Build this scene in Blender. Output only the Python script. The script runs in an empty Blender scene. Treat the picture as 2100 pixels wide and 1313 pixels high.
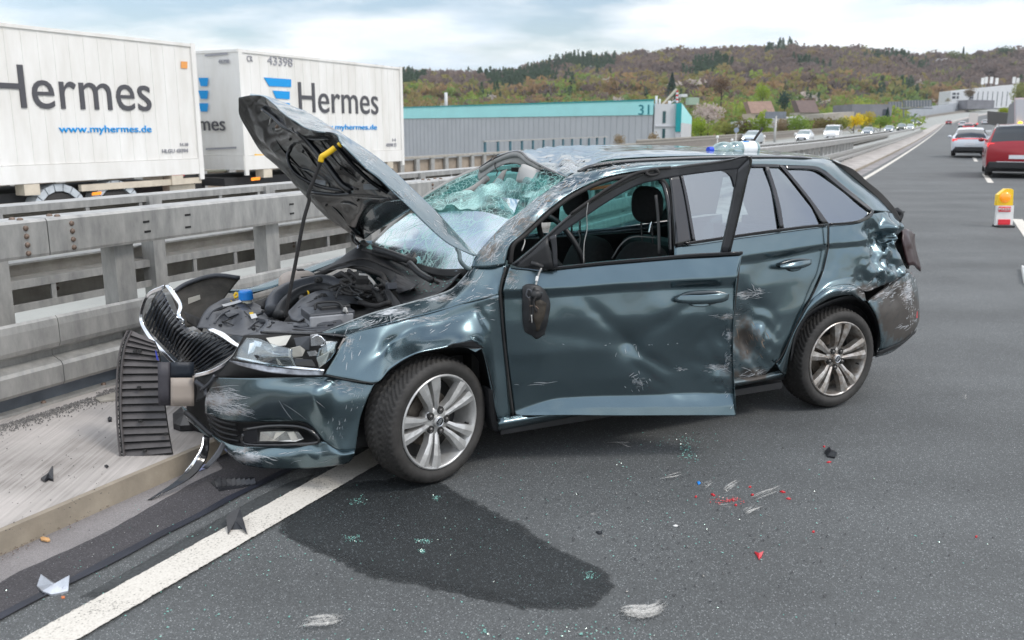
import bpy, bmesh, math, random
from mathutils import Vector, Matrix, noise
R = math.radians
SC = bpy.context.scene
COL = SC.collection
random.seed(7)

# ------------------------------------------------------------ camera
FOC, HOR, CAMH = 1820.0, 265.0, 1.553
TH = math.atan((656.5 - HOR) / FOC); CT, ST = math.cos(TH), math.sin(TH)
cam = bpy.data.cameras.new('camera'); camo = bpy.data.objects.new('camera', cam); COL.objects.link(camo)
cam.sensor_width = 36; cam.lens = FOC / 2100 * 36; cam.clip_start = .05; cam.clip_end = 9000
camo.location = (0, 0, CAMH); camo.rotation_euler = (math.pi/2 - TH, 0, 0)
cam.dof.use_dof = True; cam.dof.focus_distance = 4.8; cam.dof.aperture_fstop = 3.6
SC.camera = camo

# ------------------------------------------------------------ world
SUN_EL, SUN_AZ = 50, 118      # azimuth clockwise from +Y
w = bpy.data.worlds.new('World'); SC.world = w; w.use_nodes = True
nt = w.node_tree; nt.nodes.clear()
def N(nt, t, **k):
    n = nt.nodes.new(t)
    for a, b in k.items(): setattr(n, a, b)
    return n
L = nt.links.new
out = N(nt, 'ShaderNodeOutputWorld')
sky = N(nt, 'ShaderNodeTexSky', sky_type='NISHITA', sun_disc=False)
sky.sun_elevation = R(SUN_EL); sky.sun_rotation = R(SUN_AZ); sky.air_density = 1.0; sky.dust_density = 1.5
bg1 = N(nt, 'ShaderNodeBackground'); bg1.inputs[1].default_value = .15; L(sky.outputs[0], bg1.inputs[0])
tc = N(nt, 'ShaderNodeTexCoord'); sep = N(nt, 'ShaderNodeSeparateXYZ'); L(tc.outputs['Generated'], sep.inputs[0])
mz = N(nt, 'ShaderNodeMath', operation='MAXIMUM'); L(sep.outputs[2], mz.inputs[0]); mz.inputs[1].default_value = 0.0
az = N(nt, 'ShaderNodeMath', operation='ADD'); L(mz.outputs[0], az.inputs[0]); az.inputs[1].default_value = .10
dx = N(nt, 'ShaderNodeMath', operation='DIVIDE'); L(sep.outputs[0], dx.inputs[0]); L(az.outputs[0], dx.inputs[1])
dy = N(nt, 'ShaderNodeMath', operation='DIVIDE'); L(sep.outputs[1], dy.inputs[0]); L(az.outputs[0], dy.inputs[1])
cb = N(nt, 'ShaderNodeCombineXYZ'); L(dx.outputs[0], cb.inputs[0]); L(dy.outputs[0], cb.inputs[1]); cb.inputs[2].default_value = 12.4
n1 = N(nt, 'ShaderNodeTexNoise'); n1.inputs['Scale'].default_value = .62; n1.inputs['Detail'].default_value = 7; n1.inputs['Roughness'].default_value = .52
L(cb.outputs[0], n1.inputs['Vector'])
cr = N(nt, 'ShaderNodeValToRGB'); cr.color_ramp.elements[0].position = .36; cr.color_ramp.elements[1].position = .52; L(n1.outputs[0], cr.inputs[0])
n2 = N(nt, 'ShaderNodeTexNoise'); n2.inputs['Scale'].default_value = .9; n2.inputs['Detail'].default_value = 6
L(cb.outputs[0], n2.inputs['Vector'])
cr2 = N(nt, 'ShaderNodeValToRGB'); e = cr2.color_ramp.elements; e[0].position = .3; e[0].color = (.64, .75, .88, 1); e[1].position = .62; e[1].color = (1.0, .99, .985, 1)
L(n2.outputs[0], cr2.inputs[0])
bg2 = N(nt, 'ShaderNodeBackground'); zg = N(nt, 'ShaderNodeMath', operation='MULTIPLY_ADD'); L(mz.outputs[0], zg.inputs[0]); zg.inputs[1].default_value = .85; zg.inputs[2].default_value = 1.16; L(zg.outputs[0], bg2.inputs[1]); L(cr2.outputs[0], bg2.inputs[0])
mf = N(nt, 'ShaderNodeMath', operation='MULTIPLY'); L(cr.outputs[0], mf.inputs[0]); mf.inputs[1].default_value = .93
ms = N(nt, 'ShaderNodeMixShader'); L(mf.outputs[0], ms.inputs[0]); L(bg1.outputs[0], ms.inputs[1]); L(bg2.outputs[0], ms.inputs[2]); L(ms.outputs[0], out.inputs[0])

# ------------------------------------------------------------ sun
sl = bpy.data.lights.new('sun', 'SUN'); sl.energy = 1.5; sl.angle = R(14); sl.color = (1, .95, .88)
so = bpy.data.objects.new('sun', sl); COL.objects.link(so)
sd = Vector((math.sin(R(SUN_AZ))*math.cos(R(SUN_EL)), math.cos(R(SUN_AZ))*math.cos(R(SUN_EL)), math.sin(R(SUN_EL))))
so.rotation_euler = (-sd).to_track_quat('-Z', 'Y').to_euler()
SC.view_settings.view_transform = 'Standard'; SC.view_settings.look = 'None'; SC.view_settings.gamma = 1
SC.view_settings.use_curve_mapping = False; SC.view_settings.exposure = .12
SC.render.resolution_x = 1024; SC.render.resolution_y = 640

# ------------------------------------------------------------ measuring helpers: photo pixel -> place
OO = Vector((0, 0, CAMH))
def ray(u, v):
    x = (u - 1050) / FOC; y = (656.5 - v) / FOC
    return Vector((x, CT + y*ST, -ST + y*CT))
def gp(u, v, z=0.0):
    d = ray(u, v); return OO + d * ((z - CAMH) / d.z)
def wd(u, v, D):
    d = ray(u, v); return OO + d * (D / d.y)
def pl(u, v, p, n):
    d = ray(u, v); return OO + d * ((p - OO).dot(n) / d.dot(n))
P0 = gp(880, 992); P1 = gp(1715, 838)
CA = (P1 - P0).normalized(); CB = Vector((-CA.y, CA.x, 0)); CK = Vector((0, 0, 1))
def tol(wp):
    q = wp - P0; return Vector((q.dot(CA), q.dot(CB), q.z))
def tow(q): return P0 + CA*q[0] + CB*q[1] + CK*q[2]
def LY(u, v, y=0.): return tol(pl(u, v, P0 + CB*y, CB))
def LX(u, v, x=0.): return tol(pl(u, v, P0 + CA*x, CA))
def LZ(u, v, z=0.): return tol(gp(u, v, z))
HG = P0 + CA*.42 + CB*.02
ND = (CA*-.37 + CB*-.929).normalized()
def LD(u, v, o=0.): return tol(pl(u, v, HG + ND*o, ND))
# road frame: s along the road, n to the left of the white line
RD = ray(1952, HOR); RD = Vector((RD.x, RD.y, 0)).normalized(); RN = Vector((-RD.y, RD.x, 0)); RO = gp(50.5, 1313)
def rise(s): return 3.2*((s-30)/305)**1.4 if 30 < s <= 335 else (3.2 + .04*(s-335) if s > 335 else 0)
def bend(s): return -.27*((max(s, 300)-300)/10)**1.5
def rd(s, n, z=0.): 
    p = RO + RD*s + RN*(n + bend(s)); p.z = z + rise(s); return p
def vert(u, v, n):   # ray meets the vertical plane at lateral n -> (s, z)
    p = pl(u, v, RO + RN*n, RN); q = p - RO; return q.dot(RD), p.z
def onroad(u, v, z0=0.):
    d = ray(u, v); t = 2.
    while t < 900:
        p = OO + d*t; q = p - RO
        if p.z <= z0 + rise(q.dot(RD)): return p
        t += .25 if t < 150 else 1
    return p

# ------------------------------------------------------------ materials
MT = {}
def mat(name, col, rough=.6, metal=0., coat=0., var=None, bump=None, spec=.5, col2=None, emit=None, coords='Object', stretch=None):
    if name in MT: return MT[name]
    m = bpy.data.materials.new(name); m.use_nodes = True; nt = m.node_tree; b = nt.nodes['Principled BSDF']; L = nt.links.new
    b.inputs['Base Color'].default_value = (*col, 1); b.inputs['Roughness'].default_value = rough; b.inputs['Metallic'].default_value = metal
    b.inputs['Coat Weight'].default_value = coat; b.inputs['Coat Roughness'].default_value = .04; b.inputs['Specular IOR Level'].default_value = spec
    tc = N(nt, 'ShaderNodeTexCoord'); mp = N(nt, 'ShaderNodeMapping'); L(tc.outputs[coords], mp.inputs[0])
    if stretch: mp.inputs['Scale'].default_value = stretch
    if var:
        n = N(nt, 'ShaderNodeTexNoise'); n.inputs['Scale'].default_value = var[0]; n.inputs['Detail'].default_value = 6; n.inputs['Roughness'].default_value = .65
        L(mp.outputs[0], n.inputs['Vector'])
        r = N(nt, 'ShaderNodeValToRGB'); a = var[1]; r.color_ramp.elements[0].position = .3; r.color_ramp.elements[1].position = .7
        c2 = col2 or tuple(min(1, c*(1+a)) for c in col); c1 = col if col2 else tuple(c*(1-a) for c in col)
        r.color_ramp.elements[0].color = (*c1, 1); r.color_ramp.elements[1].color = (*c2, 1)
        L(n.outputs[0], r.inputs[0]); L(r.outputs[0], b.inputs['Base Color'])
    if bump:
        n = N(nt, 'ShaderNodeTexNoise'); n.inputs['Scale'].default_value = bump[0]; n.inputs['Detail'].default_value = 5
        L(mp.outputs[0], n.inputs['Vector']); bp = N(nt, 'ShaderNodeBump'); bp.inputs['Strength'].default_value = bump[1]; bp.inputs['Distance'].default_value = bump[2] if len(bump) > 2 else .01
        L(n.outputs[0], bp.inputs['Height']); L(bp.outputs[0], b.inputs['Normal'])
    if emit: b.inputs['Emission Color'].default_value = (*emit[0], 1); b.inputs['Emission Strength'].default_value = emit[1]
    MT[name] = m; return m

def glass(name, tint, refl=.25, rough=.02, crack=None, milk=0., cap=1.):
    m = bpy.data.materials.new(name); m.use_nodes = True; nt = m.node_tree; nt.nodes.clear(); L = nt.links.new
    o = N(nt, 'ShaderNodeOutputMaterial'); tr = N(nt, 'ShaderNodeBsdfTransparent'); tr.inputs[0].default_value = (*tint, 1)
    gl = N(nt, 'ShaderNodeBsdfGlossy'); gl.inputs['Roughness'].default_value = rough; gl.inputs[0].default_value = (.9, .97, 1, 1)
    fr = N(nt, 'ShaderNodeFresnel'); fr.inputs[0].default_value = 1.45
    ad = N(nt, 'ShaderNodeMath', operation='ADD'); ad.use_clamp = True; L(fr.outputs[0], ad.inputs[0]); ad.inputs[1].default_value = refl
    cpn = N(nt, 'ShaderNodeMath', operation='MINIMUM'); L(ad.outputs[0], cpn.inputs[0]); cpn.inputs[1].default_value = cap
    mx = N(nt, 'ShaderNodeMixShader'); L(cpn.outputs[0], mx.inputs[0]); L(tr.outputs[0], mx.inputs[1]); L(gl.outputs[0], mx.inputs[2]); last = mx
    if crack or milk:
        tc = N(nt, 'ShaderNodeTexCoord'); df = N(nt, 'ShaderNodeBsdfDiffuse'); df.inputs[0].default_value = (.42, .66, .63, 1)
        if crack:
            vs = []
            nz = N(nt, 'ShaderNodeTexNoise'); nz.inputs['Scale'].default_value = 5; L(tc.outputs['Object'], nz.inputs['Vector'])
            mv = N(nt, 'ShaderNodeMix', data_type='VECTOR'); mv.inputs['Factor'].default_value = .12; L(tc.outputs['Object'], mv.inputs[4]); L(nz.outputs['Color'], mv.inputs[5])
            for sc, wd_ in ((crack, .035), (crack*2.7, .05)):
                v = N(nt, 'ShaderNodeTexVoronoi', feature='DISTANCE_TO_EDGE'); v.inputs['Scale'].default_value = sc; L(mv.outputs[1], v.inputs['Vector'])
                lt = N(nt, 'ShaderNodeMath', operation='LESS_THAN'); L(v.outputs[0], lt.inputs[0]); lt.inputs[1].default_value = wd_; vs.append(lt)
            n3 = N(nt, 'ShaderNodeTexNoise'); n3.inputs['Scale'].default_value = 3.2; n3.inputs['Detail'].default_value = 3; L(tc.outputs['Object'], n3.inputs['Vector'])
            g3 = N(nt, 'ShaderNodeMapRange'); g3.inputs[1].default_value = .42; g3.inputs[2].default_value = .66; L(n3.outputs[0], g3.inputs[0])
            m2 = N(nt, 'ShaderNodeMath', operation='MULTIPLY'); L(vs[1].outputs[0], m2.inputs[0]); L(g3.outputs[0], m2.inputs[1])
            a1 = N(nt, 'ShaderNodeMath', operation='MAXIMUM'); L(vs[0].outputs[0], a1.inputs[0]); L(m2.outputs[0], a1.inputs[1])
            a2 = N(nt, 'ShaderNodeMath', operation='MULTIPLY'); L(a1.outputs[0], a2.inputs[0]); a2.inputs[1].default_value = .6
            a3 = N(nt, 'ShaderNodeMath', operation='MULTIPLY'); L(g3.outputs[0], a3.inputs[0]); a3.inputs[1].default_value = milk
            a4 = N(nt, 'ShaderNodeMath', operation='ADD'); a4.use_clamp = True; L(a2.outputs[0], a4.inputs[0]); L(a3.outputs[0], a4.inputs[1]); fac = a4.outputs[0]
        mx2 = N(nt, 'ShaderNodeMixShader'); L(last.outputs[0], mx2.inputs[1]); L(df.outputs[0], mx2.inputs[2])
        if crack: L(fac, mx2.inputs[0])
        else: mx2.inputs[0].default_value = milk
        last = mx2
    L(last.outputs[0], o.inputs[0]); MT[name] = m; return m

def paint(name, col, metal=.55, rough=.32, plain=False):
    """metallic car paint; vertex attributes 'scuff' and 'dirt' (own shapes on the damaged car) drive scratches and grime"""
    m = bpy.data.materials.new(name); m.use_nodes = True; nt = m.node_tree; b = nt.nodes['Principled BSDF']; L = nt.links.new
    b.inputs['Coat Weight'].default_value = .8; b.inputs['Coat Roughness'].default_value = .05
    b.inputs['Metallic'].default_value = metal; b.inputs['Roughness'].default_value = rough; b.inputs['Base Color'].default_value = (*col, 1)
    if not plain:
        tc = N(nt, 'ShaderNodeTexCoord')
        sc = N(nt, 'ShaderNodeAttribute', attribute_name='scuff'); di = N(nt, 'ShaderNodeAttribute', attribute_name='dirt')
        mp = N(nt, 'ShaderNodeMapping'); mp.inputs['Rotation'].default_value = (0, R(35), 0); mp.inputs['Scale'].default_value = (10, 90, 150); L(tc.outputs['Object'], mp.inputs[0])
        n1 = N(nt, 'ShaderNodeTexNoise'); n1.inputs['Scale'].default_value = 1; n1.inputs['Detail'].default_value = 7; n1.inputs['Roughness'].default_value = .75; L(mp.outputs[0], n1.inputs['Vector'])
        mp2 = N(nt, 'ShaderNodeMapping'); mp2.inputs['Rotation'].default_value = (0, R(8), 0); mp2.inputs['Scale'].default_value = (26, 60, 160); mp2.inputs['Location'].default_value = (3, 1, 7); L(tc.outputs['Object'], mp2.inputs[0])
        n2 = N(nt, 'ShaderNodeTexNoise'); n2.inputs['Scale'].default_value = 1; n2.inputs['Detail'].default_value = 5; n2.inputs['Roughness'].default_value = .7; L(mp2.outputs[0], n2.inputs['Vector'])
        mxn = N(nt, 'ShaderNodeMath', operation='MAXIMUM'); L(n1.outputs[0], mxn.inputs[0]); L(n2.outputs[0], mxn.inputs[1])
        # scratch where noise + .35*scuff > .74
        ml = N(nt, 'ShaderNodeMath', operation='MULTIPLY_ADD'); L(sc.outputs['Fac'], ml.inputs[0]); ml.inputs[1].default_value = .30; L(mxn.outputs[0], ml.inputs[2])
        mr = N(nt, 'ShaderNodeMapRange'); L(ml.outputs[0], mr.inputs[0]); mr.inputs[1].default_value = .80; mr.inputs[2].default_value = .97
        fine = N(nt, 'ShaderNodeTexNoise'); fine.inputs['Scale'].default_value = 26; fine.inputs['Detail'].default_value = 4; L(tc.outputs['Object'], fine.inputs['Vector'])
        # dirt
        md = N(nt, 'ShaderNodeMath', operation='MULTIPLY_ADD'); L(di.outputs['Fac'], md.inputs[0]); md.inputs[1].default_value = .8; L(fine.outputs[0], md.inputs[2])
        mrd = N(nt, 'ShaderNodeMapRange'); L(md.outputs[0], mrd.inputs[0]); mrd.inputs[1].default_value = .80; mrd.inputs[2].default_value = 1.25
        c1 = N(nt, 'ShaderNodeMix', data_type='RGBA'); c1.inputs[6].default_value = (*col, 1); c1.inputs[7].default_value = (.055, .048, .042, 1); L(mrd.outputs[0], c1.inputs[0])
        c2 = N(nt, 'ShaderNodeMix', data_type='RGBA'); L(c1.outputs[2], c2.inputs[6])
        cn = N(nt, 'ShaderNodeTexNoise'); cn.inputs['Scale'].default_value = 11; cn.inputs['Detail'].default_value = 4; L(tc.outputs['Object'], cn.inputs['Vector'])
        cc = N(nt, 'ShaderNodeValToRGB'); cc.color_ramp.elements[0].position = .40; cc.color_ramp.elements[0].color = (.24, .20, .17, 1); cc.color_ramp.elements[1].position = .58; cc.color_ramp.elements[1].color = (.56, .58, .61, 1); L(cn.outputs[0], cc.inputs[0]); L(cc.outputs[0], c2.inputs[7]); L(mr.outputs[0], c2.inputs[0])
        L(c2.outputs[2], b.inputs['Base Color'])
        sb = N(nt, 'ShaderNodeMath', operation='MAXIMUM'); L(mr.outputs[0], sb.inputs[0]); L(mrd.outputs[0], sb.inputs[1])
        for inp, v0, v1 in (('Metallic', metal, .0), ('Coat Weight', .8, .1), ('Roughness', rough, .6)):
            q = N(nt, 'ShaderNodeMapRange'); L(sb.outputs[0], q.inputs[0]); q.inputs[3].default_value = v0; q.inputs[4].default_value = v1; L(q.outputs[0], b.inputs[inp])
        # soft waviness in the sheet metal
        nb = N(nt, 'ShaderNodeTexNoise'); nb.inputs['Scale'].default_value = 3.2; nb.inputs['Detail'].default_value = 2; L(tc.outputs['Object'], nb.inputs['Vector'])
        bp = N(nt, 'ShaderNodeBump'); bp.inputs['Strength'].default_value = .25; bp.inputs['Distance'].default_value = .05; L(nb.outputs[0], bp.inputs['Height'])
        L(bp.outputs[0], b.inputs['Normal']); L(bp.outputs[0], b.inputs['Coat Normal'])
    MT[name] = m; return m

PAINT = paint('teal_metallic_paint', (.112, .165, .188), .90, .27)
PLASTIC = mat('black_plastic', (.018, .019, .021), .5, var=(14, .35), bump=(40, .15, .004))
GREYPL = mat('grey_plastic', (.062, .067, .077), .42, var=(8, .3), bump=(30, .1, .004))
GLOSSBLK = mat('gloss_black', (.012, .013, .015), .16, coat=.6, var=(5, .3))
RUBBER = mat('rubber', (.022, .021, .021), .72, var=(20, .35), bump=(60, .2, .003))
DARK = mat('dark_metal', (.02, .02, .02), .7, var=(9, .4))
SLAT = mat('grille_black', (.035, .04, .048), .22, coat=.8, var=(9, .2))
CHROME = mat('chrome', (.82, .84, .87), .14, 1, var=(9, .12))
ALLOY = mat('alloy', (.56, .56, .55), .36, .6, coat=.3, var=(18, .18))
ALLOYD = mat('dirty_alloy', (.24, .19, .15), .34, .75, coat=.3, var=(26, .45), col2=(.62, .61, .59))
FABRIC = mat('black_fabric', (.012, .012, .013), .95, var=(40, .4), bump=(300, .3, .002))
GALV = mat('galvanised', (.29, .29, .285), .45, .4, stretch=(1, 1, .3), var=(14, .3), col2=(.50, .495, .475), bump=(25, .08, .003))
GALVD = mat('old_galvanised', (.26, .24, .21), .65, .1, var=(6, .25), col2=(.43, .405, .36))
GALVB = mat('blue_galvanised', (.20, .23, .27), .35, .6, var=(4, .3))
BOLT = mat('rusty_bolt', (.20, .15, .12), .6, .5, var=(60, .4))
WHITEP = mat('white_plastic', (.78, .78, .77), .4, var=(8, .06))
RED = mat('red_plastic', (.55, .02, .03), .25, coat=.5, var=(12, .2))
YEL = mat('yellow_plastic', (.85, .55, .02), .4, var=(12, .1))
BLUEC = mat('blue_plastic', (.02, .25, .75), .35, var=(12, .1))
HEADL = mat('headliner', (.30, .30, .29), .9, var=(12, .1))
TEALG = glass('teal_glass', (.30, .80, .80), .04, milk=.28)
GLASSC = glass('side_glass', (.30, .40, .40), .25)
WSM = glass('granulated_glass', (.42, .72, .70), 0, .5, crack=45, milk=1.5, cap=.03)
WSHIELD = glass('shattered_glass', (.42, .74, .71), 0, .30, crack=38, milk=.62, cap=.16)
WSREFL = glass('laminated_glass', (.50, .74, .74), .58, .22, crack=9, milk=.10)
CLEAR = glass('clear_plastic', (.93, .96, .97), .12, .05)

# ------------------------------------------------------------ object helpers
def tag(o, label=None, cat=None, group=None, kind=None):
    if label: o['label'] = label
    if cat: o['category'] = cat
    if group: o['group'] = group
    if kind: o['kind'] = kind
    return o
def empty(name, loc=(0, 0, 0), rz=0., label=None, cat=None, group=None):
    o = bpy.data.objects.new(name, None); COL.objects.link(o); o.location = loc; o.rotation_euler = (0, 0, rz); o.empty_display_size = .2
    return tag(o, label, cat, group)
class MB:
    def __init__(s): s.v = []; s.f = []; s.a = {}
    def add(s, vs, fs):
        k = len(s.v); s.v += [Vector(v) for v in vs]; s.f += [tuple(i+k for i in f) for f in fs]; return s
    def box(s, x0, x1, y0, y1, z0, z1, M=None):
        vs = [Vector((x, y, z)) for z in (z0, z1) for y in (y0, y1) for x in (x0, x1)]
        if M: vs = [M @ v for v in vs]
        return s.add(vs, [(0, 2, 3, 1), (4, 5, 7, 6), (0, 1, 5, 4), (2, 6, 7, 3), (0, 4, 6, 2), (1, 3, 7, 5)])
    def tube(s, pts, r, seg=8, cap=True):
        pts = [Vector(p) for p in pts]; n = len(pts); rs = r if isinstance(r, (list, tuple)) else [r]*n; rings = []
        t0 = (pts[1]-pts[0]).normalized(); up = Vector((0, 0, 1)) if abs(t0.z) < .9 else Vector((1, 0, 0))
        nrm = t0.cross(up).normalized()
        for i, p in enumerate(pts):
            t = (pts[min(i+1, n-1)] - pts[max(i-1, 0)]).normalized()
            nrm = (nrm - t*nrm.dot(t)).normalized(); b = t.cross(nrm)
            rings.append([p + (nrm*math.cos(2*math.pi*k/seg) + b*math.sin(2*math.pi*k/seg))*rs[i] for k in range(seg)])
        vs = [v for rg in rings for v in rg]; fs = []
        for i in range(n-1):
            for k in range(seg): fs.append((i*seg+k, i*seg+(k+1) % seg, (i+1)*seg+(k+1) % seg, (i+1)*seg+k))
        if cap: fs += [tuple(range(seg))[::-1], tuple(range((n-1)*seg, n*seg))]
        return s.add(vs, fs)
    def prism(s, poly, d):          # poly: list of 3-D points, extruded by vector d
        n = len(poly); a = [Vector(p) for p in poly]; d = Vector(d)
        return s.add(a + [p+d for p in a], [tuple(range(n))[::-1], tuple(range(n, 2*n))] + [(i, (i+1) % n, n+(i+1) % n, n+i) for i in range(n)])
    def lathe(s, prof, seg=48, M=None, cap=False):   # prof: (r, h); axis = local y
        vs = []; m = len(prof)
        for k in range(seg):
            a = 2*math.pi*k/seg
            for r_, h in prof: vs.append(Vector((r_*math.cos(a), h, r_*math.sin(a))))
        if M: vs = [M @ v for v in vs]
        fs = [(k*m+i, k*m+i+1, ((k+1) % seg)*m+i+1, ((k+1) % seg)*m+i) for k in range(seg) for i in range(m-1)]
        if cap: fs += [tuple(k*m for k in range(seg)), tuple(k*m+m-1 for k in range(seg))[::-1]]
        return s.add(vs, fs)
    def ball(s, c, rx, ry, rz, seg=12, rings=8, M=None, p=1.):
        vs = []; c = Vector(c)
        sg = lambda x: math.copysign(abs(x)**p, x)
        for i in range(rings+1):
            th = math.pi*i/rings
            for k in range(seg):
                ph = 2*math.pi*k/seg
                q = Vector((rx*sg(math.sin(th))*sg(math.cos(ph)), ry*sg(math.sin(th))*sg(math.sin(ph)), rz*sg(math.cos(th))))
                vs.append(c + (M @ q if M else q))
        fs = [(i*seg+k, (i+1)*seg+k, (i+1)*seg+(k+1) % seg, i*seg+(k+1) % seg) for i in range(rings) for k in range(seg)]
        return s.add(vs, fs)
    def build(s, name, m, parent=None, smooth=False, bevel=0., solid=0., label=None, kind=None):
        me = bpy.data.meshes.new(name); me.from_pydata([tuple(v) for v in s.v], [], s.f)
        for k, vals in s.a.items():
            at = me.attributes.new(k, 'FLOAT', 'POINT')
            for i, x in enumerate(vals): at.data[i].value = x
        bm = bmesh.new(); bm.from_mesh(me)
        if not s.a: bmesh.ops.remove_doubles(bm, verts=bm.verts, dist=1e-6)
        bmesh.ops.recalc_face_normals(bm, faces=bm.faces); bm.to_mesh(me); bm.free()
        if smooth: me.polygons.foreach_set('use_smooth', [True]*len(me.polygons))
        me.materials.append(m); o = bpy.data.objects.new(name, me); COL.objects.link(o)
        if parent: o.parent = parent
        if solid:
            q = o.modifiers.new('s', 'SOLIDIFY'); q.thickness = solid; q.offset = 0
        if bevel:
            q = o.modifiers.new('b', 'BEVEL'); q.width = bevel; q.segments = 2; q.limit_method = 'ANGLE'
        if label: o['label'] = label
        if kind: o['kind'] = kind
        return o
def cat4(a, b, c, d, t):
    t2, t3 = t*t, t*t*t
    return [.5*((2*q) + (-p+r)*t + (2*p-5*q+4*r-s)*t2 + (-p+3*q-3*r+s)*t3) for p, q, r, s in zip(a, b, c, d)]
def crv(pts, n):
    res = []; m = len(pts)
    for i in range(m-1):
        a, b, c, d = pts[max(i-1, 0)], pts[i], pts[i+1], pts[min(i+2, m-1)]
        if i == 0: a = [2*x-y for x, y in zip(b, c)]
        if i == m-2: d = [2*y-x for x, y in zip(b, c)]
        res += [cat4(a, b, c, d, k/n) for k in range(n)]
    res.append(list(pts[-1])); return res
def crl(pts, n): return [[x+(y-x)*k/n for x, y in zip(pts[i], pts[i+1])] for i in range(len(pts)-1) for k in range(n)] + [list(pts[-1])]
def curve3(pts, n=6): return [Vector(p) for p in crv([list(p) for p in pts], n)]
SCUFF, DIRT = [], []      # (u, v, ru, rv, strength) blobs of wear where the photographed car has them
def field(lst, u, v):
    s = 0.
    for a, b, ru, rv, k in lst:
        d = ((u-a)/ru)**2 + ((v-b)/rv)**2
        if d < 6: s = max(s, k*math.exp(-d))
    return s
def patch(name, m, ctrl, n=6, nv=None, f=LY, parent=None, solid=.003, dents=(), crumple=0., label=None, smooth=True, axis=None, wear=False, lin=False, ridge=()):
    """sheet-metal surface through a grid of control points (u, v, depth); dents = (u, v, radius, depth) pushed inwards"""
    nv = nv or n
    g = []
    for row in ctrl:
        g.append([list(f(p[0], p[1], p[2])) + [p[0], p[1]] for p in row])
    g = [crv(r_, n) for r_ in g]
    cols = list(zip(*g)); cols = [(crl if lin else crv)([list(p) for p in c], nv) for c in cols]
    W, H = len(cols), len(cols[0]); mb = MB(); sf, df = [], []
    ax = axis or (Vector((0, 1, 0)) if f is not LD else Vector((.37, .929, 0)))
    for c in cols:
        for p in c:
            q = Vector(p[:3]); u, v = p[3], p[4]
            for d_ in dents:
                du, dv, rad, dep = d_[:4]
                if len(d_) > 4:     # oriented dent: angle, aspect
                    ca, sa = math.cos(R(d_[4])), math.sin(R(d_[4])); x, y = (u-du)*ca+(v-dv)*sa, (-(u-du)*sa+(v-dv)*ca)*d_[5]
                else: x, y = u-du, v-dv
                dd = math.sqrt(x*x+y*y)/rad
                if dd < 2.5: q += ax*(dep*(math.exp(-dd*dd*1.4)*.6 + .4*max(0, 1-dd)))
            for ru, rv_, rr, ra in ridge:
                dd = ((u-ru)**2+(v-rv_)**2)/(rr*rr)
                if dd < 4:
                    k_ = math.exp(-dd); q += ax*(ra*k_*(.5-abs(noise.noise(Vector((q.x*11, q.y*6, q.z*11)))*2.2) - .6*abs(noise.noise(Vector((q.x*25, q.y*10, q.z*25+5))))))
            if crumple:
                w_ = noise.noise(Vector((q.x*9, q.y*9, q.z*9))) + .5*noise.noise(Vector((q.x*23, q.y*23, q.z*23)))
                q += ax*crumple*w_
            mb.v.append(q); sf.append(field(SCUFF, u, v)); df.append(field(DIRT, u, v))
    mb.f = [(i*H+j, i*H+j+1, (i+1)*H+j+1, (i+1)*H+j) for i in range(W-1) for j in range(H-1)]
    if wear: mb.a = {'scuff': sf, 'dirt': df}
    return mb.build(name, m, parent, smooth=smooth, solid=solid, label=label)
def poly(name, m, pts, f=LY, parent=None, depth=(0, .01, 0), label=None, bevel=0.):
    return MB().prism([f(*p) for p in pts], depth).build(name, m, parent, label=label, bevel=bevel)
def ptube(name, m, pts, r, f=LY, parent=None, n=5, seg=8, label=None):
    return MB().tube(curve3([f(*p) for p in pts], n), r, seg).build(name, m, parent, smooth=True, label=label)
def text(s, size, m, name, parent, M, ext=.004, label=None):
    c = bpy.data.curves.new('t', 'FONT'); c.body = s; c.size = size; c.extrude = ext; c.align_x = 'LEFT'; c.resolution_u = 4
    o = bpy.data.objects.new('t', c); COL.objects.link(o); bpy.context.view_layer.update()
    me = bpy.data.meshes.new_from_object(o); bpy.data.objects.remove(o)
    me.transform(M); me.materials.clear(); me.materials.append(m)
    q = bpy.data.objects.new(name, me); COL.objects.link(q); q.parent = parent
    if label: q['label'] = label
    return q
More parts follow.
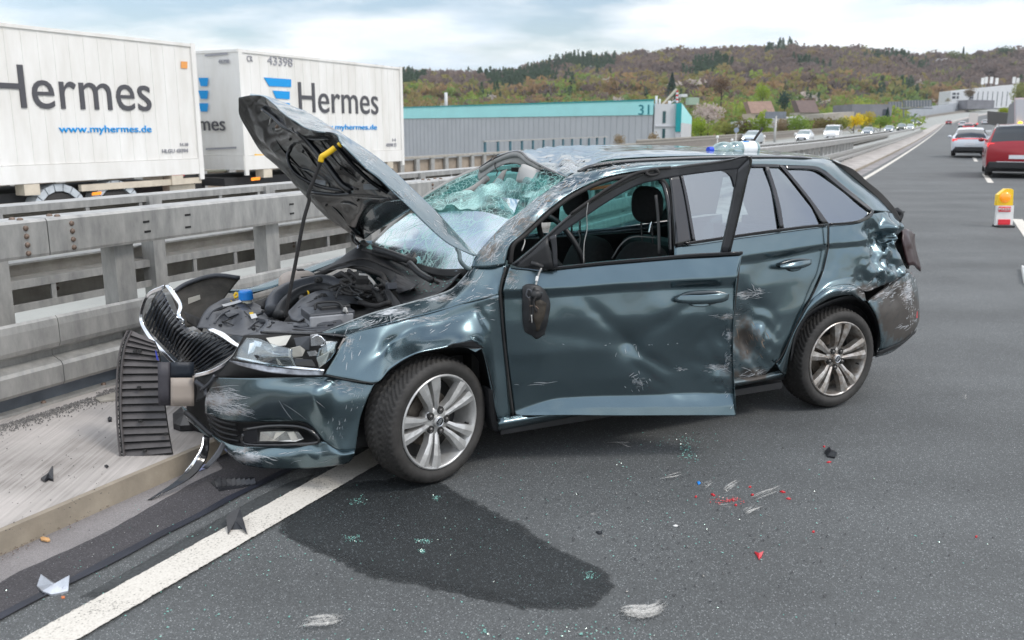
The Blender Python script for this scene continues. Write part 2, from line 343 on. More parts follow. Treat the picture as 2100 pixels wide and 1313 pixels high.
# ============================================================ SETTING
ASPH = None
def asphalt(name, base, lo, hi, fleck=.5, patchy=.25):
    m = bpy.data.materials.new(name); m.use_nodes = True; nt = m.node_tree; b = nt.nodes['Principled BSDF']; L = nt.links.new
    tc = N(nt, 'ShaderNodeTexCoord')
    v = N(nt, 'ShaderNodeTexVoronoi'); v.inputs['Scale'].default_value = 300; L(tc.outputs['Object'], v.inputs['Vector'])
    sp = N(nt, 'ShaderNodeSeparateColor'); L(v.outputs['Color'], sp.inputs[0])
    r = N(nt, 'ShaderNodeValToRGB'); e = r.color_ramp.elements
    e[0].position = 0; e[0].color = (*[c*lo for c in base], 1); e[1].position = .955; e[1].color = (*[c*hi for c in base], 1)
    x = e.new(.965); x.color = (*[min(.6, c*hi*3.2*fleck+c) for c in base], 1); x2 = e.new(1.0); x2.color = (*[min(.7, c*5*fleck+c) for c in base], 1)
    L(sp.outputs[0], r.inputs[0])
    n = N(nt, 'ShaderNodeTexNoise'); n.inputs['Scale'].default_value = .9; n.inputs['Detail'].default_value = 8; n.inputs['Roughness'].default_value = .62; L(tc.outputs['Object'], n.inputs['Vector'])
    mr = N(nt, 'ShaderNodeMapRange'); L(n.outputs[0], mr.inputs[0]); mr.inputs[1].default_value = .3; mr.inputs[2].default_value = .7; mr.inputs[3].default_value = 1-patchy; mr.inputs[4].default_value = 1+patchy
    mp = N(nt, 'ShaderNodeMapping'); mp.inputs['Rotation'].default_value = (0, 0, -math.atan2(RD.y, RD.x)); mp.inputs['Scale'].default_value = (.12, 1.1, 1); L(tc.outputs['Object'], mp.inputs[0])
    ns = N(nt, 'ShaderNodeTexNoise'); ns.inputs['Scale'].default_value = 1; ns.inputs['Detail'].default_value = 5; L(mp.outputs[0], ns.inputs['Vector'])
    mr2 = N(nt, 'ShaderNodeMapRange'); L(ns.outputs[0], mr2.inputs[0]); mr2.inputs[1].default_value = .35; mr2.inputs[2].default_value = .65; mr2.inputs[3].default_value = .88; mr2.inputs[4].default_value = 1.12
    mm = N(nt, 'ShaderNodeMath', operation='MULTIPLY'); L(mr.outputs[0], mm.inputs[0]); L(mr2.outputs[0], mm.inputs[1])
    mx = N(nt, 'ShaderNodeMix', data_type='RGBA', blend_type='MULTIPLY'); mx.inputs[0].default_value = 1; L(r.outputs[0], mx.inputs[6]); L(mm.outputs[0], mx.inputs[7]); L(mx.outputs[2], b.inputs['Base Color'])
    b.inputs['Roughness'].default_value = .78
    bp = N(nt, 'ShaderNodeBump'); bp.inputs['Strength'].default_value = .5; bp.inputs['Distance'].default_value = .004; L(v.outputs['Distance'], bp.inputs['Height']); L(bp.outputs[0], b.inputs['Normal'])
    MT[name] = m; return m
def brushed():
    m = mat('brushed_concrete', (.37, .345, .325), .85); nt = m.node_tree; b = nt.nodes['Principled BSDF']; L = nt.links.new
    tc = N(nt, 'ShaderNodeTexCoord'); mp = N(nt, 'ShaderNodeMapping'); mp.inputs['Rotation'].default_value = (0, 0, -math.atan2(RD.y, RD.x)); mp.inputs['Scale'].default_value = (75, 2.2, 4); L(tc.outputs['Object'], mp.inputs[0])
    n = N(nt, 'ShaderNodeTexNoise'); n.inputs['Scale'].default_value = 1; n.inputs['Detail'].default_value = 4; L(mp.outputs[0], n.inputs['Vector'])
    n2 = N(nt, 'ShaderNodeTexNoise'); n2.inputs['Scale'].default_value = 2.0; n2.inputs['Detail'].default_value = 8; L(tc.outputs['Object'], n2.inputs['Vector'])
    ad = N(nt, 'ShaderNodeMath', operation='MULTIPLY_ADD'); L(n.outputs[0], ad.inputs[0]); ad.inputs[1].default_value = .45; L(n2.outputs[0], ad.inputs[2])
    r = N(nt, 'ShaderNodeValToRGB'); e = r.color_ramp.elements; e[0].position = .50; e[0].color = (.22, .20, .185, 1); e[1].position = .92; e[1].color = (.50, .465, .44, 1); x = e.new(.68); x.color = (.37, .345, .325, 1)
    L(ad.outputs[0], r.inputs[0]); L(r.outputs[0], b.inputs['Base Color']); bp = N(nt, 'ShaderNodeBump'); bp.inputs['Strength'].default_value = .8; bp.inputs['Distance'].default_value = .004; L(n.outputs[0], bp.inputs['Height']); L(bp.outputs[0], b.inputs['Normal'])
    return m
ROADM = asphalt('asphalt', (.093, .099, .101), .65, 1.28, .45, .16)
WETM = asphalt('wet_asphalt', (.024, .028, .030), .5, 1.3, .9, .25); WETM.node_tree.nodes['Principled BSDF'].inputs['Roughness'].default_value = .6
GUTM = asphalt('gutter_asphalt', (.25, .235, .235), .75, 1.15, .0, .25)
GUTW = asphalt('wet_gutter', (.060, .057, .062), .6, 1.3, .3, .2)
TARM = mat('joint_sealant', (.018, .021, .032), .5, var=(6, .4), bump=(60, .2, .003))
CONC = brushed()
KERBM = mat('kerb_concrete', (.30, .26, .205), .85, var=(5, .22), bump=(60, .3, .004))
OPPM = mat('opposite_deck', (.30, .31, .295), .85, var=(.7, .14))
DECKM = mat('deck_concrete', (.22, .215, .205), .9, var=(1.1, .2))
def linemat():
    m = bpy.data.materials.new('worn_white_line'); m.use_nodes = True; nt = m.node_tree; b = nt.nodes['Principled BSDF']; L = nt.links.new
    tc = N(nt, 'ShaderNodeTexCoord'); v = N(nt, 'ShaderNodeTexNoise'); v.inputs['Scale'].default_value = 130; v.inputs['Detail'].default_value = 3; L(tc.outputs['Object'], v.inputs['Vector'])
    n = N(nt, 'ShaderNodeTexNoise'); n.inputs['Scale'].default_value = 5; n.inputs['Detail'].default_value = 5; L(tc.outputs['Object'], n.inputs['Vector'])
    a = N(nt, 'ShaderNodeMath', operation='MULTIPLY_ADD'); L(n.outputs[0], a.inputs[0]); a.inputs[1].default_value = .28; L(v.outputs[0], a.inputs[2])
    r = N(nt, 'ShaderNodeValToRGB'); e = r.color_ramp.elements; e[0].position = .44; e[0].color = (.17, .165, .15, 1); e[1].position = .52; e[1].color = (.56, .53, .475, 1); x = e.new(.75); x.color = (.66, .63, .575, 1)
    L(a.outputs[0], r.inputs[0]); L(r.outputs[0], b.inputs['Base Color']); b.inputs['Roughness'].default_value = .8
    bp = N(nt, 'ShaderNodeBump'); bp.inputs['Strength'].default_value = .3; bp.inputs['Distance'].default_value = .003; L(v.outputs[0], bp.inputs['Height']); L(bp.outputs[0], b.inputs['Normal'])
    MT['line'] = m; return m
LINEM = linemat()
def svals(s0, s1):
    r = [s0]; s = s0
    while s < s1: s += 2.0 if s < 60 else 10.; r.append(min(s, s1))
    return r
def ribbon(name, m, n0, n1, z, s0, s1, z1=None, kind='structure', parent=None, label=None, cat=None, zb=None):
    mb = MB(); ss = svals(s0, s1); z1 = z if z1 is None else z1
    vs = []; fs = []
    for s in ss: vs += [rd(s, n0, z), rd(s, n1, z1)]
    k = len(ss)
    fs = [(2*i, 2*i+1, 2*i+3, 2*i+2) for i in range(k-1)]
    mb.add(vs, fs)
    if zb is not None:   # closed box section
        vs2 = []
        for s in ss: vs2 += [rd(s, n0, zb), rd(s, n1, zb)]
        o = len(mb.v); mb.add(vs2, [(2*i, 2*i+2, 2*i+3, 2*i+1) for i in range(k-1)])
        mb.f += [(2*i, 2*i+2, o+2*i+2, o+2*i) for i in range(k-1)] + [(2*i+1, o+2*i+1, o+2*i+3, 2*i+3) for i in range(k-1)]
        mb.f += [(0, o, o+1, 1), (2*k-2, 2*k-1, o+2*k-1, o+2*k-2)]
    o = mb.build(name, m, parent)
    return tag(o, label, cat, kind=kind)

S0, S1 = -8, 620
ribbon('road', ROADM, -19, .178, 0, S0, S1)
ribbon('gutter', GUTM, .150, .62, -.004, S0, S1)
ribbon('gutter_damp_strip', GUTW, .19, .40, 0, S0, 60) if False else None
ribbon('walkway', CONC, .626, 2.12, .0905, S0, S1, zb=-.9, z1=.18)
ribbon('kerb', KERBM, .600, .624, .088, S0, S1, zb=-.3, z1=.0905)
WPN = Vector((-RN.x*.06, -RN.y*.06, 1)).normalized(); WPP = rd(0, .6, .0905)
def WK(u, v, h=0.): return pl(u, v, WPP + Vector((0, 0, h)), WPN)
ribbon('edge_line', LINEM, -.158, 0, .010, 7, S1, parent=None, z1=.010)
s = -7.6
while s < 260:
    ribbon('lane_dash', LINEM, -3.71, -3.55, .004, s, s+6)
    s += 18
for s in (13.3,): pass
ribbon('opposite_carriageway', OPPM, 2.46, 19.4, -.5, S0, S1, zb=-1.4)
ribbon('bridge_deck', DECKM, -19.2, .79, -.02, S0, S1, zb=-1.3)
# dark sealed joint between gutter and asphalt, irregular
random.seed(3)
def strip_pts(name, m, pa, pb, z, kind='structure'):
    vs = []; 
    for a, b in zip(pa, pb): vs += [Vector((a.x, a.y, z)), Vector((b.x, b.y, z))]
    return tag(MB().add(vs, [(2*i, 2*i+1, 2*i+3, 2*i+2) for i in range(len(pa)-1)]).build(name, m), kind=kind)
ja, jb = [], []
for i in range(400):
    s = -2 + i*.05
    if s > 12: break
    w_ = noise.noise(Vector((s*3, 0, 0)))*.012; w2 = noise.noise(Vector((s*5, 4, 0)))*.012
    ja.append(rd(s, .165+w_)); jb.append(rd(s, .207+w2))
strip_pts('joint_sealant', TARM, ja, jb, .008)
ja, jb = [], []
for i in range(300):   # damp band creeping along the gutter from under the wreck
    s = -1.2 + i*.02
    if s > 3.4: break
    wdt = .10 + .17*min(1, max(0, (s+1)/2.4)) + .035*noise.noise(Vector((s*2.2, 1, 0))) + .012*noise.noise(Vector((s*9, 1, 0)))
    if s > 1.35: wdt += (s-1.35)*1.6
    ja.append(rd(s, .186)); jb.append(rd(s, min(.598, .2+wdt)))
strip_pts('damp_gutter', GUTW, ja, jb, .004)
def outline_sheet(name, m, px, z=.004, jag=.010, step=.03, edge0=.25):
    pts = [gp(u, v) for u, v in px]; cl = crv([list(p) for p in pts + [pts[0]]], 40); vs = []
    c = sum((Vector(p) for p in cl[:-1]), Vector()) / (len(cl)-1)
    for p in cl[:-1]:
        p = Vector(p); d = (p-c).normalized(); q = p + d*(jag*(noise.noise(p*18)+.8*noise.noise(p*60)+.5*noise.noise(p*140))); q.z = z; vs.append(q)
    k = len(vs); mb = MB(); rings = [vs]
    for sh in (.018, .05, .12):
        r_ = []
        for i, q in enumerate(vs):
            d = c - q; d.z = 0; q2 = q + d.normalized()*min(sh, d.length*.9); q2.z = z; r_.append(q2)
        rings.append(r_)
    mb.v = [q for r_ in rings for q in r_] + [Vector((c.x, c.y, z))]
    for j in range(3): mb.f += [(j*k+i, j*k+(i+1) % k, (j+1)*k+(i+1) % k, (j+1)*k+i) for i in range(k)]
    mb.f += [(3*k+i, 3*k+(i+1) % k, 4*k) for i in range(k)]
    mb.a = {'cover': [edge0]*k + [.62]*k + [.85]*k + [1.]*k + [1.]}
    nt = m.node_tree; L = nt.links.new; at = N(nt, 'ShaderNodeAttribute', attribute_name='cover'); tc = N(nt, 'ShaderNodeTexCoord'); n_ = N(nt, 'ShaderNodeTexNoise'); n_.inputs['Scale'].default_value = 11; n_.inputs['Detail'].default_value = 9; n_.inputs['Roughness'].default_value = .7; L(tc.outputs['Object'], n_.inputs['Vector'])
    ad = N(nt, 'ShaderNodeMath', operation='MULTIPLY_ADD'); L(n_.outputs[0], ad.inputs[0]); ad.inputs[1].default_value = .75; L(at.outputs['Fac'], ad.inputs[2]); mr = N(nt, 'ShaderNodeMapRange'); L(ad.outputs[0], mr.inputs[0]); mr.inputs[1].default_value = .45; mr.inputs[2].default_value = 1.35
    tr = N(nt, 'ShaderNodeBsdfTransparent'); mx = N(nt, 'ShaderNodeMixShader'); L(mr.outputs[0], mx.inputs[0]); L(tr.outputs[0], mx.inputs[1]); L(nt.nodes['Principled BSDF'].outputs[0], mx.inputs[2]); L(mx.outputs[0], nt.nodes['Material Output'].inputs[0])
    return tag(mb.build(name, m), kind='structure')
ea, eb = [], []
for i in range(1500):
    s = -2 + i*.006
    ea.append(rd(s, -.158+noise.noise(Vector((s*60, 0, 0)))*.004+noise.noise(Vector((s*14, 0, 0)))*.003)); eb.append(rd(s, noise.noise(Vector((s*60, 9, 0)))*.004+noise.noise(Vector((s*14, 9, 0)))*.003))
strip_pts('edge_line', LINEM, ea, eb, .010)
outline_sheet('fluid_stain', WETM, [(605, 1035), (700, 1000), (790, 985), (880, 980), (935, 1012), (1000, 1045), (1070, 1078), (1125, 1118), (1190, 1150), (1240, 1172), (1256, 1198), (1235, 1232), (1180, 1250), (1100, 1250), (1010, 1236), (930, 1216), (850, 1198), (790, 1192), (740, 1176), (690, 1150), (640, 1128), (600, 1108), (572, 1085)], jag=.022, z=.006, edge0=.62)
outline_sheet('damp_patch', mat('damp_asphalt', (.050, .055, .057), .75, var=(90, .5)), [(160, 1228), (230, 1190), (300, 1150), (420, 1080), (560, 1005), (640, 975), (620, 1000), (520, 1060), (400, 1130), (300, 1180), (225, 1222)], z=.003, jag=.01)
# gravel at the foot of the rail
rnd = random.Random(5); mb = MB()
for i in range(5200):
    s = rnd.uniform(-.5, 2.2); n = 1.60 - abs(rnd.gauss(0, .055)) - (.03 if s < 1.6 else 0); 
    if s > 1.7 and rnd.random() < .7: continue
    p = rd(s, n, .0905+(n-.6)*.06+.001); r_ = rnd.uniform(.0025, .006)
    mb.add([p+Vector((r_, 0, 0)), p+Vector((-r_, r_*.6, 0)), p+Vector((0, -r_, 0)), p+Vector((0, 0, r_*1.2))], [(0, 1, 3), (1, 2, 3), (2, 0, 3)])
mb.build('gravel', mat('gravel_stone', (.16, .155, .15), .9, var=(40, .6)), kind='stuff')

# ---------------------------------------------------------- guard rails
BL = 3.9
def beam_mb(sec, s0, s1, nstep=1):
    mb = MB(); k = len(sec); n_ = 2 if s0 < 30 else 2
    for i in range(n_):
        s = s0 + (s1-s0)*i/(n_-1); mb.v += [rd(s, a, b) for a, b in sec]
    for i in range(n_-1): mb.f += [(i*k+j, i*k+(j+1) % k, (i+1)*k+(j+1) % k, (i+1)*k+j) for j in range(k)]
    mb.f += [tuple(range(k))[::-1], tuple(range((n_-1)*k, n_*k))]
    return mb
def bolt(p, d, r_, parent):
    t = d.normalized(); M = t.to_track_quat('Y', 'Z').to_matrix().to_4x4(); M.translation = p
    return MB().lathe([(0, .012), (r_*.5, .0115), (r_*.85, .008), (r_, .003), (r_, -.002)], 8, M).build('bolt', BOLT, parent, smooth=True)
near = empty('guard_rail', rd(-4, 1.7, .15), 0, 'near galvanised steel guard rail with box top beam and bulging lower beam along the walkway', 'guard rail')
near.location = (0, 0, 0)
UP = [(1.625, .925), (1.62, .94), (1.62, 1.10), (1.632, 1.113), (1.80, 1.113), (1.81, 1.10), (1.81, .935), (1.80, .922)]
LO = [(1.655, .60), (1.635, .612), (1.622, .600), (1.617, .565), (1.617, .475), (1.628, .452), (1.69, .425), (1.69, .395), (1.628, .368), (1.617, .35), (1.617, .262), (1.63, .245), (1.645, .245),
      (1.632, .265), (1.632, .345), (1.64, .357), (1.705, .385), (1.705, .435), (1.64, .465), (1.632, .485), (1.632, .56), (1.64, .592)]
js = 1.433 - 2*BL
nb = 0
while js < 150:
    e = min(js+BL, 150) if js < 60 else js+BL*3
    beam_mb(UP, js+.003, e-.003).build('top_beam', GALV, near); beam_mb(LO, js+.002, e-.002).build('lower_beam', GALV, near)
    if -4 < js < 9:
        for ds in (-.12, .14):
            for z in (1.075, 1.035, .992, .950): bolt(rd(js+ds, 1.62, z), -RN, .014, near)
            for nn in (1.66, 1.72): bolt(rd(js+ds*.8-.02, nn, 1.113), Vector((0, 0, 1)), .016, near)
    js = e
ps = 1.88 - 4*1.24
while ps < 45:
    mb = MB()
    # C-section post
    for (n0, n1, s0, s1) in ((1.69, 1.70, 0, .13), (1.70, 1.80, 0, .008), (1.70, 1.80, .122, .13)):
        a = [rd(ps+s0, n0, .15), rd(ps+s1, n0, .15), rd(ps+s1, n1, .15), rd(ps+s0, n1, .15)]; mb.prism(a, (0, 0, .775))
    mb.build('post', GALV, near)
    ps += 1.24
# holes in the top beam and blue ground rail
mb = MB()
slots = [(300, 455), (303, 475), (385, 441), (386, 466), (598, 419), (599, 438)]
for u, v in slots:
    s_, z_ = vert(u, v, 1.618); 
    mb.prism([rd(s_-.022, 1.617, z_-.006), rd(s_+.022, 1.617, z_-.006), rd(s_+.022, 1.617, z_+.006), rd(s_-.022, 1.617, z_+.006)], RN*.002)
mb.build('slot', DARK, near)
ribbon('ground_rail', GALVB, 1.70, 1.74, .235, -4, 40, kind=None, parent=near, zb=.152, z1=.245)
ribbon('ground_rail_flange', GALV, 1.640, 1.70, .166, -4, 40, kind=None, parent=near, zb=.152)
ribbon('ground_rail_cap', GALVD, 1.655, 1.72, .252, -4, 40, kind=None, parent=near, zb=.244)
s = -2.
while s < 3.2:
    bolt(rd(s, 1.66, .166), Vector((0, 0, 1)), .014, near).scale = (1, 1, 1); s += .37
poly('foot_plate', GALV, [rd(2.05, 1.40, .155), rd(2.4, 1.40, .155), rd(2.4, 1.62, .155), rd(2.05, 1.62, .155)], f=lambda *a: Vector(a), parent=near, depth=(0, 0, .014))

far = empty('guard_rail', (0, 0, 0), 0, 'second guard rail behind the near one, seen from its open ribbed back', 'guard rail')
def fr(name, n0, n1, z0, z1, m=GALVD, s0=-6, s1=90): ribbon(name, m, n0, n1, z1, s0, s1, kind=None, parent=far, zb=z0)
fr('top_flange', 2.70, 2.90, 1.075, 1.09, GALV); fr('top_lip', 2.69, 2.70, 1.045, 1.091, GALV); fr('web', 2.90, 2.91, .86, 1.09, GALVD); fr('bottom_flange', 2.70, 2.90, .86, .875, GALV)
fr('web', 2.90, 2.91, .44, .72); fr('mid_flange', 2.72, 2.90, .615, .625, GALV); fr('mid_lip', 2.71, 2.72, .575, .626, GALV); fr('bottom_flange', 2.72, 2.90, .43, .44, GALV); fr('bottom_lip', 2.71, 2.72, .43, .478, GALV); fr('upper_web_flange', 2.82, 2.90, .71, .722, GALV)
s = 3.03 - 1.225*5; k = 0
while s < 34:
    mb = MB()
    for (n0, n1, a0, a1) in ((2.66, 2.665, .0, .11), (2.665, 2.78, 0, .006), (2.665, 2.78, .104, .11)):
        mb.prism([rd(s+a0, n0, -.5), rd(s+a1, n0, -.5), rd(s+a1, n1, -.5), rd(s+a0, n1, -.5)], (0, 0, 1.585))
    mb.build('post', GALV, far)
    for q in (.42, .86):
        mb = MB(); mb.prism([rd(s+q, 2.715, .478), rd(s+q+.035, 2.715, .478), rd(s+q+.035, 2.73, .478), rd(s+q, 2.73, .478)], (0, 0, .097)).build('stiffener', GALV, far)
        MB().prism([rd(s+q+.3, 2.695, .86), rd(s+q+.33, 2.695, .86), rd(s+q+.33, 2.71, .86), rd(s+q+.3, 2.71, .86)], (0, 0, .185)).build('stiffener', GALV, far)
    for z in (.50, .54): 
        bolt(rd(s+.6, 2.9, z), -RN, .014, far); 
    s += 1.225; k += 1
# long concrete-like parapets further on (between carriageways) come from the same rails; far parapet of the opposite deck
farp = empty('guard_rail', (0, 0, 0), 0, 'distant guard rail with square posts on the far edge of the opposite carriageway', 'guard rail')
PARM = mat('weathered_parapet', (.30, .25, .20), .85, var=(1.5, .25))
s = 12.
while s < 64:
    mb = MB().prism([rd(s, 18.86, -.4), rd(s+.3, 18.86, -.4), rd(s+.3, 18.98, -.4), rd(s, 18.98, -.4)], (0, 0, .65)); mb.build('post', GALV, farp); s += 1.29
ribbon('beam', PARM, 19.02, 19.10, .20, 8, 520, kind=None, parent=farp, zb=-.5)
ribbon('top_beam', GALVD, 18.84, 19.10, .36, 8, 520, kind=None, parent=farp, zb=.26)
ribbon('curb', GALVD, 18.6, 19.3, -.34, 8, 520, kind=None, parent=farp, zb=-.6)
rai = empty('railing', (0, 0, 0), 0, 'blue-grey steel railing on the bridge edge in front of the grey hall', 'railing')
tealp = mat('teal_steel', (.06, .15, .19), .6, var=(3, .2))
s = 40.5
while s < 60:
    MB().prism([rd(s, 19.5, -.4), rd(s+.13, 19.5, -.4), rd(s+.13, 19.6, -.4), rd(s, 19.6, -.4)], (0, 0, 1.28)).build('post', tealp, rai); s += 1.52
ribbon('handrail', GALV, 19.48, 19.62, .93, 40.4, 59.3, kind=None, parent=rai, zb=.86)
# concrete barrier pieces visible past the wreck
ribbon('far_parapet_wall', DECKM, 2.2, 2.45, -.05, 34, 500, zb=-1.3)
tag(bpy.data.objects['far_parapet_wall'], 'low concrete parapet wall between the two bridge decks', 'parapet')
bpy.data.objects['far_parapet_wall']['kind'] = 'structure'
noisef = empty('guard_rail', (0, 0, 0), 0, 'low slatted rail beyond the oncoming cars, below the green bushes', 'guard rail')
ribbon('top_beam', GALVD, 18.84, 18.9, .62, 64, 520, kind=None, parent=noisef, zb=.5)
ribbon('panel', mat('slat_rail', (.22, .20, .18), .8, var=(4, .3)), 18.9, 18.94, .5, 64, 520, kind=None, parent=noisef, zb=-.5)

# valley floor and hills
def zhill(u, D):       # height of the wooded hill for azimuth column u at forward distance D
    prof = [(-600, 205), (300, 190), (820, 168), (950, 172), (1010, 170), (1060, 163), (1150, 147), (1300, 132), (1400, 125), (1500, 122), (1700, 124), (1800, 132), (1830, 137), (1880, 131), (1930, 142), (1960, 134), (2000, 130), (2060, 126), (2100, 132), (2500, 135), (3200, 190)]
    for (a, b), (c, d) in zip(prof, prof[1:]):
        if a <= u <= c:
            t = (u-a)/(c-a); v = b + (d-b)*t; break
    else: v = 200
    top = 1.553 + (HOR - v)/FOC*950
    t = max(0., min(1.12, (D-420)/530)); s_ = t**1.1 if t < 1 else 1-(t-1)*1.2
    q = max(0, min(1, (D-170)/250)); q = q*q*(3-2*q); r_ = max(0, min(1, (u-1780)/100)); r_ = r_*r_*(3-2*r_)
    lo = -9 + 14*q*(1-r_)
    return lo + (top-lo)*s_ + (noise.noise(Vector((u*.006, D*.006, 0)))*9 + noise.noise(Vector((u*.02, D*.02, 3)))*3)*min(1, t*1.6)*(1 if t < .93 else .25)
def hp(u, D): 
    x = (u-1050)/FOC*1.0235*D; return Vector((x, D, zhill(u, D)))
mb = MB(); us = list(range(-900, 3400, 50)); ds = [150, 190, 230, 270, 320, 380, 440, 500, 560, 620, 680, 740, 800, 860, 920, 960, 1010, 1060]
for u in us:
    for D in ds: mb.v.append(hp(u, D))
H_ = len(ds); mb.f = [(i*H_+j, i*H_+j+1, (i+1)*H_+j+1, (i+1)*H_+j) for i in range(len(us)-1) for j in range(H_-1)]
mb.build('hill', mat('forest_floor', (.07, .06, .04), .95, var=(.03, .4), col2=(.07, .09, .03)), smooth=True, kind='structure')
MB().add([(-4000, -600, -9.2), (4000, -600, -9.2), (4000, 6000, -9.2), (-4000, 6000, -9.2)], [(0, 1, 2, 3)]).build('ground', mat('valley_grass', (.07, .085, .04), .95, var=(.02, .4)), kind='structure')

# forest on the hill: thousands of crowns, leaf-clump faces with a colour per crown
def leafmat(name, transl=.25):
    m = bpy.data.materials.new(name); m.use_nodes = True; nt = m.node_tree; b = nt.nodes['Principled BSDF']; L = nt.links.new
    a = N(nt, 'ShaderNodeAttribute', attribute_name='tint'); L(a.outputs['Color'], b.inputs['Base Color']); b.inputs['Roughness'].default_value = .9; b.inputs['Specular IOR Level'].default_value = .1
    tl = N(nt, 'ShaderNodeBsdfTranslucent'); L(a.outputs['Color'], tl.inputs[0]); mx = N(nt, 'ShaderNodeMixShader'); mx.inputs[0].default_value = .5; L(b.outputs[0], mx.inputs[1]); L(tl.outputs[0], mx.inputs[2]); L(mx.outputs[0], nt.nodes['Material Output'].inputs[0])
    MT[name] = m; return m
LEAF = leafmat('leaf_clumps')
BARK = mat('bark', (.06, .05, .04), .95, var=(8, .3))
def crown_faces(rnd, c, rx, rz, n, size, col, vs, fs, cs, conif=False, lobes=5):
    lob = [(rnd.gauss(0, .45), rnd.gauss(0, .45), rnd.uniform(-.5, .6)) for _ in range(lobes)]
    for i in range(n):
        if conif:
            h = rnd.random()**.7; rr = (1-h)*rx*(.5+.5*rnd.random()); a = rnd.uniform(0, 6.283); p = Vector((rr*math.cos(a), rr*math.sin(a), (h*2-1)*rz))
        else:
            lx, ly, lz = lob[i % lobes]
            d = Vector((rnd.gauss(0, 1), rnd.gauss(0, 1), rnd.gauss(0, 1))).normalized()*(.62*rnd.random()**.33)
            p = Vector(((lx*.7+d.x)*rx, (ly*.7+d.y)*rx, (lz*.7+d.z)*rz))
        p += c
        a = Vector((rnd.gauss(0, 1), rnd.gauss(0, 1), rnd.gauss(0, 1))).normalized(); b = a.cross(Vector((rnd.gauss(0, 1), rnd.gauss(0, 1), rnd.gauss(0, 1)))).normalized()
        s = size*rnd.uniform(.6, 1.4); k = len(vs); vs += [p+a*s, p+b*s*.8, p-a*s*.8-b*s*.5]; fs.append((k, k+1, k+2))
        q = rnd.uniform(.88, 1.12); cc = tuple(min(1, x*q) for x in col); cs += [cc]*3
def leafobj(name, vs, fs, cs, parent=None, kind=None):
    me = bpy.data.meshes.new(name); me.from_pydata([tuple(v) for v in vs], [], fs); at = me.attributes.new('tint', 'FLOAT_COLOR', 'POINT')
    flat = []; 
    for c in cs: flat += [c[0], c[1], c[2], 1.]
    at.data.foreach_set('color', flat); me.materials.append(LEAF); o = bpy.data.objects.new(name, me); COL.objects.link(o); o.parent = parent
    if kind: o['kind'] = kind
    return o
BROWN = [(.20, .155, .140), (.22, .17, .15), (.18, .145, .135), (.235, .175, .145)]; OLIVE = [(.28, .25, .09), (.30, .24, .10), (.24, .25, .09)]; GREEN = [(.22, .30, .08), (.27, .35, .07), (.18, .27, .09)]
CONI = [(.07, .12, .075), (.08, .135, .08)]; BLOS = [(.55, .48, .44), (.48, .43, .40)]; ORG = [(.36, .24, .12), (.32, .22, .12)]
rnd = random.Random(11); vs, fs, cs = [], [], []
for i in range(5200):
    u = rnd.uniform(780, 2150) if i < 4700 else rnd.uniform(-500, 3000); D = 960 - 545*rnd.random()**1.2
    t = (D-415)/545; p = hp(u, D)
    if u > 1880 and D < 610: continue
    zone = noise.noise(Vector((u*.008, D*.010, 7))) ; z2 = noise.noise(Vector((u*.02, D*.02, 2)))
    if t > .42: pal = CONI if ((zone > .28 and t < .88) or (u < 1250 and zone > -.02 and t < .93)) else (BROWN if rnd.random() < .86 else OLIVE)
    elif t > .18: pal = rnd.choice([BROWN, BROWN, OLIVE, OLIVE, ORG, GREEN]) if zone < .25 else rnd.choice([OLIVE, GREEN, CONI])
    else: pal = rnd.choice([GREEN, GREEN, OLIVE, OLIVE, ORG, BROWN]) if z2 < .45 else rnd.choice(BLOS+CONI and [BLOS, CONI])
    if rnd.random() < .012 and t < .5: pal = BLOS
    col = rnd.choice(pal); con = pal is CONI; rx = rnd.uniform(4.5, 8) if not con else rnd.uniform(3, 4.5); rz = rx*(.9 if not con else 2.0)
    if t < .25: rx *= .7; rz *= .7
    crown_faces(rnd, p+Vector((0, 0, rz*.75)), rx*1.15, rz, 60, rx*.30, col, vs, fs, cs, con)
for i in range(420):
    u = rnd.uniform(1400, 1850); D = rnd.uniform(195, 400); p = hp(u, D); col = rnd.choice(GREEN+OLIVE+GREEN+ORG+[(.30, .38, .07), (.34, .40, .08)])
    rx = rnd.uniform(2.6, 5.2); crown_faces(rnd, p+Vector((0, 0, rx*1.1)), rx, rx*1.15, 90, rx*.2, col, vs, fs, cs)
leafobj('forest', vs, fs, cs, kind='stuff')
tag(bpy.data.objects['forest'], 'mixed bare brown and green spring forest covering the far hill', 'forest')

def tree(name, u, v, D, wpx, hpx, col, label, cat='tree', group=None, n=900, con=False, stem=True):
    """crown centred on photo pixel (u, v) at forward distance D; wpx/hpx its size in photo pixels"""
    c = wd(u, v, D); k = D/FOC; rx = wpx*.5*k; rz = hpx*.5*k; r_ = random.Random(int(u*7+v))
    base = Vector((c.x, c.y, -9.2 if c.z - rz > -9 else c.z-rz))
    zb = max(-9.2, c.z - rz*1.0 - (6 if D < 400 else 8)); base.z = zb
    t = empty(name, base, 0, label, cat, group); off = -base
    vs, fs, cs = [], [], []; crown_faces(r_, c-base, rx, rz, n, max(rx, rz)*.085, col, vs, fs, cs, con, 9)
    leafobj('crown', vs, fs, cs, t)
    top = c - base + Vector((0, 0, rz*.4)); mid = (c-base)*.55; mid.x = rx*.04; mid.y = 0
    mb = MB().tube([Vector((0, 0, -.3)), Vector((rx*.03, 0, top.z*.45)), Vector((0, 0, top.z))], [rx*.09, rx*.06, rx*.015], 7)
    for j in range(6):
        a = j*1.05+.3; h = top.z*(.45+.07*j); mb.tube([Vector((0, 0, h)), Vector((math.cos(a)*rx*.35, math.sin(a)*rx*.35, h+rz*.35)), Vector((math.cos(a)*rx*.65, math.sin(a)*rx*.65, h+rz*.55))], [rx*.035, rx*.02, rx*.006], 5)
    mb.build('trunk', BARK, t); return t
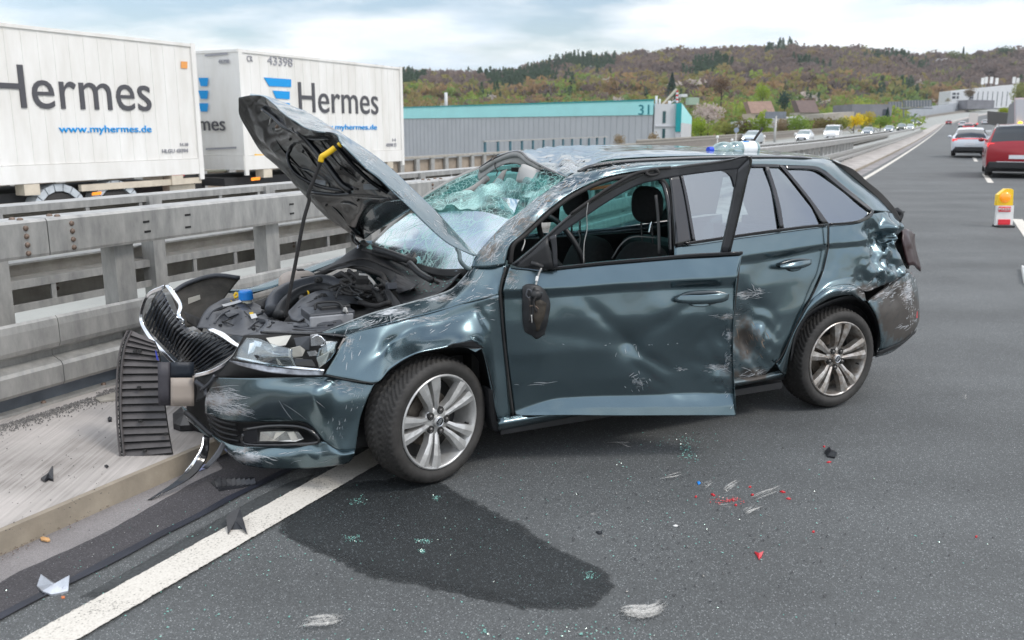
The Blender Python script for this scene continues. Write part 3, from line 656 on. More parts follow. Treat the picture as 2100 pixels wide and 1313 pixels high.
G1, G2, G3, YB, TAN, PK, BR, DK = (.30, .40, .05), (.22, .32, .06), (.27, .29, .08), (.75, .58, .03), (.36, .28, .18), (.58, .50, .46), (.25, .18, .14), (.05, .10, .085)
TR = [('flowering_tree', 1452, 236, 190, 70, 50, PK, 'pale pink blossoming tree just right of the teal hall corner'),
      ('shrub', 1438, 262, 175, 52, 44, G1, 'bright green bush right of the hall, under the pink blossom tree'),
      ('shrub', 1490, 266, 172, 60, 44, G3, 'olive green bush behind the small round traffic sign'),
      ('shrub', 1532, 262, 170, 42, 46, (.16, .13, .05), 'brownish olive bush between the round sign and the tall lamp post'),
      ('shrub', 1562, 256, 168, 44, 62, G1, 'tall bright yellow-green bush beside the lamp post'),
      ('shrub', 1600, 262, 168, 36, 44, TAN, 'tan bare-looking bush just right of the lamp post'),
      ('shrub', 1640, 260, 168, 60, 46, G2, 'green bush above the first white oncoming car'),
      ('shrub', 1690, 258, 172, 56, 40, (.17, .14, .06), 'brown-green bush above the white oncoming van'),
      ('shrub', 1728, 256, 172, 40, 34, G3, 'olive bush left of the yellow flowering bushes'),
      ('flowering_shrub', 1752, 246, 176, 46, 34, YB, 'left one of the two yellow flowering bushes'),
      ('flowering_shrub', 1778, 245, 182, 36, 36, (.45, .36, .03), 'right one of the two yellow flowering bushes, nearer the white pole'),
      ('shrub', 1806, 250, 186, 44, 26, G2, 'low green bush left of the grey noise barrier'),
      ('conifer', 1820, 234, 200, 16, 26, DK, 'small dark cone-shaped conifer beside the noise barrier'),
      ('tree', 1340, 292, 118, 34, 46, TAN, 'leafless tan shrub in front of the hall below the number'),
      ('tree', 1270, 290, 118, 30, 30, TAN, 'smaller leafless tan shrub in front of the hall wall'),
      ('conifer', 1378, 175, 420, 30, 46, DK, 'dark tall conifer behind the striped mast on the hall'),
      ('tree', 1945, 212, 500, 16, 22, (.30, .28, .2), 'pale blossoming tree left of the white apartment building'),
      ('tree', 1990, 190, 500, 26, 22, (.22, .17, .11), 'tan tree in front of the white apartment building'),
      ('tree', 1955, 122, 900, 46, 34, (.13, .16, .05), 'round olive tree on the skyline at the left of the hilltop meadow'),
      ('tree', 2062, 108, 900, 34, 30, (.05, .12, .05), 'dense green tree highest on the right skyline'),
      ('tree', 2010, 118, 905, 30, 24, (.13, .11, .09), 'bare brownish tree on the skyline between the two green ones'),
      ('conifer', 1975, 112, 905, 10, 28, DK, 'thin dark fir on the right skyline'),
      ('tree', 2092, 190, 500, 34, 44, G3, 'green tree right of the white apartment building'),
      ('tree', 1610, 205, 300, 34, 40, DK, 'dark blue-green tree above the bushes behind the lamp post'),
      ('tree', 1655, 215, 290, 40, 34, (.14, .10, .08), 'reddish brown bare tree behind the roofs above the white van'),
      ('tree', 1565, 190, 320, 40, 40, G1, 'yellow-green round tree on the lower slope'),
      ('tree', 1480, 175, 360, 46, 44, (.21, .14, .09), 'rust coloured tree on the slope above the green tank')]
for t in TR: tree(t[0], *t[1:7], t[7], 'shrub' if 'shrub' in t[0] else 'tree', 'shrubs below the road edge' if t[0] == 'shrub' else None, con='conifer' in t[0])

# ---------------------------------------------------------- hall "31"
def wallbox(pts, z0, z1, name, m, parent, label=None): return MB().prism([Vector((p.x, p.y, z0)) for p in pts], (0, 0, z1-z0)).build(name, m, parent, label=label)
hA, hB = wd(826-60, 224.2, 176), wd(1340, 207, 125); hz = 5.53
hd = (hB-hA); hd.z = 0; hd.normalize(); hn = Vector((-hd.y, hd.x, 0))
hall = empty('warehouse', Vector((hB.x, hB.y, -9.2)), 0, 'long grey hall with a pale teal band and the number 31', 'building')
def H(p): return p
hall.location = (0, 0, 0)
CLAD = mat('grey_cladding', (.50, .51, .54), .6, var=(.3, .06), bump=None); TEALL = mat('pale_teal_band', (.42, .86, .87), .6, var=(.3, .05)); TEALD = mat('dark_teal', (.0, .33, .36), .5, var=(.5, .1)); WHC = mat('white_cladding', (.62, .63, .65), .6, var=(.5, .05))
back = ray(1347, 207); back.z = 0; back = back.normalized()*38
wallbox([hA, hB, hB+back, hA+back], -9.2, 3.45, 'wall', CLAD, hall)
o_ = -hn*.15
wallbox([hA+o_, hB+o_+hd*.15, hB+back, hA+back], 3.45, hz-.18, 'band', TEALL, hall)
wallbox([hA+o_*1.6, hB+o_*1.6+hd*.25, hB+back, hA+back], hz-.18, hz, 'roof_edge', TEALD, hall)
x_ = 0
while x_ < (hB-hA).length: # vertical cladding seams
    q = hA + hd*x_ - hn*.02; MB().prism([q, q+hd*.09, q+hd*.09-hn*.03, q-hn*.03], (0, 0, 3.4)).v; x_ += 3.2
seam = MB(); x_ = 0
while x_ < (hB-hA).length:
    q = hA + hd*x_; seam.prism([Vector((a.x, a.y, -9)) for a in (q, q+hd*.12, q+hd*.12-hn*.05, q-hn*.05)], (0, 0, 12.4)); x_ += 1.15
seam.build('seam', mat('cladding_seam', (.46, .47, .50), .6), hall, kind='stuff')
def facetext(txt, u0, v0, u1, vt, pt, nrm, m, name, parent, cap=.72, off=.03, cond=False):
    """lettering lying on the vertical plane through pt with normal nrm, fitted between photo pixels"""
    a = pl(u0, v0, pt+nrm*off, nrm); b = pl(u1, v0, pt+nrm*off, nrm); t = pl(u0, vt, pt+nrm*off, nrm)
    dirx = (b-a); dirx.z = 0; W_ = dirx.length; dirx.normalize(); hh = abs(t.z-a.z)
    o = text(txt, 1.0, m, name, parent, Matrix.Identity(4), ext=.01); xs = [v.co.x for v in o.data.vertices]; ys = [v.co.y for v in o.data.vertices]
    sx = W_/(max(xs)-min(xs)); sy = hh/cap; x0 = min(xs)
    for v in o.data.vertices:
        p = a + dirx*((v.co.x-x0)*sx) + Vector((0, 0, 1))*(v.co.y*sy) + nrm*(v.co.z)
        v.co = p
    return o
facetext('31', 1309, 235.5, 1331, 214.5, hB, -hn, mat('sign_teal', (.0, .22, .28), .5), 'number', hall, off=.2)['kind'] = 'stuff'
# stair block right of the hall
def col4(u0, u1, D, dep=10):
    a, b = wd(u0, 260, D), wd(u1, 260, D); n_ = Vector((-(b-a).y, (b-a).x, 0)).normalized(); return a, b, n_
a, b, n_ = col4(1343, 1386, 124); wallbox([a, b, b+n_*12, a+n_*12], -9.2, 4.9, 'stair_block', WHC, hall)
for z in (2.0, -.9):
    wallbox([a-n_*.15, b-n_*.15, b, a], z-.15, z, 'floor_band', CLAD, hall)
for z in (2.35, .0):
    q = a + (b-a)*.36; r2 = a + (b-a)*.5; wallbox([q-n_*.06, r2-n_*.06, r2, q], z, z+1.6, 'window', mat('far_window', (.03, .09, .10), .2, var=(.4, .2)), hall)
a, b, n_ = col4(1386, 1396, 123.5); wallbox([a, b, b+n_*12, a+n_*12], 1.2, 5.0, 'pillar', TEALD, hall); wallbox([a+n_*.1, b+n_*.1, b+n_*12, a+n_*12], -9.2, 1.2, 'pillar_foot', CLAD, hall)
a = wd(1396.5, 262, 124); b = wd(1418, 262, 160); wallbox([a, b, b+Vector((-6, 6, 0)), a+Vector((-2, 6, 0))], -9.2, 2.4, 'side_wall', WHC, hall)
mb = MB(); A4 = [Vector((a.x, a.y, 2.4)), Vector((b.x, b.y, 2.4)), Vector((b.x, b.y, 3.6)), Vector((a.x, a.y, 5.0))]; mb.prism(A4, Vector((-.5, .5, 0))).build('side_band', TEALL, hall)
for u, v0, v1, w_ in ((1346, 218, 197, 5), (1353, 218, 203, 4), (1373, 218, 207, 6)):
    p0, p1 = wd(u, v0, 128), wd(u, v1, 128); MB().tube([p0, p1], w_*.5*128/FOC, 10).build('vent_pipe', WHC, hall, smooth=True)
mast = empty('mast', (0, 0, 0), 0, 'red and white banded mast with a slanting boom on the hall roof', 'mast')
for k in range(8):
    p0, p1 = wd(1388.5, 219-k*4.2, 126), wd(1388.5, 219-(k+1)*4.2, 126); MB().tube([p0, p1], .18, 8).build('mast_section', RED if k % 2 else WHC, mast)
MB().tube([wd(1358, 215, 126), wd(1388, 183, 126)], [.12, .2], 8).build('boom', mat('cream_steel', (.5, .47, .38), .5), mast)
MB().tube([wd(1374, 212, 126), wd(1388, 204, 126)], .08, 6).build('strut', WHC, mast)

# ---------------------------------------------------------- swap-body lorry
WH = mat('container_white', (.70, .68, .64), .42, var=(1.6, .05), col2=(.85, .84, .82), stretch=(1.5, 1.5, .35)); TYRE = RUBBER
PRB = mat('print_dark_grey', (.075, .075, .085), .5); PRC = mat('print_blue', (.0, .30, .72), .5); PRL = mat('print_grey', (.33, .33, .36), .6)
ORM = mat('glowing_amber', (.85, .42, .02), .4, emit=((1, .5, .03), .25)); CRM = mat('cream_steel2', (.62, .55, .45), .5, var=(2, .2)); CHB = mat('chassis', (.03, .03, .032), .7, var=(1, .3))
def container(s0, s1, z0, z1, label, textspec):
    t = empty('swap_body_container', (0, 0, 0), 0, label, 'container')
    a, b, c, d = rd(s0, 12), rd(s1, 12), rd(s1, 14.5), rd(s0, 14.5)
    bz = rise(s0)
    wallbox([a, b, c, d], z0+.32, z1-.06, 'body', WH, t)
    wallbox([a-RN*.03-RD*.02, b-RN*.03+RD*.02, c+RN*.02+RD*.02, d+RN*.02-RD*.02], z1-.06, z1, 'roof_rail', WH, t)
    wallbox([a-RN*.03-RD*.02, b-RN*.03+RD*.02, c+RN*.02+RD*.02, d+RN*.02-RD*.02], z0, z0+.315, 'base_rail', WH, t)
    for q, dd in ((a, 1), (b, -1)):
        wallbox([q-RN*.045, q+RD*dd*.12-RN*.045, q+RD*dd*.12, q], z0-.12, z1+.01, 'corner_post', WH, t)
    mb = MB(); s = s0+.4; i = 0      # shallow side-panel ribs
    while s < s1-.3:
        mb.prism([rd(s, 12, z0+.34)-Vector((0, 0, rise(s))), rd(s+.04, 12, z0+.34)-Vector((0, 0, rise(s))), rd(s+.04, 11.993, z0+.34)-Vector((0, 0, rise(s))), rd(s, 11.993, z0+.34)-Vector((0, 0, rise(s)))], (0, 0, z1-z0-.42)); s += .31
    mb.build('panel_rib', WH, t, kind='stuff')
    for q in (s0+.6, (s0+s1)/2-.5, s1-.9): 
        wallbox([rd(q, 11.96), rd(q+.3, 11.96), rd(q+.3, 12.2), rd(q, 12.2)], z0-.2, z0-.01, 'corner_foot', CRM, t)
    return t
zb_, zt_ = .62, 3.29
c1 = container(5.5, 12.95, zb_, zt_, 'front white container nearer the left edge with large dark lettering', None)
c2 = container(14.22, 20.9, zb_+.02, zt_, 'rear white container with blue stripes beside its lettering, behind the raised bonnet', None)
PT = rd(8, 12); PT.z = 0
facetext('Hermes', -14, 220, 311, 124, PT, -RN, PRB, 'lettering', c1, off=.012)
facetext('www.myhermes.de', 122, 272, 311, 256, PT, -RN, PRC, 'web_address', c1, off=.012)
facetext('Hermes', 614, 230, 776, 165, PT, -RN, PRB, 'lettering', c2, off=.012)
facetext('www.myhermes.de', 645, 266, 773, 254, PT, -RN, PRC, 'web_address', c2, off=.012)
facetext('43398', 549, 132, 600, 114, PT, -RN, PRL, 'number', c2, off=.012)
facetext('CR', 507, 126, 518, 113, PT, -RN, PRL, 'small_mark', c2, off=.012)
facetext('14.10', 370, 300, 386, 293, PT, -RN, PRL, 'small_mark', c1, off=.012); facetext('HLGU 43394', 333, 314, 386, 306, PT, -RN, PRL, 'small_mark', c1, off=.012)
facetext('14', 805, 290, 812, 284, PT, -RN, PRL, 'small_mark', c2, off=.012); facetext('43398 22', 792, 301, 813, 294, PT, -RN, PRL, 'small_mark', c2, off=.012)
def quadmark(name, m, px, parent, pt=PT, nrm=-RN, off=.012):
    return MB().prism([pl(u, v, pt+nrm*off, nrm) for u, v in px], nrm*.006).build(name, m, parent)
for p in ([(541, 159), (597, 163), (597, 179), (552, 177)], [(559, 186), (594, 188), (594, 204), (566, 202)], [(572, 210), (594, 212), (594, 228), (578, 226)]):
    quadmark('blue_stripe', PRC, p, c2)
for p in ([(320, 341), (348, 340), (348, 351), (320, 352)],): quadmark('amber_reflector', ORM, p, c1)  # reflector drawn with a faint glow of its own in the material
for p in ([(522, 316), (541, 317), (541, 327), (522, 327)], [(776, 317), (794, 318), (794, 323), (776, 323)]): quadmark('amber_reflector', mat('amber_flat', (.85, .50, .02), .4), p, c2)
quadmark('red_reflector', mat('red_flat', (.55, .08, .1), .5), [(352, 352), (378, 350), (378, 361), (352, 362)], c1)
quadmark('orange_mark', mat('orange_flat', (.8, .35, .1), .5), [(371, 126), (384, 127), (384, 141), (371, 140)], c1)
# rear lettering on the end face of the second body
PE = rd(14.2, 12); PE.z = 0
facetext('Hermes', 355, 268, 462, 238, PE, -RD, PRB, 'lettering', c2, off=.012)
for v in (160, 186, 212): quadmark('blue_stripe', PRC, [(407, v), (427, v), (425, v+17), (412, v+17)], c2, PE, -RD)
facetext('43398', 448, 131, 470, 122, PE, -RD, PRL, 'small_mark', c2, off=.012)
quadmark('dark_strip', PRL, [(420, 112), (466, 108), (466, 112), (420, 116)], c2, PE, -RD)
quadmark('dark_strip', PRL, [(422, 304), (485, 301), (485, 305), (422, 308)], c2, PE, -RD)
ch = empty('lorry_chassis', (0, 0, 0), 0, 'dark lorry and trailer chassis with grey wheel arches under the white containers', 'lorry')
def rbox(name, s0, s1, n0, n1, z0, z1, m, parent): return wallbox([rd(s0, n0), rd(s1, n0), rd(s1, n1), rd(s0, n1)], z0, z1, name, m, parent)
rbox('frame', 5.5, 12.9, 12.3, 14.2, .28, .45, CHB, ch); rbox('frame', 13.9, 20.8, 12.3, 14.2, .28, .46, CHB, ch); rbox('drawbar', 12.9, 14.0, 13.0, 13.4, .2, .4, CHB, ch)
rbox('side_rail', 9.9, 12.9, 12.0, 12.08, .42, .54, CRM, ch); rbox('box', 5.6, 6.9, 12.1, 13.2, -.2, .4, mat('grey_box', (.06, .06, .06), .6), ch); rbox('box', 12.1, 12.8, 12.1, 13, .0, .4, CRM, ch)
for u, v in ((125, 440), (240, 432), (640, 400), (700, 395)):
    s_, z_ = vert(u, v, 12.05); c_ = rd(s_, 12.05); c_.z = .01
    M = Matrix.Translation(c_) @ RN.to_track_quat('Y', 'Z').to_matrix().to_4x4()
    w_ = MB().lathe([(.0, -.02), (.24, -.02), (.26, .0), (.41, .0), (.43, .05), (.43, .30), (.3, .32)], 32, M).build('wheel', TYRE, ch, smooth=True)
    MB().lathe([(0, -.05), (.09, -.05), (.11, -.02), (.27, .01)], 24, M).build('rim', mat('steel_rim', (.12, .12, .12), .6, .4), w_, smooth=True)
    mg = MB()
    for k in range(9):
        a0, a1 = math.pi*k/9+.02, math.pi*(k+1)/9-.02; q = []
        for r_ in (.445, .575):
            for a_ in (a0, a1): q.append(M @ Vector((r_*math.cos(a_), -.02, r_*math.sin(a_))))
        mg.prism([q[0], q[1], q[3], q[2]], RN*.35)
    mg.build('mudguard', mat('grey_mudguard', (.50, .54, .58), .5, var=(5, .2)), ch)
s_, z_ = vert(318, 395, 12.1); rbox('red_cylinder', s_-.35, s_+.3, 12.1, 12.6, .02, .26, RED, ch)
quadmark('side_marker', mat('lamp_orange', (.9, .3, .02), .4, emit=((1, .25, .02), .6)), [(515, 365), (533, 363), (533, 369), (515, 371)], ch)
quadmark('side_marker', mat('lamp_orange', (.9, .3, .02), .4), [(189, 395), (208, 393), (207, 399), (188, 401)], ch)

# ---------------------------------------------------------- background buildings
WB = mat('white_render', (.72, .73, .75), .7, var=(.1, .05)); GB = mat('grey_wall', (.20, .20, .22), .7, var=(.3, .2)); WIN = mat('dark_window', (.05, .06, .08), .25, var=(.5, .3))
def bld(name, px, D, z0v, label, m=WB, dep=18, wins=(), roof=None, cat='building', Dr=None):
    """px=(u0,u1,vtop0,vtop1); facade between u0 and u1"""
    u0, u1, v0, v1 = px; a, b = wd(u0, v0, D), wd(u1, v1, Dr or D); zz0 = wd(u0, z0v, D).z
    t = empty(name, Vector((a.x, a.y, zz0)), 0, label, cat); o = Vector((a.x, a.y, 0)); dr = (b-a); dr.z = 0; n_ = Vector((-dr.y, dr.x, 0)).normalized()*dep
    mb = MB(); P = [Vector((0, 0, 0)), Vector((0, 0, a.z-zz0)), Vector((dr.x, dr.y, b.z-zz0)), Vector((dr.x, dr.y, 0))]; mb.prism(P, n_).build('wall', m, t)
    if roof: mb = MB().prism([P[1]-n_.normalized()*.3, P[2]-n_.normalized()*.3, P[2]+Vector((0, 0, roof[1]))+n_*.5, P[1]+Vector((0, 0, roof[1]))+n_*.5], n_*.5).build('roof', roof[0], t)
    for (fx0, fx1, fz0, fz1) in wins:
        hh = a.z-zz0; q0 = dr*fx0; q1 = dr*fx1; nn = n_.normalized()*-.12
        MB().prism([q0+Vector((0, 0, hh*fz0)), q1+Vector((0, 0, hh*fz0)), q1+Vector((0, 0, hh*fz1)), q0+Vector((0, 0, hh*fz1))], nn).build('window', WIN, t)
    return t
wg = [(.03+.0, .08, .55, .7), (.03, .08, .78, .9), (.13-.03, .13, .55, .7), (.10, .13, .78, .9)] + [(.30, .325, z, z+.12) for z in (.4, .55, .7, .84)] + [(.33, .355, z, z+.12) for z in (.4, .55, .7, .84)]
wgrid = [(.42+.075*i, .42+.075*i+.008, .1, .97) for i in range(7)]
bld('apartment_building', (1950, 2085, 187, 173), 520, 222, 'long white apartment building on the right below the wooded slope', WB, 14, wg+wgrid)
bld('building', (1947, 2000, 208, 207), 470, 226, 'low white flat building in front of the apartment building', WB, 12, [(.1, .3, .3, .6), (.5, .9, .6, .8)])
bld('building', (1985, 2040, 205, 206), 460, 224, 'low dark grey roofed shed right of the low white building', GB, 12)
for k, (u, v) in enumerate(((2014, 160), (2021, 158), (2032, 158), (2043, 160), (2078, 158), (2086, 160))):
    t = empty('antenna', wd(u, 178, 525), 0, ['leftmost antenna on the apartment roof', 'second antenna from the left on the apartment roof', 'third antenna from the left on the apartment roof', 'fourth antenna from the left on the apartment roof', 'left antenna of the right pair on the apartment roof', 'rightmost antenna on the apartment roof'][k], 'antenna')
    h_ = wd(u, v, 525).z - wd(u, 178, 525).z; MB().tube([(0, 0, -2), (0, 0, h_)], .2, 6).build('pole', GALV, t); MB().box(-.7, .7, -.4, .4, h_-3.6, h_).build('panel', WHITEP, t)
bld('building', (1748, 1830, 214, 214), 235, 240, 'dark low building behind the yellow bushes', GB, 14, [(.78, .9, .1, .6)])
bld('building', (1690, 1752, 234, 229), 215, 246, 'flat pale roofed shed behind the yellow bushes', mat('tan_wall', (.42, .38, .33), .8, var=(.4, .2)), 14)
bld('house', (1540, 1590, 233, 232), 240, 245, 'house with a pink tiled roof left of the dark tree', mat('cream_wall', (.5, .42, .33), .8), 9, [(.2, .35, .3, .7)], roof=(mat('tile_roof', (.26, .17, .13), .8, var=(1, .2)), 3.2))
bld('house', (1640, 1680, 231, 231), 250, 246, 'brown roofed house above the white van', mat('tan_wall', (.42, .38, .33), .8), 9, [], roof=(mat('brown_roof', (.14, .10, .09), .8, var=(1, .2)), 3.4))
bld('building', (1520, 1650, 250, 238), 205, 262, 'pale metal roofed shed behind the bushes and the lamp post', mat('pale_roof', (.48, .49, .50), .6), 10)
bld('tank', (1413, 1434, 200, 200), 330, 215, 'pale green boxy tank on the slope right of the mast', mat('pale_green', (.36, .48, .38), .7), 6)
bld('house', (1925, 1948, 113+7, 120), 890, 128, 'white house on the meadow at the top of the hill', WB, 12)
bld('house', (1398, 1410, 193, 193), 340, 199, 'small white house on the slope left of the green tank', WB, 6)
# hilltop meadow
mb = MB(); q = [wd(u, v, 860) for u, v in ((1920, 138), (1990, 132), (2010, 146), (1930, 150))]; mb.add(q, [(0, 1, 2, 3)]).build('meadow', mat('meadow_green', (.12, .20, .05), .9, var=(.05, .2)), kind='structure')
for (u, v0, v1) in ((1077, 160, 128), (1366, 118, 102), (1340, 118, 110)):
    t = empty('radio_mast', wd(u, v0, 940), 0, {1077: 'thin radio mast on the skyline left of the hall', 1366: 'radio mast on the skyline above the hall corner', 1340: 'shorter radio mast on the skyline above the number'}[u], 'mast')
    h_ = wd(u, v1, 940).z - wd(u, v0, 940).z; MB().tube([(0, 0, -4), (0, 0, h_)], [.6, .25], 6).build('pole', GALVD, t)
t = empty('chimney', wd(915, 222, 260), 0, 'slim white chimney standing above the hall roof at the left', 'chimney'); h_ = wd(915, 190, 260).z - wd(915, 222, 260).z
MB().tube([(0, 0, -2), (0, 0, h_)], .45, 10).build('shaft', WHC, t, smooth=True)
# noise barrier and gantry on the far bend
nb_ = empty('noise_barrier', (0, 0, 0), 0, 'long grey noise barrier curving up along the far bend', 'noise barrier')
pts = [(1828, 247, 236, 370), (1862, 240, 226, 395), (1900, 234, 219, 420), (1940, 229, 214, 450), (1985, 224, 210, 485), (2030, 218, 205, 525), (2075, 212, 200, 565)]
nbm = mat('grey_barrier', (.36, .39, .43), .6, var=(.4, .1))
for k, (p, q) in enumerate(zip(pts, pts[1:])):
    a0, a1, b0, b1 = wd(p[0], p[1]+3, p[3]), wd(p[0], p[2], p[3]), wd(q[0], q[1]+3, q[3]), wd(q[0], q[2], q[3])
    MB().prism([a0, b0, b1, a1], (0, .5, 0)).build('panel', nbm, nb_)
emb = MB(); v_ = []
for p in pts: v_ += [wd(p[0], p[1]+2, p[3]), wd(p[0]+10, p[1]+24, p[3]-40)]
gn = empty('sign_gantry', (0, 0, 0), 0, 'overhead sign gantry with two wide grey panels seen from behind', 'gantry')
gm = mat('gantry_grey', (.17, .19, .22), .6, var=(2, .2))
D = 330
for (u0, u1, v0, v1) in ((1822, 1850, 209, 221), (1856, 1911, 206, 220)):
    MB().prism([wd(u0, v1, D), wd(u1, v1-1, D), wd(u1, v0-1, D), wd(u0, v0, D)], (0, .4, 0)).build('sign_panel', gm, gn)
    u = u0+3
    while u < u1: MB().prism([wd(u, v1, D-.2), wd(u+1, v1, D-.2), wd(u+1, v0, D-.2), wd(u, v0, D-.2)], (0, .15, 0)).build('rib', GALV, gn); u += 6
MB().tube([wd(1793, 223, D), wd(1912, 222, D)], .3, 6).build('beam', gm, gn)
MB().tube([wd(1794, 262, D), wd(1794, 222, D)], .35, 6).build('column', WHITEP, gn); MB().tube([wd(1853, 250, D), wd(1853, 205, D)], .25, 6).build('column', gm, gn)
wl_ = empty('noise_barrier', (0, 0, 0), 0, 'dark wooden noise barrier beside the grey lorry on the right', 'noise barrier')
MB().prism([wd(2028, 255, 150), wd(2072, 262, 105), wd(2072, 232, 105), wd(2028, 228, 150)], (0, .5, 0)).build('panel', mat('dark_timber', (.07, .065, .06), .8, var=(1, .3)), wl_)
tree('shrub', 2060, 228, 125, 26, 18, (.30, .36, .03), 'yellow-green bush on top of the dark noise barrier', 'shrub')
# posts and signs beyond the oncoming lanes
def post(name, u, v0, v1, D, r_, m, label, cat):
    t = empty(name, wd(u, v0, D), 0, label, cat); h_ = wd(u, v1, D).z - wd(u, v0, D).z
    MB().tube([(0, 0, -3), (0, 0, h_)], r_, 8).build('pole', m, t, smooth=True); return t, h_
t, h_ = post('road_sign', 1509, 285, 270, 62, .05, GALV, 'small round traffic sign on a thin pole behind the bottle', 'sign'); MB().lathe([(0, 0), (.17, 0), (.17, .02), (0, .02)], 24, Matrix.Translation((0, -.06, h_+.1))).build('sign_disc', mat('sign_grey_blue', (.25, .3, .38), .5), t)
t, h_ = post('sign_post', 1589, 278, 238, 110, .14, GALV, 'tall grey sign post with a crossbar above the bushes', 'sign'); MB().box(-1.3, 1.2, -.1, .1, h_-.3, h_+.5).build('sign_back', gm, t)
for u, v in ((1471, 282), (1501, 288), (1567, 281), (1631, 276)):
    t, h_ = post('marker_post', u, v+8, v+1, 70, .05, GALV, {1471: 'round lamp marker left of the bottle cap', 1501: 'round lamp marker above the bottle neck', 1567: 'round lamp marker right of the aerial', 1631: 'round lamp marker above the first white oncoming car'}[u], 'marker')
    MB().ball((0, 0, h_+.06), .11, .11, .11).build('head', WHITEP, t, smooth=True)

# ---------------------------------------------------------- traffic
GLD = mat('dark_car_glass', (.015, .02, .025), .08, coat=1); GLL = mat('windscreen_glass', (.12, .17, .18), .08, coat=1)
HLON = mat('lit_headlight', (1, 1, .95), .3, emit=((1, .98, .9), 6)); TLON = mat('lit_tail_light', (.9, .05, .05), .3, emit=((1, .05, .06), .5)); AMB = mat('lit_indicator', (1, .5, .05), .3, emit=((1, .45, .02), 2.2)); PLT = mat('number_plate_white', (.75, .76, .8), .5)
KINDS = {  # x from front to rear: (x, half width, z bottom, z belt, z top, half width at top)
 'hatch': [(0, .55, .35, .55, .58, .5), (.12, .80, .22, .66, .72, .7), (.9, .88, .2, .84, .92, .76), (1.25, .89, .2, .90, .98, .74), (2.0, .90, .2, .93, 1.38, .60), (2.6, .90, .2, .94, 1.46, .60), (3.4, .89, .2, .95, 1.43, .60), (3.95, .88, .25, .97, 1.22, .62), (4.25, .84, .28, .92, 1.02, .72), (4.35, .74, .4, .7, .78, .66)],
 'suv': [(0, .6, .4, .7, .75, .55), (.12, .86, .28, .85, .95, .78), (.9, .92, .26, 1.02, 1.10, .8), (1.2, .93, .26, 1.06, 1.15, .78), (1.9, .93, .26, 1.10, 1.55, .66), (2.6, .93, .26, 1.11, 1.66, .66), (3.6, .92, .26, 1.12, 1.64, .68), (4.12, .92, .3, 1.14, 1.58, .70), (4.34, .91, .3, 1.1, 1.20, .80), (4.42, .88, .42, .88, 1.02, .80)],
 'van': [(0, .65, .4, .75, .8, .6), (.12, .92, .3, .95, 1.05, .85), (.7, .97, .28, 1.12, 1.22, .86), (.95, .98, .28, 1.16, 1.30, .86), (1.5, .98, .28, 1.2, 1.85, .80), (2.2, .98, .28, 1.2, 1.97, .80), (3.6, .98, .28, 1.2, 1.97, .80), (4.6, .98, .3, 1.2, 1.94, .80), (4.85, .96, .3, 1.2, 1.5, .84), (4.92, .92, .42, .95, 1.0, .84)]}
WIND = {'hatch': ((3, 4), (6, 8)), 'suv': ((3, 4), (6, 8)), 'van': ((3, 4), (7, 8))}
CP = {}
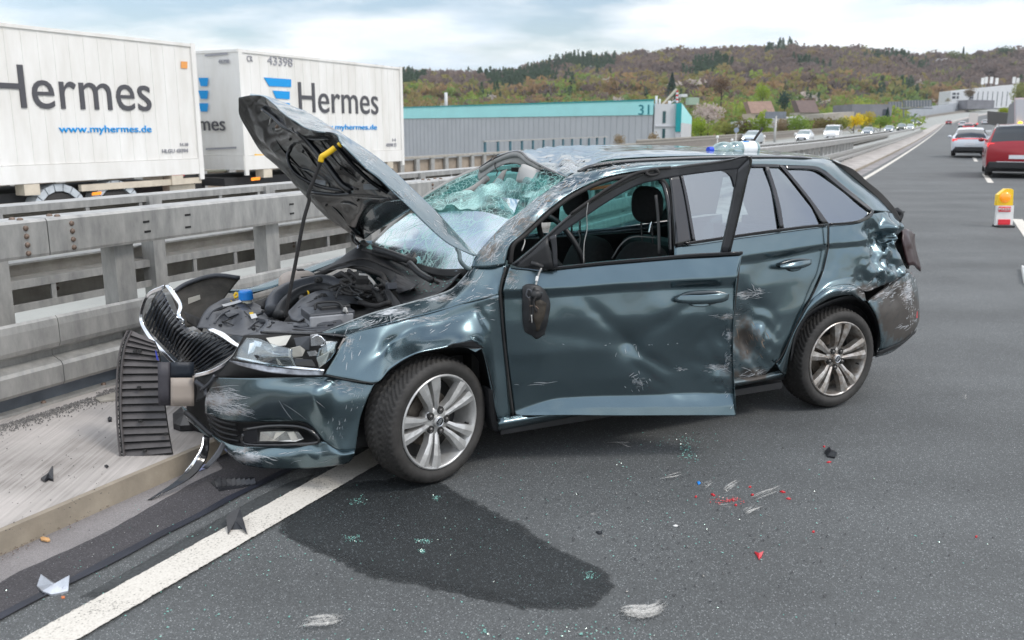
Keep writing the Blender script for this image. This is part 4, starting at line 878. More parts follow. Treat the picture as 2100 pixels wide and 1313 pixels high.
def car(name, label, kind, col, p, facing, cat='car', lights='head', detail=True, group=None):
    """p: ground point under the near end centre; facing: +1 drives towards us, -1 away"""
    t = empty(name, (0, 0, 0), 0, label, cat, group); K = KINDS[kind]; Ln = K[-1][0]
    m = CP.get(col) or paint('car_paint_%d' % len(CP), col, .35, .35, plain=True); CP[col] = m
    ring = []
    for x, hw, zb2, ze, zt2, wt in K:
        ring.append([[x, -hw*.96, zb2], [x, -hw, (zb2+ze)/2], [x, -hw*.97, ze], [x, -(wt*.55+hw*.45), ze+(zt2-ze)*.5], [x, -wt, zt2-.03], [x, -wt*.55, zt2], [x, 0, zt2+.02], [x, wt*.55, zt2], [x, wt, zt2-.03], [x, (wt*.55+hw*.45), ze+(zt2-ze)*.5], [x, hw*.97, ze], [x, hw, (zb2+ze)/2], [x, hw*.96, zb2]])
    n = 3
    g = [crv(r_, n) for r_ in ring]; cols = [crv([list(q) for q in c], n) for c in zip(*g)]; W_, H_ = len(cols), len(cols[0])
    V = [Vector(q) for c in cols for q in c]
    idx = lambda i, j: i*H_+j
    (w0, w1), (r0, r1) = WIND[kind]
    def cls(i, j):
        a, st = i//n, j/n
        if 4 <= a <= 7 and w0 <= st < w1: return 'windscreen'
        if 4 <= a <= 7 and r0+.33 <= st < r1-.3+.34: return 'rear_window'
        if a in (2, 3) or a in (8, 9):
            if w0+.34 <= st < r0+.9 and (i % (n*2)) >= 0: return 'side_window'
        return 'body'
    grp = {}
    for i in range(W_-1):
        for j in range(H_-1): grp.setdefault(cls(i, j), []).append((idx(i, j), idx(i, j+1), idx(i+1, j+1), idx(i+1, j)))
    grp['body'].append(tuple(idx(i, 0) for i in range(W_))); grp['body'].append(tuple(idx(i, H_-1) for i in range(W_)))
    u_ = Vector((p - Vector((p.x, p.y, p.z)))) if False else None
    fw = RD.copy(); dz = (rise((p-RO).dot(RD)+2)-rise((p-RO).dot(RD)))/2; fw.z = dz; fw.normalize()
    # local x=0 is the car's front. facing us: front nearest the camera
    ex = fw if facing > 0 else -fw; org = p if facing > 0 else p + fw*Ln; ey = Vector((0, 0, 1)).cross(ex).normalized(); ez = ex.cross(ey)
    M = Matrix((ex, ey, ez)).transposed().to_4x4(); M.translation = org; t.matrix_world = M
    for k, fsx in grp.items():
        used = sorted({q for f_ in fsx for q in f_}); mp_ = {q: i for i, q in enumerate(used)}
        MB().add([V[q] for q in used], [tuple(mp_[q] for q in f_) for f_ in fsx]).build(k, m if k == 'body' else (GLL if k == 'windscreen' else GLD), t, smooth=True)
    rw = .33 if kind == 'hatch' else .37; hw = K[3][1]
    MB().box(.25, Ln-.25, -hw*.9, hw*.9, .16, .34).build('underbody', CHB, t)
    for x in (.85, Ln-.85):
        for sg in (-1, 1):
            Mx = Matrix.Translation((x, sg*(hw-.17), rw)); w_ = MB().lathe([(0, -.11), (.2, -.115), (rw-.03, -.11), (rw, -.07), (rw, .07), (rw-.03, .11), (.2, .115), (0, .11)], 20, Mx).build('wheel', RUBBER, t, smooth=True)
            if detail: MB().lathe([(0, sg*.125), (.06, sg*.13), (.19, sg*.12), (.21, sg*.105)], 14, Mx).build('rim', ALLOY, w_, smooth=True)
    zf = K[1][3]
    if lights == 'head':
        for sg in (-1, 1): MB().ball((.10, sg*K[1][1]*.78, zf-.06), .10, .15, .085).build('headlight', HLON, t, smooth=True)
        MB().box(-.02, .2, -.5, .5, .36, .56).build('grille', PLASTIC, t); MB().box(-.03, 0, -.26, .26, .38, .49).build('number_plate', PLT, t)
    else:
        zr = K[-2][3]
        for sg in (-1, 1):
            MB().box(Ln-.22, Ln-.02, sg*K[-2][1]-.26*(sg > 0), sg*K[-2][1]+.26*(sg < 0), zr-.16, zr-.02).build('tail_light', TLON, t, bevel=.03)
        MB().box(Ln-.15, Ln+.02, -K[-1][1]*.95, K[-1][1]*.95, .25, .5).build('bumper', PLASTIC, t, bevel=.05)
        MB().box(Ln-.01, Ln+.035, -.26, .26, .58, .70).build('number_plate', PLT, t)
    for sg in (-1, 1): MB().ball((1.45, sg*(hw+.08), K[3][3]+.08), .08, .1, .07).build('mirror', m, t, smooth=True)
    return t
OPZ = -.5
for (u, v, kd, col, lab, li) in (
    (1535, 296, 'hatch', (.45, .52, .58), 'light blue-grey oncoming car behind the bottle on the roof', 'head'),
    (1643, 293, 'hatch', (.72, .74, .76), 'white oncoming hatchback left of the white van', 'head'),
    (1703, 289, 'van', (.80, .80, .80), 'white oncoming van behind the guard rail, right of the white hatchback', 'head'),
    (1777, 280, 'hatch', (.12, .16, .20), 'dark blue oncoming car right of the white van', 'head'),
    (1821, 273, 'hatch', (.15, .20, .26), 'dark oncoming car second right of the white van', 'head'),
    (1847, 270, 'suv', (.06, .08, .06), 'dark green oncoming car in the cluster before the bend', 'head'),
    (1865, 268, 'hatch', (.45, .50, .52), 'pale grey oncoming car in the cluster before the bend', 'head'),
    (1850, 259, 'hatch', (.50, .55, .58), 'small pale oncoming car behind the dark green one', 'head'),
    (1868, 258, 'van', (.03, .04, .06), 'small black oncoming van before the bend', 'head'),
    (1884, 257, 'suv', (.08, .08, .09), 'farthest dark oncoming car in the cluster', 'head')):
    # oncoming cars sized from their height in the photograph
    hpx = {1535: 26, 1643: 19, 1703: 27, 1777: 17, 1821: 17, 1847: 15, 1865: 13, 1850: 14, 1868: 18, 1884: 14}[u]; hm = {'hatch': 1.46, 'suv': 1.66, 'van': 1.97}[kd]
    p = onroad(u, v, -.49)
    t = car('oncoming_car' if kd != 'van' else 'oncoming_van', lab, kd, col, p, 1, 'van' if kd == 'van' else 'car', li, detail=False, group='oncoming vehicles')
def awayp(u, v): return onroad(u, v, 0.)
p = wd(1986, 321, 1.47*FOC/56*.985)
t = car('parked_car', 'silver car stopped in the left lane with its indicator lit', 'hatch', (.66, .70, .76), p - RN*0, -1, 'car', 'tail'); t.name = 'silver_car'
Ln = 4.35
MB().box(Ln-.1, Ln-.02, -.62, .62, .89, .93).build('light_bar', TLON, t); MB().ball((Ln-.2, .72, .87), .1, .1, .07).build('indicator', AMB, t, smooth=True)
p = wd(2083, 364, 1.66*FOC/100*.95)
t = car('red_suv', 'red off-roader with silver rear skid plate at the right edge', 'suv', (.34, .008, .02), p, -1, 'car', 'tail'); Ln = 4.38
MB().box(Ln-.12, Ln+.05, -.6, .6, .40, .50).build('skid_plate', mat('silver_trim', (.5, .5, .5), .4, .5), t, bevel=.02); MB().ball((Ln-.12, .76, 1.0), .08, .1, .06).build('indicator', AMB, t, smooth=True)
MB().box(Ln-.12, Ln+.01, -.7, .7, .95, 1.0).build('dark_band', PLASTIC, t)
MB().tube([(2.0, .6, 1.66), (4.0, .62, 1.62)], .025, 6).build('roof_rail', CHROME, t); MB().tube([(2.0, -.6, 1.66), (4.0, -.62, 1.62)], .025, 6).build('roof_rail', CHROME, t)
for (u, v, hpx, kd, col, lab) in ((2033, 318, 48, 'hatch', (.06, .09, .10), 'dark green estate car between the silver and the red car'), (1985, 270, 12, 'hatch', (.5, .03, .04), 'small red car ahead of the silver one'),
     (1973, 262, 15, 'hatch', (.65, .66, .68), 'small white car ahead of the red car in the left lane'), (1945, 256, 8, 'hatch', (.35, .03, .04), 'tiny red car at the start of the bend'), (2019, 256, 12, 'hatch', (.68, .70, .72), 'small white car right of the box lorry')):
    hm = {'hatch': 1.46, 'suv': 1.66}[kd]; car('car', lab, kd, col, onroad(u, v) if hpx < 30 else wd(u, v, hm*FOC/hpx), -1, 'car', 'tail', detail=hpx > 30, group='cars driving away')
# box lorry far ahead and trailer at the right edge
t = empty('box_lorry', (0, 0, 0), 0, 'small white box lorry far ahead in the middle lane', 'lorry'); D = 235; a, b = wd(1987, 254, D), wd(2004, 254, D)
wallbox([a, b, b+RD*7, a+RD*7], a.z-.1, wd(1990, 232, D).z, 'box', mat('lorry_box', (.62, .58, .55), .6), t); wallbox([a+RD*.2, b+RD*.2, b+RD*6, a+RD*6], a.z-1., a.z-.11, 'chassis', CHB, t)
for q in (a, b): MB().box(-.2, .2, -.1, .1, -.2, .15, Matrix.Translation(q-RD*.05)).build('tail_light', TLON, t)
t = empty('lorry_trailer', (0, 0, 0), 0, 'grey curtain-sided lorry trailer with red edge markings at the right edge', 'lorry'); D = 44
a = wd(2064, 262, D*1.32); b = wd(2083, 262, D); c = wd(2150, 262, D)
zt = wd(2083, 200, D).z
wallbox([a, b, c, c+RD*12, a+RD*.1], a.z-1.2+1, zt, 'curtain', mat('grey_tarp', (.20, .20, .21), .7, var=(1, .15)), t)
MB().prism([wd(2082, 262, D-.1), wd(2140, 262, D-.1), wd(2140, 200, D-.1), wd(2082, 201, D-.1)], (0, .08, 0)).build('rear_frame', mat('pinkish_frame', (.62, .50, .52), .5), t)
MB().prism([wd(2084, 262, D-.2), wd(2140, 262, D-.2), wd(2140, 203, D-.2), wd(2084, 204, D-.2)], (0, .08, 0)).build('rear_door', mat('trailer_door', (.50, .50, .53), .5), t)
MB().ball(wd(2092, 254, D-.4), .12, .06, .12).build('marker_lamp', AMB, t, smooth=True)

# ---------------------------------------------------------- police warning lamp
t = empty('warning_lamp', gp(2058, 466), 0, 'yellow flashing warning lamp on a red and white POLIZEI board standing on the road', 'warning lamp')
b0 = gp(2058, 466); D = b0.y; 
def wl2(u, v, dy=0.): return wd(u, v, D+dy) - b0
for nm, m, px, dep in (('board', WHITEP, [(2041.5, 463), (2077, 463), (2080, 422), (2045, 422)], .05), ('red_band', mat('reflective_red', (.75, .03, .05), .4), [(2047, 434.5), (2072, 434.5), (2073, 424), (2048, 424)], -.012),
                       ('red_band', mat('reflective_red', (.75, .03, .05), .4), [(2046, 461), (2071, 461), (2071.5, 450), (2047, 450)], -.012),
                       ('lamp_housing', mat('lamp_yellow', (.95, .62, .02), .35, coat=.5), [(2044.5, 422), (2077.5, 422), (2079, 390), (2075, 387.5), (2063, 387.5), (2047, 400)], .09)):
    MB().prism([wl2(u, v) for u, v in px], (0, dep, 0)).build(nm, m, t, bevel=.004)
cc = wl2(2062, 405, -.01); MB().lathe([(0, -.035), (.04, -.032), (.075, -.02), (.088, 0), (.088, .02)], 32, Matrix.Translation(cc)).build('lens', mat('orange_lens', (.95, .30, .01), .2, coat=1, emit=((1, .35, .02), .35)), t, smooth=True)
MB().box(-.135, .135, -.09, .12, 0, .035, Matrix.Translation(Vector((.005, 0, 0)))).build('base', PLASTIC, t, bevel=.01)
facetext('POLIZEI', 2048.5, 431.5, 2071.5, 426, b0, Vector((0, -1, 0)), WHITEP, 'lettering', t, off=.016)
for o in t.children:
    if o.name.startswith('lettering'): o.data.transform(Matrix.Translation(-b0))
# ============================================================ THE WRECKED CAR (local frame: x rearwards, y to its far side)
wreck = empty('wrecked_car', P0, math.atan2(CA.y, CA.x), 'wrecked teal-blue estate car with raised bonnet, crushed roof and open driver door', 'car')
W = wreck
SCUFF += [(800, 640, 70, 16, 1.0), (900, 612, 55, 13, 1.0), (715, 700, 26, 34, .75), (860, 655, 120, 16, .75), (950, 580, 45, 14, .9), (745, 665, 50, 14, .8), (1000, 608, 40, 10, .8), (830, 690, 70, 12, .5), (960, 655, 60, 10, .45),
          (1000, 520, 34, 30, 1.0), (1025, 495, 40, 30, 1.1), (1050, 472, 40, 28, 1.05), (1078, 450, 40, 26, 1.1), (1105, 425, 40, 24, 1.05), (1135, 400, 40, 20, 1.1), (1162, 383, 36, 14, .95), (1195, 366, 40, 12, 1.0), (1250, 345, 60, 9, .9), (1048, 572, 22, 22, .9),
          (445, 820, 55, 22, 1.25), (480, 845, 45, 12, 1.1), (705, 790, 40, 9, .8), (510, 940, 45, 14, 1.2), (500, 925, 30, 10, 1.), (700, 880, 25, 40, .5), (735, 810, 12, 40, .5),
          (1490, 650, 26, 9, 1.0), (1500, 690, 14, 18, .95), (1475, 755, 40, 8, 1.0), (1500, 740, 12, 30, .8), (1310, 785, 26, 16, .75), (1395, 758, 20, 5, .8), (1300, 710, 60, 5, .4),
          (1525, 605, 26, 10, 1.1), (1560, 600, 18, 8, .9), (1520, 650, 16, 50, .7), (1800, 600, 40, 16, 1.0), (1860, 600, 18, 40, 1.0), (1845, 580, 20, 14, .8), (1870, 640, 10, 40, .8), (1730, 595, 40, 10, .7),
          (600, 290, 30, 40, .8), (680, 262, 40, 16, 1.0), (760, 330, 26, 30, .8), (830, 400, 40, 40, .7), (900, 470, 40, 40, .6), (1170, 340, 34, 16, 1.2), (1140, 350, 20, 12, 1.0), (1200, 318, 60, 12, .6)]
SCUFF[:] = [(a, b, c*1.05, d*1.05, k*(1.0 if 990 < a < 1260 and b < 520 else 1.32)) for a, b, c, d, k in SCUFF]
DIRT += [(1530, 700, 30, 60, 1.1), (1540, 770, 60, 18, 1.2), (1500, 660, 18, 40, .5), (1845, 640, 50, 70, 1.7), (1790, 600, 40, 20, 1.3), (1780, 605, 30, 14, .9), (440, 800, 30, 30, .9), (1080, 470, 40, 30, .8), (1010, 515, 30, 22, .7), (900, 640, 60, 14, .3), (1560, 790, 70, 12, 1.0)]

# ---- doorsill, floor, bulkheads (structure under the skin)
def lbox(name, x0, x1, y0, y1, z0, z1, m, parent=W, bevel=.0, label=None): return MB().box(x0, x1, y0, y1, z0, z1).build(name, m, parent, bevel=bevel, label=label)
lbox('floor_pan', -.35, 2.85, .14, 1.60, .17, .22, DARK)
lbox('firewall', .30, .34, .2, 1.55, .2, .84, DARK)
lbox('engine_bay_floor', -.6, .2, .32, 1.42, .25, .30, DARK)
lbox('dashboard', .42, .68, .22, 1.52, .70, .90, PLASTIC, bevel=.04)
lbox('rear_bulkhead', 3.0, 3.04, .2, 1.5, .25, .95, DARK)
lbox('boot_side_trim', 1.9, 2.95, .16, .2, .25, .88, FABRIC)
lbox('far_door_trim', .4, 2.3, 1.56, 1.60, .25, .86, FABRIC)
patch('sill', PAINT, [[(1020, 858, .03), (1100, 845, .03), (1250, 820, .03), (1400, 795, .03), (1507, 778, .03), (1560, 770, .03), (1611, 755, .04)],
                      [(1021, 872, .01), (1100, 858, .01), (1250, 830, .01), (1400, 806, .01), (1507, 787, .01), (1560, 778, .01), (1611, 765, .02)],
                      [(1022, 884, .05), (1100, 869, .05), (1250, 840, .05), (1400, 813, .05), (1507, 793, .05), (1560, 783, .05), (1611, 772, .05)]], 5, parent=W, wear=True)
lbox('sill_underside', .38, 2.1, .05, .2, .155, .19, PLASTIC)

# ---- front wing
patch('front_wing', PAINT, [
    [(712, 690, .14), (760, 672, .13), (817, 659, .12), (850, 651, .12), (890, 641, .11), (927, 630, .10), (975, 617, .08), (1003, 610, .06), (1018, 606, .05), (1028, 603, .05)],
    [(700, 708, .125), (745, 705, .10), (797, 700, .08), (830, 688, .08), (868, 672, .08), (912, 662, .08), (960, 650, .065), (996, 645, .055), (1016, 655, .05), (1031, 665, .05)],
    [(685, 735, .10), (732, 738, .06), (783, 737, .03), (815, 716, .03), (858, 700, .035), (905, 692, .035), (956, 682, .03), (992, 690, .03), (1017, 725, .05), (1036, 735, .045)],
    [(665, 769, .08), (716, 778, .02), (771, 785, -.025), (801, 756, -.035), (850, 727, -.04), (900, 715, -.035), (955, 704, -.02), (988, 716, .0), (1021, 858, .03), (1046, 857, .03)]],
    8, parent=W, wear=True, dents=[(806, 712, 28, .028), (800, 718, 100, .016, -35, 5), (775, 690, 44, -.010), (880, 668, 90, .008, -12, 6), (990, 650, 26, .016, 65, 2.5), (930, 690, 44, -.006), (960, 640, 60, .008, -20, 4)], crumple=.0012)
patch('wing_ledge', PAINT, [
    [(655, 684, .24), (700, 668, .23), (750, 649, .22), (807, 632, .21), (860, 618, .20), (914, 602, .20), (945, 578, .20), (970, 548, .20), (1000, 546, .14), (1036, 545, .08)],
    [(683, 688, .19), (725, 677, .18), (766, 660, .17), (812, 645, .165), (860, 633, .16), (910, 618, .15), (948, 600, .12), (980, 580, .12), (1010, 575, .09), (1030, 572, .07)],
    [(712, 690, .14), (760, 672, .13), (790, 665, .125), (830, 655, .12), (868, 646, .115), (905, 636, .105), (950, 624, .09), (985, 615, .07), (1005, 610, .06), (1028, 603, .05)]],
    7, parent=W, wear=True, crumple=.0018, dents=[(840, 640, 30, .008), (1000, 590, 26, -.008), (930, 605, 30, .008)])
ptube('wing_edge', mat('seam_sealer', (.25, .28, .29), .5, var=(60, .5)), [(660, 684, .245), (750, 648, .225), (807, 631, .215), (914, 600, .205), (945, 577, .205), (970, 547, .205)], .005, parent=W)
patch('wheel_arch_liner', PLASTIC, [[(771, 785, .0), (801, 756, .0), (850, 727, .0), (900, 715, .0), (955, 704, .0), (988, 716, .0), (1010, 790, .02), (1021, 860, .04)],
                                 [(790, 800, .3), (815, 775, .3), (860, 745, .3), (900, 735, .3), (945, 728, .3), (975, 745, .3), (992, 800, .3), (1000, 850, .3)]], 5, parent=W)
lbox('inner_wing', -.42, .40, .30, .34, .22, .58, DARK)
poly('torn_flap', PLASTIC, [(907, 716, -.03), (930, 706, -.05), (970, 700, -.04), (994, 714, -.02), (975, 716, -.03), (940, 712, -.03)], parent=W, depth=(0, .012, 0))
poly('arch_flap_lip', PAINT, [(935, 706, -.035), (968, 697, -.03), (992, 712, -.01), (975, 722, -.02), (955, 712, -.02)], parent=W, depth=(0, .01, 0))
poly('sill_end_cap', PLASTIC, [(1002, 800, .02), (1010, 800, .0), (1021, 884, .0), (1013, 884, .03), (1004, 850, .04)], parent=W, depth=(0, .08, 0))

# ---- bumper, lip, fog lamp
patch('front_bumper', PAINT, [
    [(448, 775, .42), (500, 776, .31), (575, 775, .20), (661, 772, .10), (700, 777, .065), (741, 784, .03), (768, 788, .0)],
    [(432, 795, .47), (490, 803, .33), (560, 800, .185), (646, 798, .055), (690, 810, .04), (725, 820, .02), (752, 822, .0)],
    [(422, 818, .52), (480, 834, .35), (553, 835, .20), (637, 825, .06), (680, 852, .05), (715, 870, .03), (738, 862, .01)],
    [(421, 847, .55), (470, 863, .38), (550, 866, .24), (625, 868, .13), (663, 904, .09), (697, 925, .04), (729, 925, .01)]],
    9, parent=W, wear=True, dents=[(640, 800, 60, -.012, 70, 4), (560, 850, 50, .015), (700, 800, 24, .012), (660, 860, 30, .01)], crumple=.0015)
patch('bumper_lip', PAINT, [
    [(433, 889, .52), (467, 909, .40), (511, 917, .30), (555, 917, .23), (601, 914, .17), (640, 911, .11), (671, 908, .08), (700, 925, .04), (728, 924, .01)],
    [(434, 893, .50), (474, 925, .36), (514, 938, .26), (555, 940, .20), (600, 938, .145), (640, 934, .095), (675, 935, .06), (703, 935, .02), (727, 930, .0)],
    [(436, 899, .52), (487, 946, .36), (524, 958, .28), (560, 961, .23), (600, 962, .18), (640, 960, .13), (680, 956, .09), (713, 949, .04), (728, 930, .02)]],
    8, parent=W, wear=True, dents=[(655, 925, 22, .025), (600, 930, 40, .012), (520, 930, 20, .015)], crumple=.002)
patch('fog_recess', PLASTIC, [[(421, 845, .60), (470, 860, .45), (550, 863, .32), (625, 865, .22), (668, 905, .12)], [(430, 870, .60), (480, 890, .45), (550, 892, .34), (620, 895, .24), (668, 912, .14)], [(433, 892, .60), (474, 915, .45), (520, 922, .34), (601, 920, .24), (671, 915, .12)]], 4, parent=W)
lens = poly('fog_lamp', mat('fog_reflector', (.55, .55, .53), .18, .9, var=(30, .3)), [(534, 886, .24), (575, 884, .20), (612, 886, .17), (623, 900, .16), (606, 906, .17), (570, 905, .20), (532, 905, .24)], parent=W, depth=(0, .03, 0))
for q in ([(540, 888, .235), (556, 886, .22), (548, 903, .225)], [(566, 888, .20), (585, 885, .19), (560, 903, .2)], [(590, 888, .18), (603, 886, .172), (612, 903, .165), (598, 904, .17)]):
    poly('broken_reflector', mat('cream_shard', (.62, .60, .54), .3, .3), q, parent=W, depth=(0, .006, 0))
ptube('fog_lamp_frame', GLOSSBLK, [(500, 882, .29), (560, 874, .21), (625, 878, .13), (655, 905, .10), (610, 912, .15), (560, 913, .22), (502, 910, .29), (499, 890, .295)], .008, parent=W)
poly('fog_lamp_cover', GLOSSBLK, [(500, 883, .285), (528, 881, .25), (527, 908, .25), (500, 907, .285)], parent=W, depth=(0, .01, 0))
for k in range(4):
    ptube('lower_grille_bar', PLASTIC, [(424+k*3, 850+k*10, .55), (450+k*2, 864+k*11, .46), (484+k*2, 872+k*11, .40)], .006, parent=W)
ptube('bumper_tear', PLASTIC, [(380, 845, .62), (400, 862, .58), (425, 885, .53), (437, 893, .51)], .012, parent=W)
patch('torn_bumper_strip', PAINT, [[(372, 832, .66), (395, 852, .60), (415, 872, .56), (436, 890, .52)], [(385, 862, .66), (398, 872, .6), (412, 886, .56), (432, 898, .52)]], 5, parent=W, wear=True)
# broken lip strip hanging to the ground
patch('hanging_strip', GLOSSBLK, [[(418, 893, .50), (412, 920, .46), (395, 950, .42), (362, 985, .40), (325, 1012, .38), (303, 1026, .36)], [(430, 897, .50), (428, 925, .46), (420, 948, .42), (392, 980, .40), (345, 1008, .38), (310, 1025, .36)]], 6, parent=W, crumple=.008, solid=.006)
patch('hanging_strip_edge', CHROME, [[(417, 892, .49), (411, 920, .45), (394, 948, .41), (378, 968, .40)], [(420, 893, .49), (415, 921, .45), (399, 952, .41), (383, 972, .40)]], 5, parent=W)
patch('hanging_strip_tail', GREYPL, [[(455, 905, .40), (440, 930, .38), (415, 960, .36)], [(462, 912, .40), (450, 936, .38), (424, 962, .36)]], 4, parent=W, crumple=.01, solid=.006)

# ---- headlight
patch('headlight_housing', DARK, [[(500, 688, .42), (600, 684, .32), (708, 686, .18)], [(470, 742, .46), (560, 762, .34), (662, 772, .2)], [(440, 776, .50), (560, 778, .36), (668, 775, .2)]], 4, parent=W)
chrs = mat('cream_shard', (.62, .60, .54), .3); refl = mat('broken_mirror', (.75, .76, .78), .12, .95, var=(30, .25))
HLP = [(chrs, [(546, 694, .33), (598, 687, .28), (586, 708, .27), (560, 712, .29)]), (refl, [(512, 705, .33), (528, 701, .31), (520, 722, .31), (508, 727, .32)]), (chrs, [(592, 716, .22), (616, 710, .20), (626, 718, .20), (620, 731, .20), (592, 733, .22)]),
       (refl, [(540, 710, .28), (556, 714, .26), (565, 727, .26), (548, 722, .27)]), (refl, [(637, 688, .17), (652, 686, .15), (668, 698, .14), (660, 708, .15), (638, 710, .17)]), (refl, [(630, 722, .16), (648, 719, .15), (655, 729, .15), (634, 731, .16)]),
       (chrs, [(650, 735, .12), (676, 722, .11), (668, 745, .11), (655, 754, .12)]), (refl, [(558, 724, .25), (586, 728, .22), (575, 735, .23)]), (refl, [(668, 700, .13), (690, 700, .11), (684, 725, .11), (672, 722, .12)]), (GREYPL, [(603, 694, .24), (636, 690, .2), (634, 718, .2), (610, 716, .22)]),
       (refl, [(520, 698, .32), (538, 702, .3), (534, 712, .3), (524, 710, .31)])]
for m_, q in HLP: poly('broken_reflector', m_, q, parent=W, depth=(0, .008, 0))
hb = ptube('headlight_hoop', CHROME, [(640, 694, .165), (652, 688, .15), (664, 697, .14), (666, 706, .14), (658, 710, .15)], .0035, parent=W)
patch('headlight_lens', CLEAR, [[(506, 693, .30), (530, 695, .27), (560, 706, .22), (600, 716, .17)], [(490, 715, .30), (520, 725, .26), (560, 728, .2), (600, 732, .16)], [(478, 735, .31), (520, 745, .25), (570, 752, .19), (610, 758, .15)]], 5, parent=W, crumple=.004)
patch('headlight_shard', CLEAR, [[(655, 716, .09), (675, 703, .09), (692, 700, .08)], [(650, 735, .09), (668, 730, .08), (686, 722, .08)], [(655, 752, .09), (668, 745, .08), (678, 735, .08)]], 4, parent=W, crumple=.006)
poly('headlight_panel', GLOSSBLK, [(520, 728, .25), (580, 732, .19), (640, 738, .14), (648, 752, .13), (590, 748, .17), (528, 738, .24)], parent=W, depth=(0, .01, 0))
patch('headlight_chrome', CHROME, [[(485, 732, .31), (540, 742, .235), (600, 751, .16), (665, 758, .085)], [(485, 736, .305), (540, 747, .23), (600, 756, .155), (665, 761, .08)]], 5, parent=W)
patch('headlight_lower', mat('scratched_clear', (.36, .38, .42), .25, .5, var=(30, .5)), [[(470, 740, .34), (540, 749, .24), (600, 757, .165), (664, 762, .09)], [(480, 746, .33), (540, 762, .23), (600, 769, .16), (662, 770, .09)]], 5, parent=W, crumple=.003)
ptube('panel_gap_rail', GLOSSBLK, [(535, 681, .36), (600, 684, .28), (660, 686, .2), (708, 690, .12)], .008, parent=W)

# ---- grille, torn and twisted towards the camera
GP = [(330, 592, 312, 610, 294, 652), (337, 603, 317, 622, 303, 670), (344, 619, 324, 636, 313, 684), (352, 636, 335, 650, 324, 697), (362, 650, 344, 662, 334, 707), (376, 665, 354, 674, 343, 716), (393, 678, 366, 684, 351, 725), (410, 683, 382, 690, 360, 733),
      (428, 680, 397, 698, 369, 741), (446, 686, 414, 708, 378, 748), (462, 695, 430, 719, 387, 755), (478, 704, 447, 730, 396, 762), (491, 712, 465, 740, 407, 767)]
GP = [(a, b, (c+(a*.68+e*.32))*.5, (d+(b*.68+f*.32))*.5, e, f) for a, b, c, d, e, f in GP]
GR = [[(p[0], p[1], .97-.46*k/12) for k, p in enumerate(GP)], [(p[2], p[3], .985-.43*k/12-.03) for k, p in enumerate(GP)], [(p[4], p[5], 1.0-.38*k/12) for k, p in enumerate(GP)]]
patch('grille_backing', GLOSSBLK, [[(u, v, y+.05) for u, v, y in r_] for r_ in GR], 4, parent=W)
gc = [crv([list(p) for p in r_], 24) for r_ in GR]; nslat = 23
for i in range(nslat):
    k = int((i+.7)*(len(gc[0])-1)/nslat); k = min(k, len(gc[0])-1)
    a, b, c = gc[0][k], gc[1][k], gc[2][k]
    pts = [LY(*p) for p in (a, b, c)]; pts = [pts[0], pts[0].lerp(pts[1], .5), pts[1].lerp(pts[0], .12), pts[1].lerp(pts[2], .12), pts[1].lerp(pts[2], .55), pts[2]]
    mb = MB(); q = []
    for p in pts: q.append((p + Vector((-.003, -.004, 0)), p+Vector((.001, .010, .0))))
    for j in range(len(pts)-1):
        f0, b0_ = q[j]; f1, b1_ = q[j+1]; tk = Vector((.006, -.001, -.003))
        mb.add([f0, f1, b1_, b0_, f0+tk, f1+tk, b1_+tk, b0_+tk], [(0, 1, 2, 3), (7, 6, 5, 4), (0, 4, 5, 1), (1, 5, 6, 2), (2, 6, 7, 3), (3, 7, 4, 0)])
    mb.build('grille_slat', SLAT, W)
def chromestrip(name, up, lo, n=5): return patch(name, CHROME, [up, lo], n, parent=W, solid=.012)
chromestrip('grille_surround', [(336, 584, .92), (300, 604, .97), (285, 652, 1.00), (302, 690, .95), (330, 722, .88), (355, 748, .82), (385, 768, .74)], [(338, 592, .92), (305, 609, .97), (292, 652, 1.00), (308, 685, .95), (336, 717, .88), (360, 743, .82), (388, 763, .74)], 6)
chromestrip('grille_surround', [(338, 586, .90), (356, 612, .88), (366, 628, .87), (362, 648, .86), (378, 664, .84)], [(346, 584, .90), (366, 608, .88), (374, 630, .87), (370, 645, .86), (377, 656, .84)])
chromestrip('grille_surround', [(424, 677, .70), (450, 690, .62), (478, 708, .54), (493, 715, .50)], [(434, 674, .70), (460, 684, .62), (484, 702, .54), (497, 710, .50)])
chromestrip('grille_surround', [(396, 775, .58), (437, 764, .52), (473, 743, .47), (496, 714, .44)], [(396, 768, .58), (434, 757, .52), (467, 737, .47), (488, 712, .44)])
# far wing inner (brown underside) standing up
patch('far_wing_inner', mat('dusty_plastic', (.045, .04, .033), .85, var=(9, .5)), [[(350, 602, 1.45), (385, 582, 1.45), (440, 566, 1.42), (492, 571, 1.4)], [(365, 640, 1.3), (400, 625, 1.3), (440, 605, 1.32), (470, 598, 1.35)], [(378, 672, 1.15), (400, 665, 1.15), (430, 640, 1.2), (455, 618, 1.28)]], 6, parent=W, crumple=.01, solid=.008)
ptube('far_wing_edge', GREYPL, [(352, 602, 1.43), (385, 581, 1.43), (440, 565, 1.40), (492, 570, 1.38)], .012, parent=W)
poly('sticker', mat('sticker_cream', (.55, .52, .45), .6), [(386, 612, 1.31), (410, 605, 1.31), (411, 614, 1.31), (386, 624, 1.31)], parent=W, depth=(0, .004, 0))
patch('debris_behind_grille', DARK, [[(378, 640, 1.0), (400, 648, 1.0), (420, 655, .95)], [(384, 662, .95), (402, 672, .95), (415, 682, .9)]], 6, parent=W, crumple=.03)
